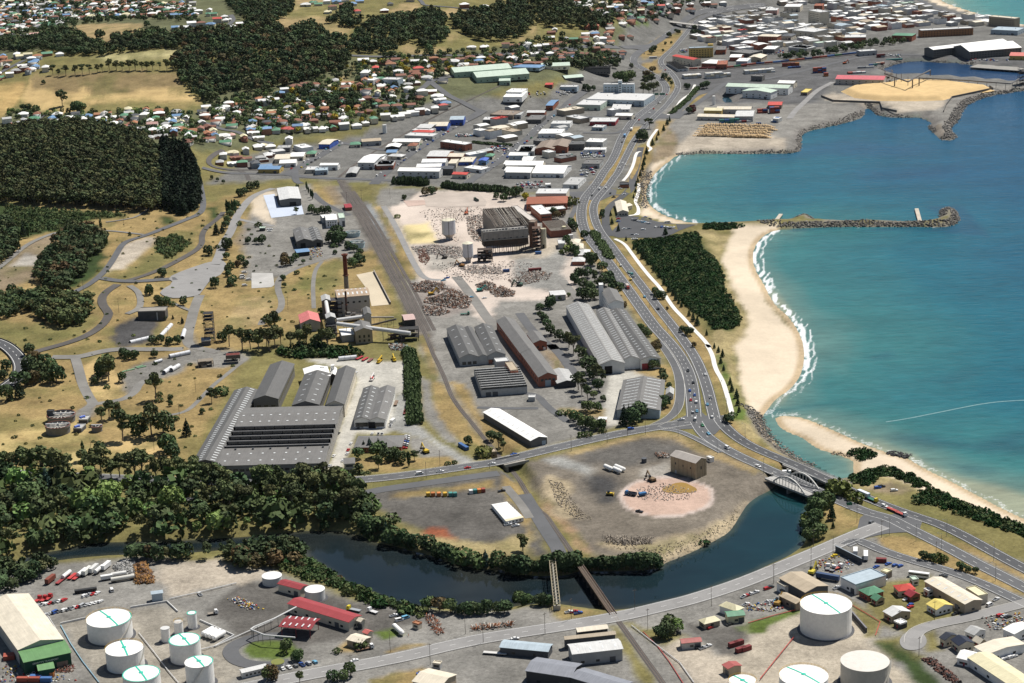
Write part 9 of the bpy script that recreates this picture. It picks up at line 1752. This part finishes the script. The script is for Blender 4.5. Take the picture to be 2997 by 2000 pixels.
for t,x,y,a,c,lab in((b1,1745,845,150,(.28,.14,.04),'brown excavator working the rubble near silos'),(b1,1900,1055,10,(.05,.30,.26),'teal excavator between scrap mounds'),(b1,1490,1085,30,(.50,.30,.04),'yellow excavator beside the scrap mountain'),(b1,1785,400,80,(.45,.12,.06),'orange excavator at the upper rubble'),(b1,1600,775,170,(.10,.09,.08),'dark excavator beside the reinforcing tangle'),(b1,2240,1005,200,(.07,.12,.08),'dark green excavator right of scrap mounds'),(b2,60,1010,160,(.06,.10,.08),'dark green excavator in the upper yard'),('c2',1185,1245,120,(.20,.14,.08),'brown excavator at the edge of the round slab'),('c1',1440,1005,120,(.55,.38,.03),'yellow wheel excavator on the dark works apron'),('d3',522,640,60,(.55,.45,.05),'yellow loader beside the taupe shed'),('d2',2255,905,60,(.30,.18,.04),'brown digger in the yard behind taupe sheds'),('a3',800,545,30,(.50,.12,.05),'orange reach stacker in the container yard')):excavator(lab,G(t,x,y),R(a),c)
p=G('c2',825,1365);o=thing('bulldozer','yellow bulldozer on the black waste ground','bulldozer',p,R(-10));bx((-2,2,-.9,.9,.8,1.9),'body','paint',o,color=(.55,.38,.03));bx((-1.4,.2,-.8,.8,1.9,3),'cab','glass',o);ob(((2.7,0,.9),(.2,0,0),(0,1.9,0),(0,0,.8)),'blade','paint',o,color=(.5,.35,.05))
for y in(-1.2,1.2):bx((-2.2,2.1,y-.3,y+.3,0,1.1,0,True),'crawler_track','rubber',o)
def crane(label,p,rz,c,c2):
 o=thing('mobile_crane',label,'crane',p,rz);bx((-4.5,4.5,-1.3,1.3,.7,1.6,0,True),'carrier','paint',o,color=c);bx((-2.5,.5,-1.1,1.1,1.6,2.8),'turret','paint',o,color=c2);ob(((1.8,0,3.1),(5.2,0,.5),(0,.4,0),(0,0,.45)),'boom','paint',o,color=c);bx((3.0,4.4,-1.2,1.2,1.6,2.6),'cab','glass',o)
 for wx in(-3.3,-1.8,1.8,3.3):
  for y in(-1.15,1.15):q=add('wheel',WHEEL,o,(wx,y,0));q.scale=(1.7,1.4,1.7)
crane('yellow mobile crane at the back of works yard',G('c1',1048,235),R(75),(.55,.36,.03),(.5,.33,.03));crane('red and white mobile crane in the works yard',G('c1',985,385),R(80),(.65,.62,.6),(.5,.06,.05));crane('small yellow crane beside the timber stack',G('c1',1172,220),R(100),(.55,.38,.03),(.5,.35,.03))
for x,y,a,c,lab in((880,205,60,(.35,.04,.05),'left'),(925,215,65,(.38,.04,.05),'middle'),(970,225,70,(.20,.08,.07),'right')):trailer('maroon flat trailer at the yard top, %s of three'%lab,G('c1',x,y),R(a),c,9,'flat')
trailer('brown low trailer beside the double workshop',G('c1',1188,590),R(85),(.20,.14,.10),11,'flat');trailer('maroon low loader beside the tall hedge',G('c1',1268,660),R(88),(.22,.05,.05),13,'flat');trailer('long empty white flat trailer in the asphalt yard',G('d1',2030,1325),R(-14),(.55,.54,.52),13,'flat')
M['pole']=m_object('pole_timber',.9,.2,.5,.2)
mb=MB();mb.bar((0,0,-.3),(0,0,10),.15,0,6,.1);PT=mb.data('post',M['pole']);mb=MB();mb.box(-1.2,1.2,-.07,.07,9.2,9.4,0,True);PX=mb.data('crossarm',M['pole']);mb=MB();mb.bar((0,0,9.8),(2.2,0,10.2),.07);mb.box(1.9,2.7,-.16,.16,10.1,10.25,0,True);PA=mb.data('lamp_arm',M['pole'])
def poles(zone,t,s,lamp,hgt=1.0):
 for tok in s.split():
  x,y=map(float,tok.split(','));p=G(t,x,y);o=thing('street_lamp'if lamp else 'power_pole',('street lamp 'if lamp else 'power pole ')+zone,'pole',p,rt.uniform(0,6.28),'lamp posts'if lamp else 'power poles');o.scale=(1,1,hgt);c=(.30,.31,.31)if lamp else(.16,.135,.11);add('post',PT,o,color=c);add('lamp_arm'if lamp else 'crossarm',PA if lamp else PX,o,color=c)
poles('along the highway by the coastal scrub','b2','885,830 1018,985 1163,1195 1320,1400 745,155 715,190 805,100 640,330 670,240',True,1.1);poles('near the highway junction','c2','1473,230 1400,705 1408,862 1545,760 1740,1015 2135,1180 1977,885 1820,660',True,1.1);poles('beside the mill road','c2','1130,850 805,922 500,990 977,862',False,1.2);poles('beside the mill road','c1','1445,1222 1562,1118 1982,1140',False,1.2)
poles('along the pale river road','d2','500,1025 1040,947 1690,915 2220,725 277,1150 1150,1115',False,1.3);poles('along the pale river road','d1','1140,1305 1480,1410 1930,1225 1778,1150 807,1505',False,1.25);poles('beside the lower right streets','d3','700,465 513,568 197,715 535,405 903,208 1112,330 1562,1030 1260,1110 1430,1340 1575,515',False,1.15);poles('over the lower right highway','d3','1180,310 1665,320 2080,700 1405,360 1620,440 2065,530',True,1.1);poles('across the dry slope','c0','1310,980 775,988 1665,490 1525,692',False,1.0);poles('across the old works hill','b0','1055,510 710,1060 1012,1235 1430,1470',False,1.2);poles('by the rail yard','b1','770,300 895,280 1138,270 270,1210',False,1.2)
a=G('a2',1190,850);b=G('a2',1305,850);o=thing('sign_gantry','sign gantry with green panels over the highway','sign',(a+b)/2);d=(b-a)/2;mb=MB()
for k_ in(-1,1):mb.bar(d*k_,d*k_+Vector((0,0,8)),.25)
mb.bar(-d+Vector((0,0,8)),d+Vector((0,0,8)),.25);mb.build('frame','metalgrey',o,color='l')
for f in(-.5,.45):ob((d*f+Vector((0,-.4,8)),d.normalized()*3.6,(0,.08,0),(0,0,1.3)),'sign_panel','paint',o,color=(.02,.16,.10))
p=at('c3',840,1475,LAND);o=thing('road_sign','green direction sign beside the river point','sign',p);bx((-1.8,1.8,-.05,.05,2,4),'sign_panel','paint',o,color=(.02,.15,.09))
for x in(-1,1):one(lambda m:m.bar((x,0,-.2),(x,0,2),.08),'post','metalgrey',o,color='l')
cu=bpy.data.curves.new('depot_lettering','FONT');cu.body="GERRITY'S TRANSPORT";cu.size=1.35;cu.extrude=.03;cu.align_x='CENTER';dg=bpy.data.objects.new('tmp',cu);COL.objects.link(dg);bpy.context.view_layer.update();me=bpy.data.meshes.new_from_object(dg.evaluated_get(bpy.context.evaluated_depsgraph_get()));bpy.data.objects.remove(dg);me.materials.clear();me.materials.append(M['paint'])
L_,W_,h_=DEPOT['dims'];q=add('lettering',me,DEPOT,(-L_*.05,-W_/2-.08,h_-2.4),color='W');q.rotation_euler=(R(90),0,0)
def person(label,p,rz,c,c2):
 me=bpy.data.meshes.new('body');J=[(0,0,.95),(0,0,1.2),(0,0,1.42),(0,0,1.5),(0,.02,1.66),(.1,0,.9),(.12,.06,.5),(.13,.02,.06),(.13,-.14,.03),(-.1,0,.9),(-.12,-.08,.5),(-.13,-.02,.06),(-.13,-.18,.03),(.2,0,1.4),(.26,.03,1.12),(.27,-.06,.88),(-.2,0,1.4),(-.26,.03,1.12),(-.27,-.06,.88)]
 E=[(0,1),(1,2),(2,3),(3,4),(0,5),(5,6),(6,7),(7,8),(0,9),(9,10),(10,11),(11,12),(2,13),(13,14),(14,15),(2,16),(16,17),(17,18)];me.from_pydata(J,E,[]);o=bpy.data.objects.new('tmp',me);COL.objects.link(o);m_=o.modifiers.new('s','SKIN');rr=[.15,.15,.15,.06,.11,.09,.07,.05,.04,.09,.07,.05,.04,.06,.05,.04,.06,.05,.04]
 for v,r_ in zip(me.skin_vertices[0].data,rr):v.radius=(r_,r_)
 me.skin_vertices[0].data[0].use_root=True;o.modifiers.new('d','SUBSURF').levels=1;bpy.context.view_layer.update();m2=bpy.data.meshes.new_from_object(o.evaluated_get(bpy.context.evaluated_depsgraph_get()));bpy.data.objects.remove(o)
 for m_ in(M['wall'],):m2.materials.append(m_)
 t_=thing('person',label,'person',p,rz,data=m2,color=c);one(lambda m:m.lathe([(.02,1.60),(.125,1.62),(.13,1.72),(.07,1.79),(.01,1.8)],10),'hair','rubber',t_);return t_
person('person in dark clothes walking on the sandspit',at('c3',585,775,1.2),.5,(.05,.05,.06),0);person('person walking on the white shore path',at('c2',1777,402,LAND+.2),1,(.06,.07,.12),0);person('worker in orange vest at the depot gate',at('d1',1293,1168,LAND),2,(.60,.18,.03),0)
# -- air
mb=MB();mb.box(-3200,3200,-300,7400,-6,640,0,True);hm=bpy.data.materials.new('air');hm.use_nodes=True;nt=hm.node_tree;nt.nodes.clear();vo=nt.nodes.new('ShaderNodeVolumePrincipled');vo.inputs['Color'].default_value=(.80,.89,1,1);vo.inputs['Density'].default_value=3e-6;vo.inputs['Anisotropy'].default_value=.2
ou=nt.nodes.new('ShaderNodeOutputMaterial');nt.links.new(vo.outputs[0],ou.inputs['Volume']);kind(mb.build('haze',hm),'stuff')
# -- one label, one thing: rank look-alikes from left to right
ORD=['first','second','third','fourth','fifth','sixth','seventh','eighth','ninth','tenth','eleventh','twelfth','thirteenth','fourteenth','fifteenth','sixteenth','seventeenth','eighteenth','nineteenth','twentieth']
def ordinal(i):return ORD[i]if i<20 else '%d%s'%(i+1,{1:'st',2:'nd',3:'rd'}.get((i+1)%10,'th')if(i+1)%100 not in(11,12,13)else 'th')
bpy.context.view_layer.update()
seen={}
for o in THINGS:seen.setdefault(o['label'],[]).append(o)
for lab,os_ in seen.items():
 if len(os_)<2:continue
 os_.sort(key=lambda o:to_px(o.matrix_world.translation)[0])
 for i,o in enumerate(os_):
  o['label']=('leftmost 'if i==0 else 'rightmost 'if i==len(os_)-1 else ordinal(i)+' from left, ')+lab
for o in THINGS:
 if 'dims'in o:del o['dims']
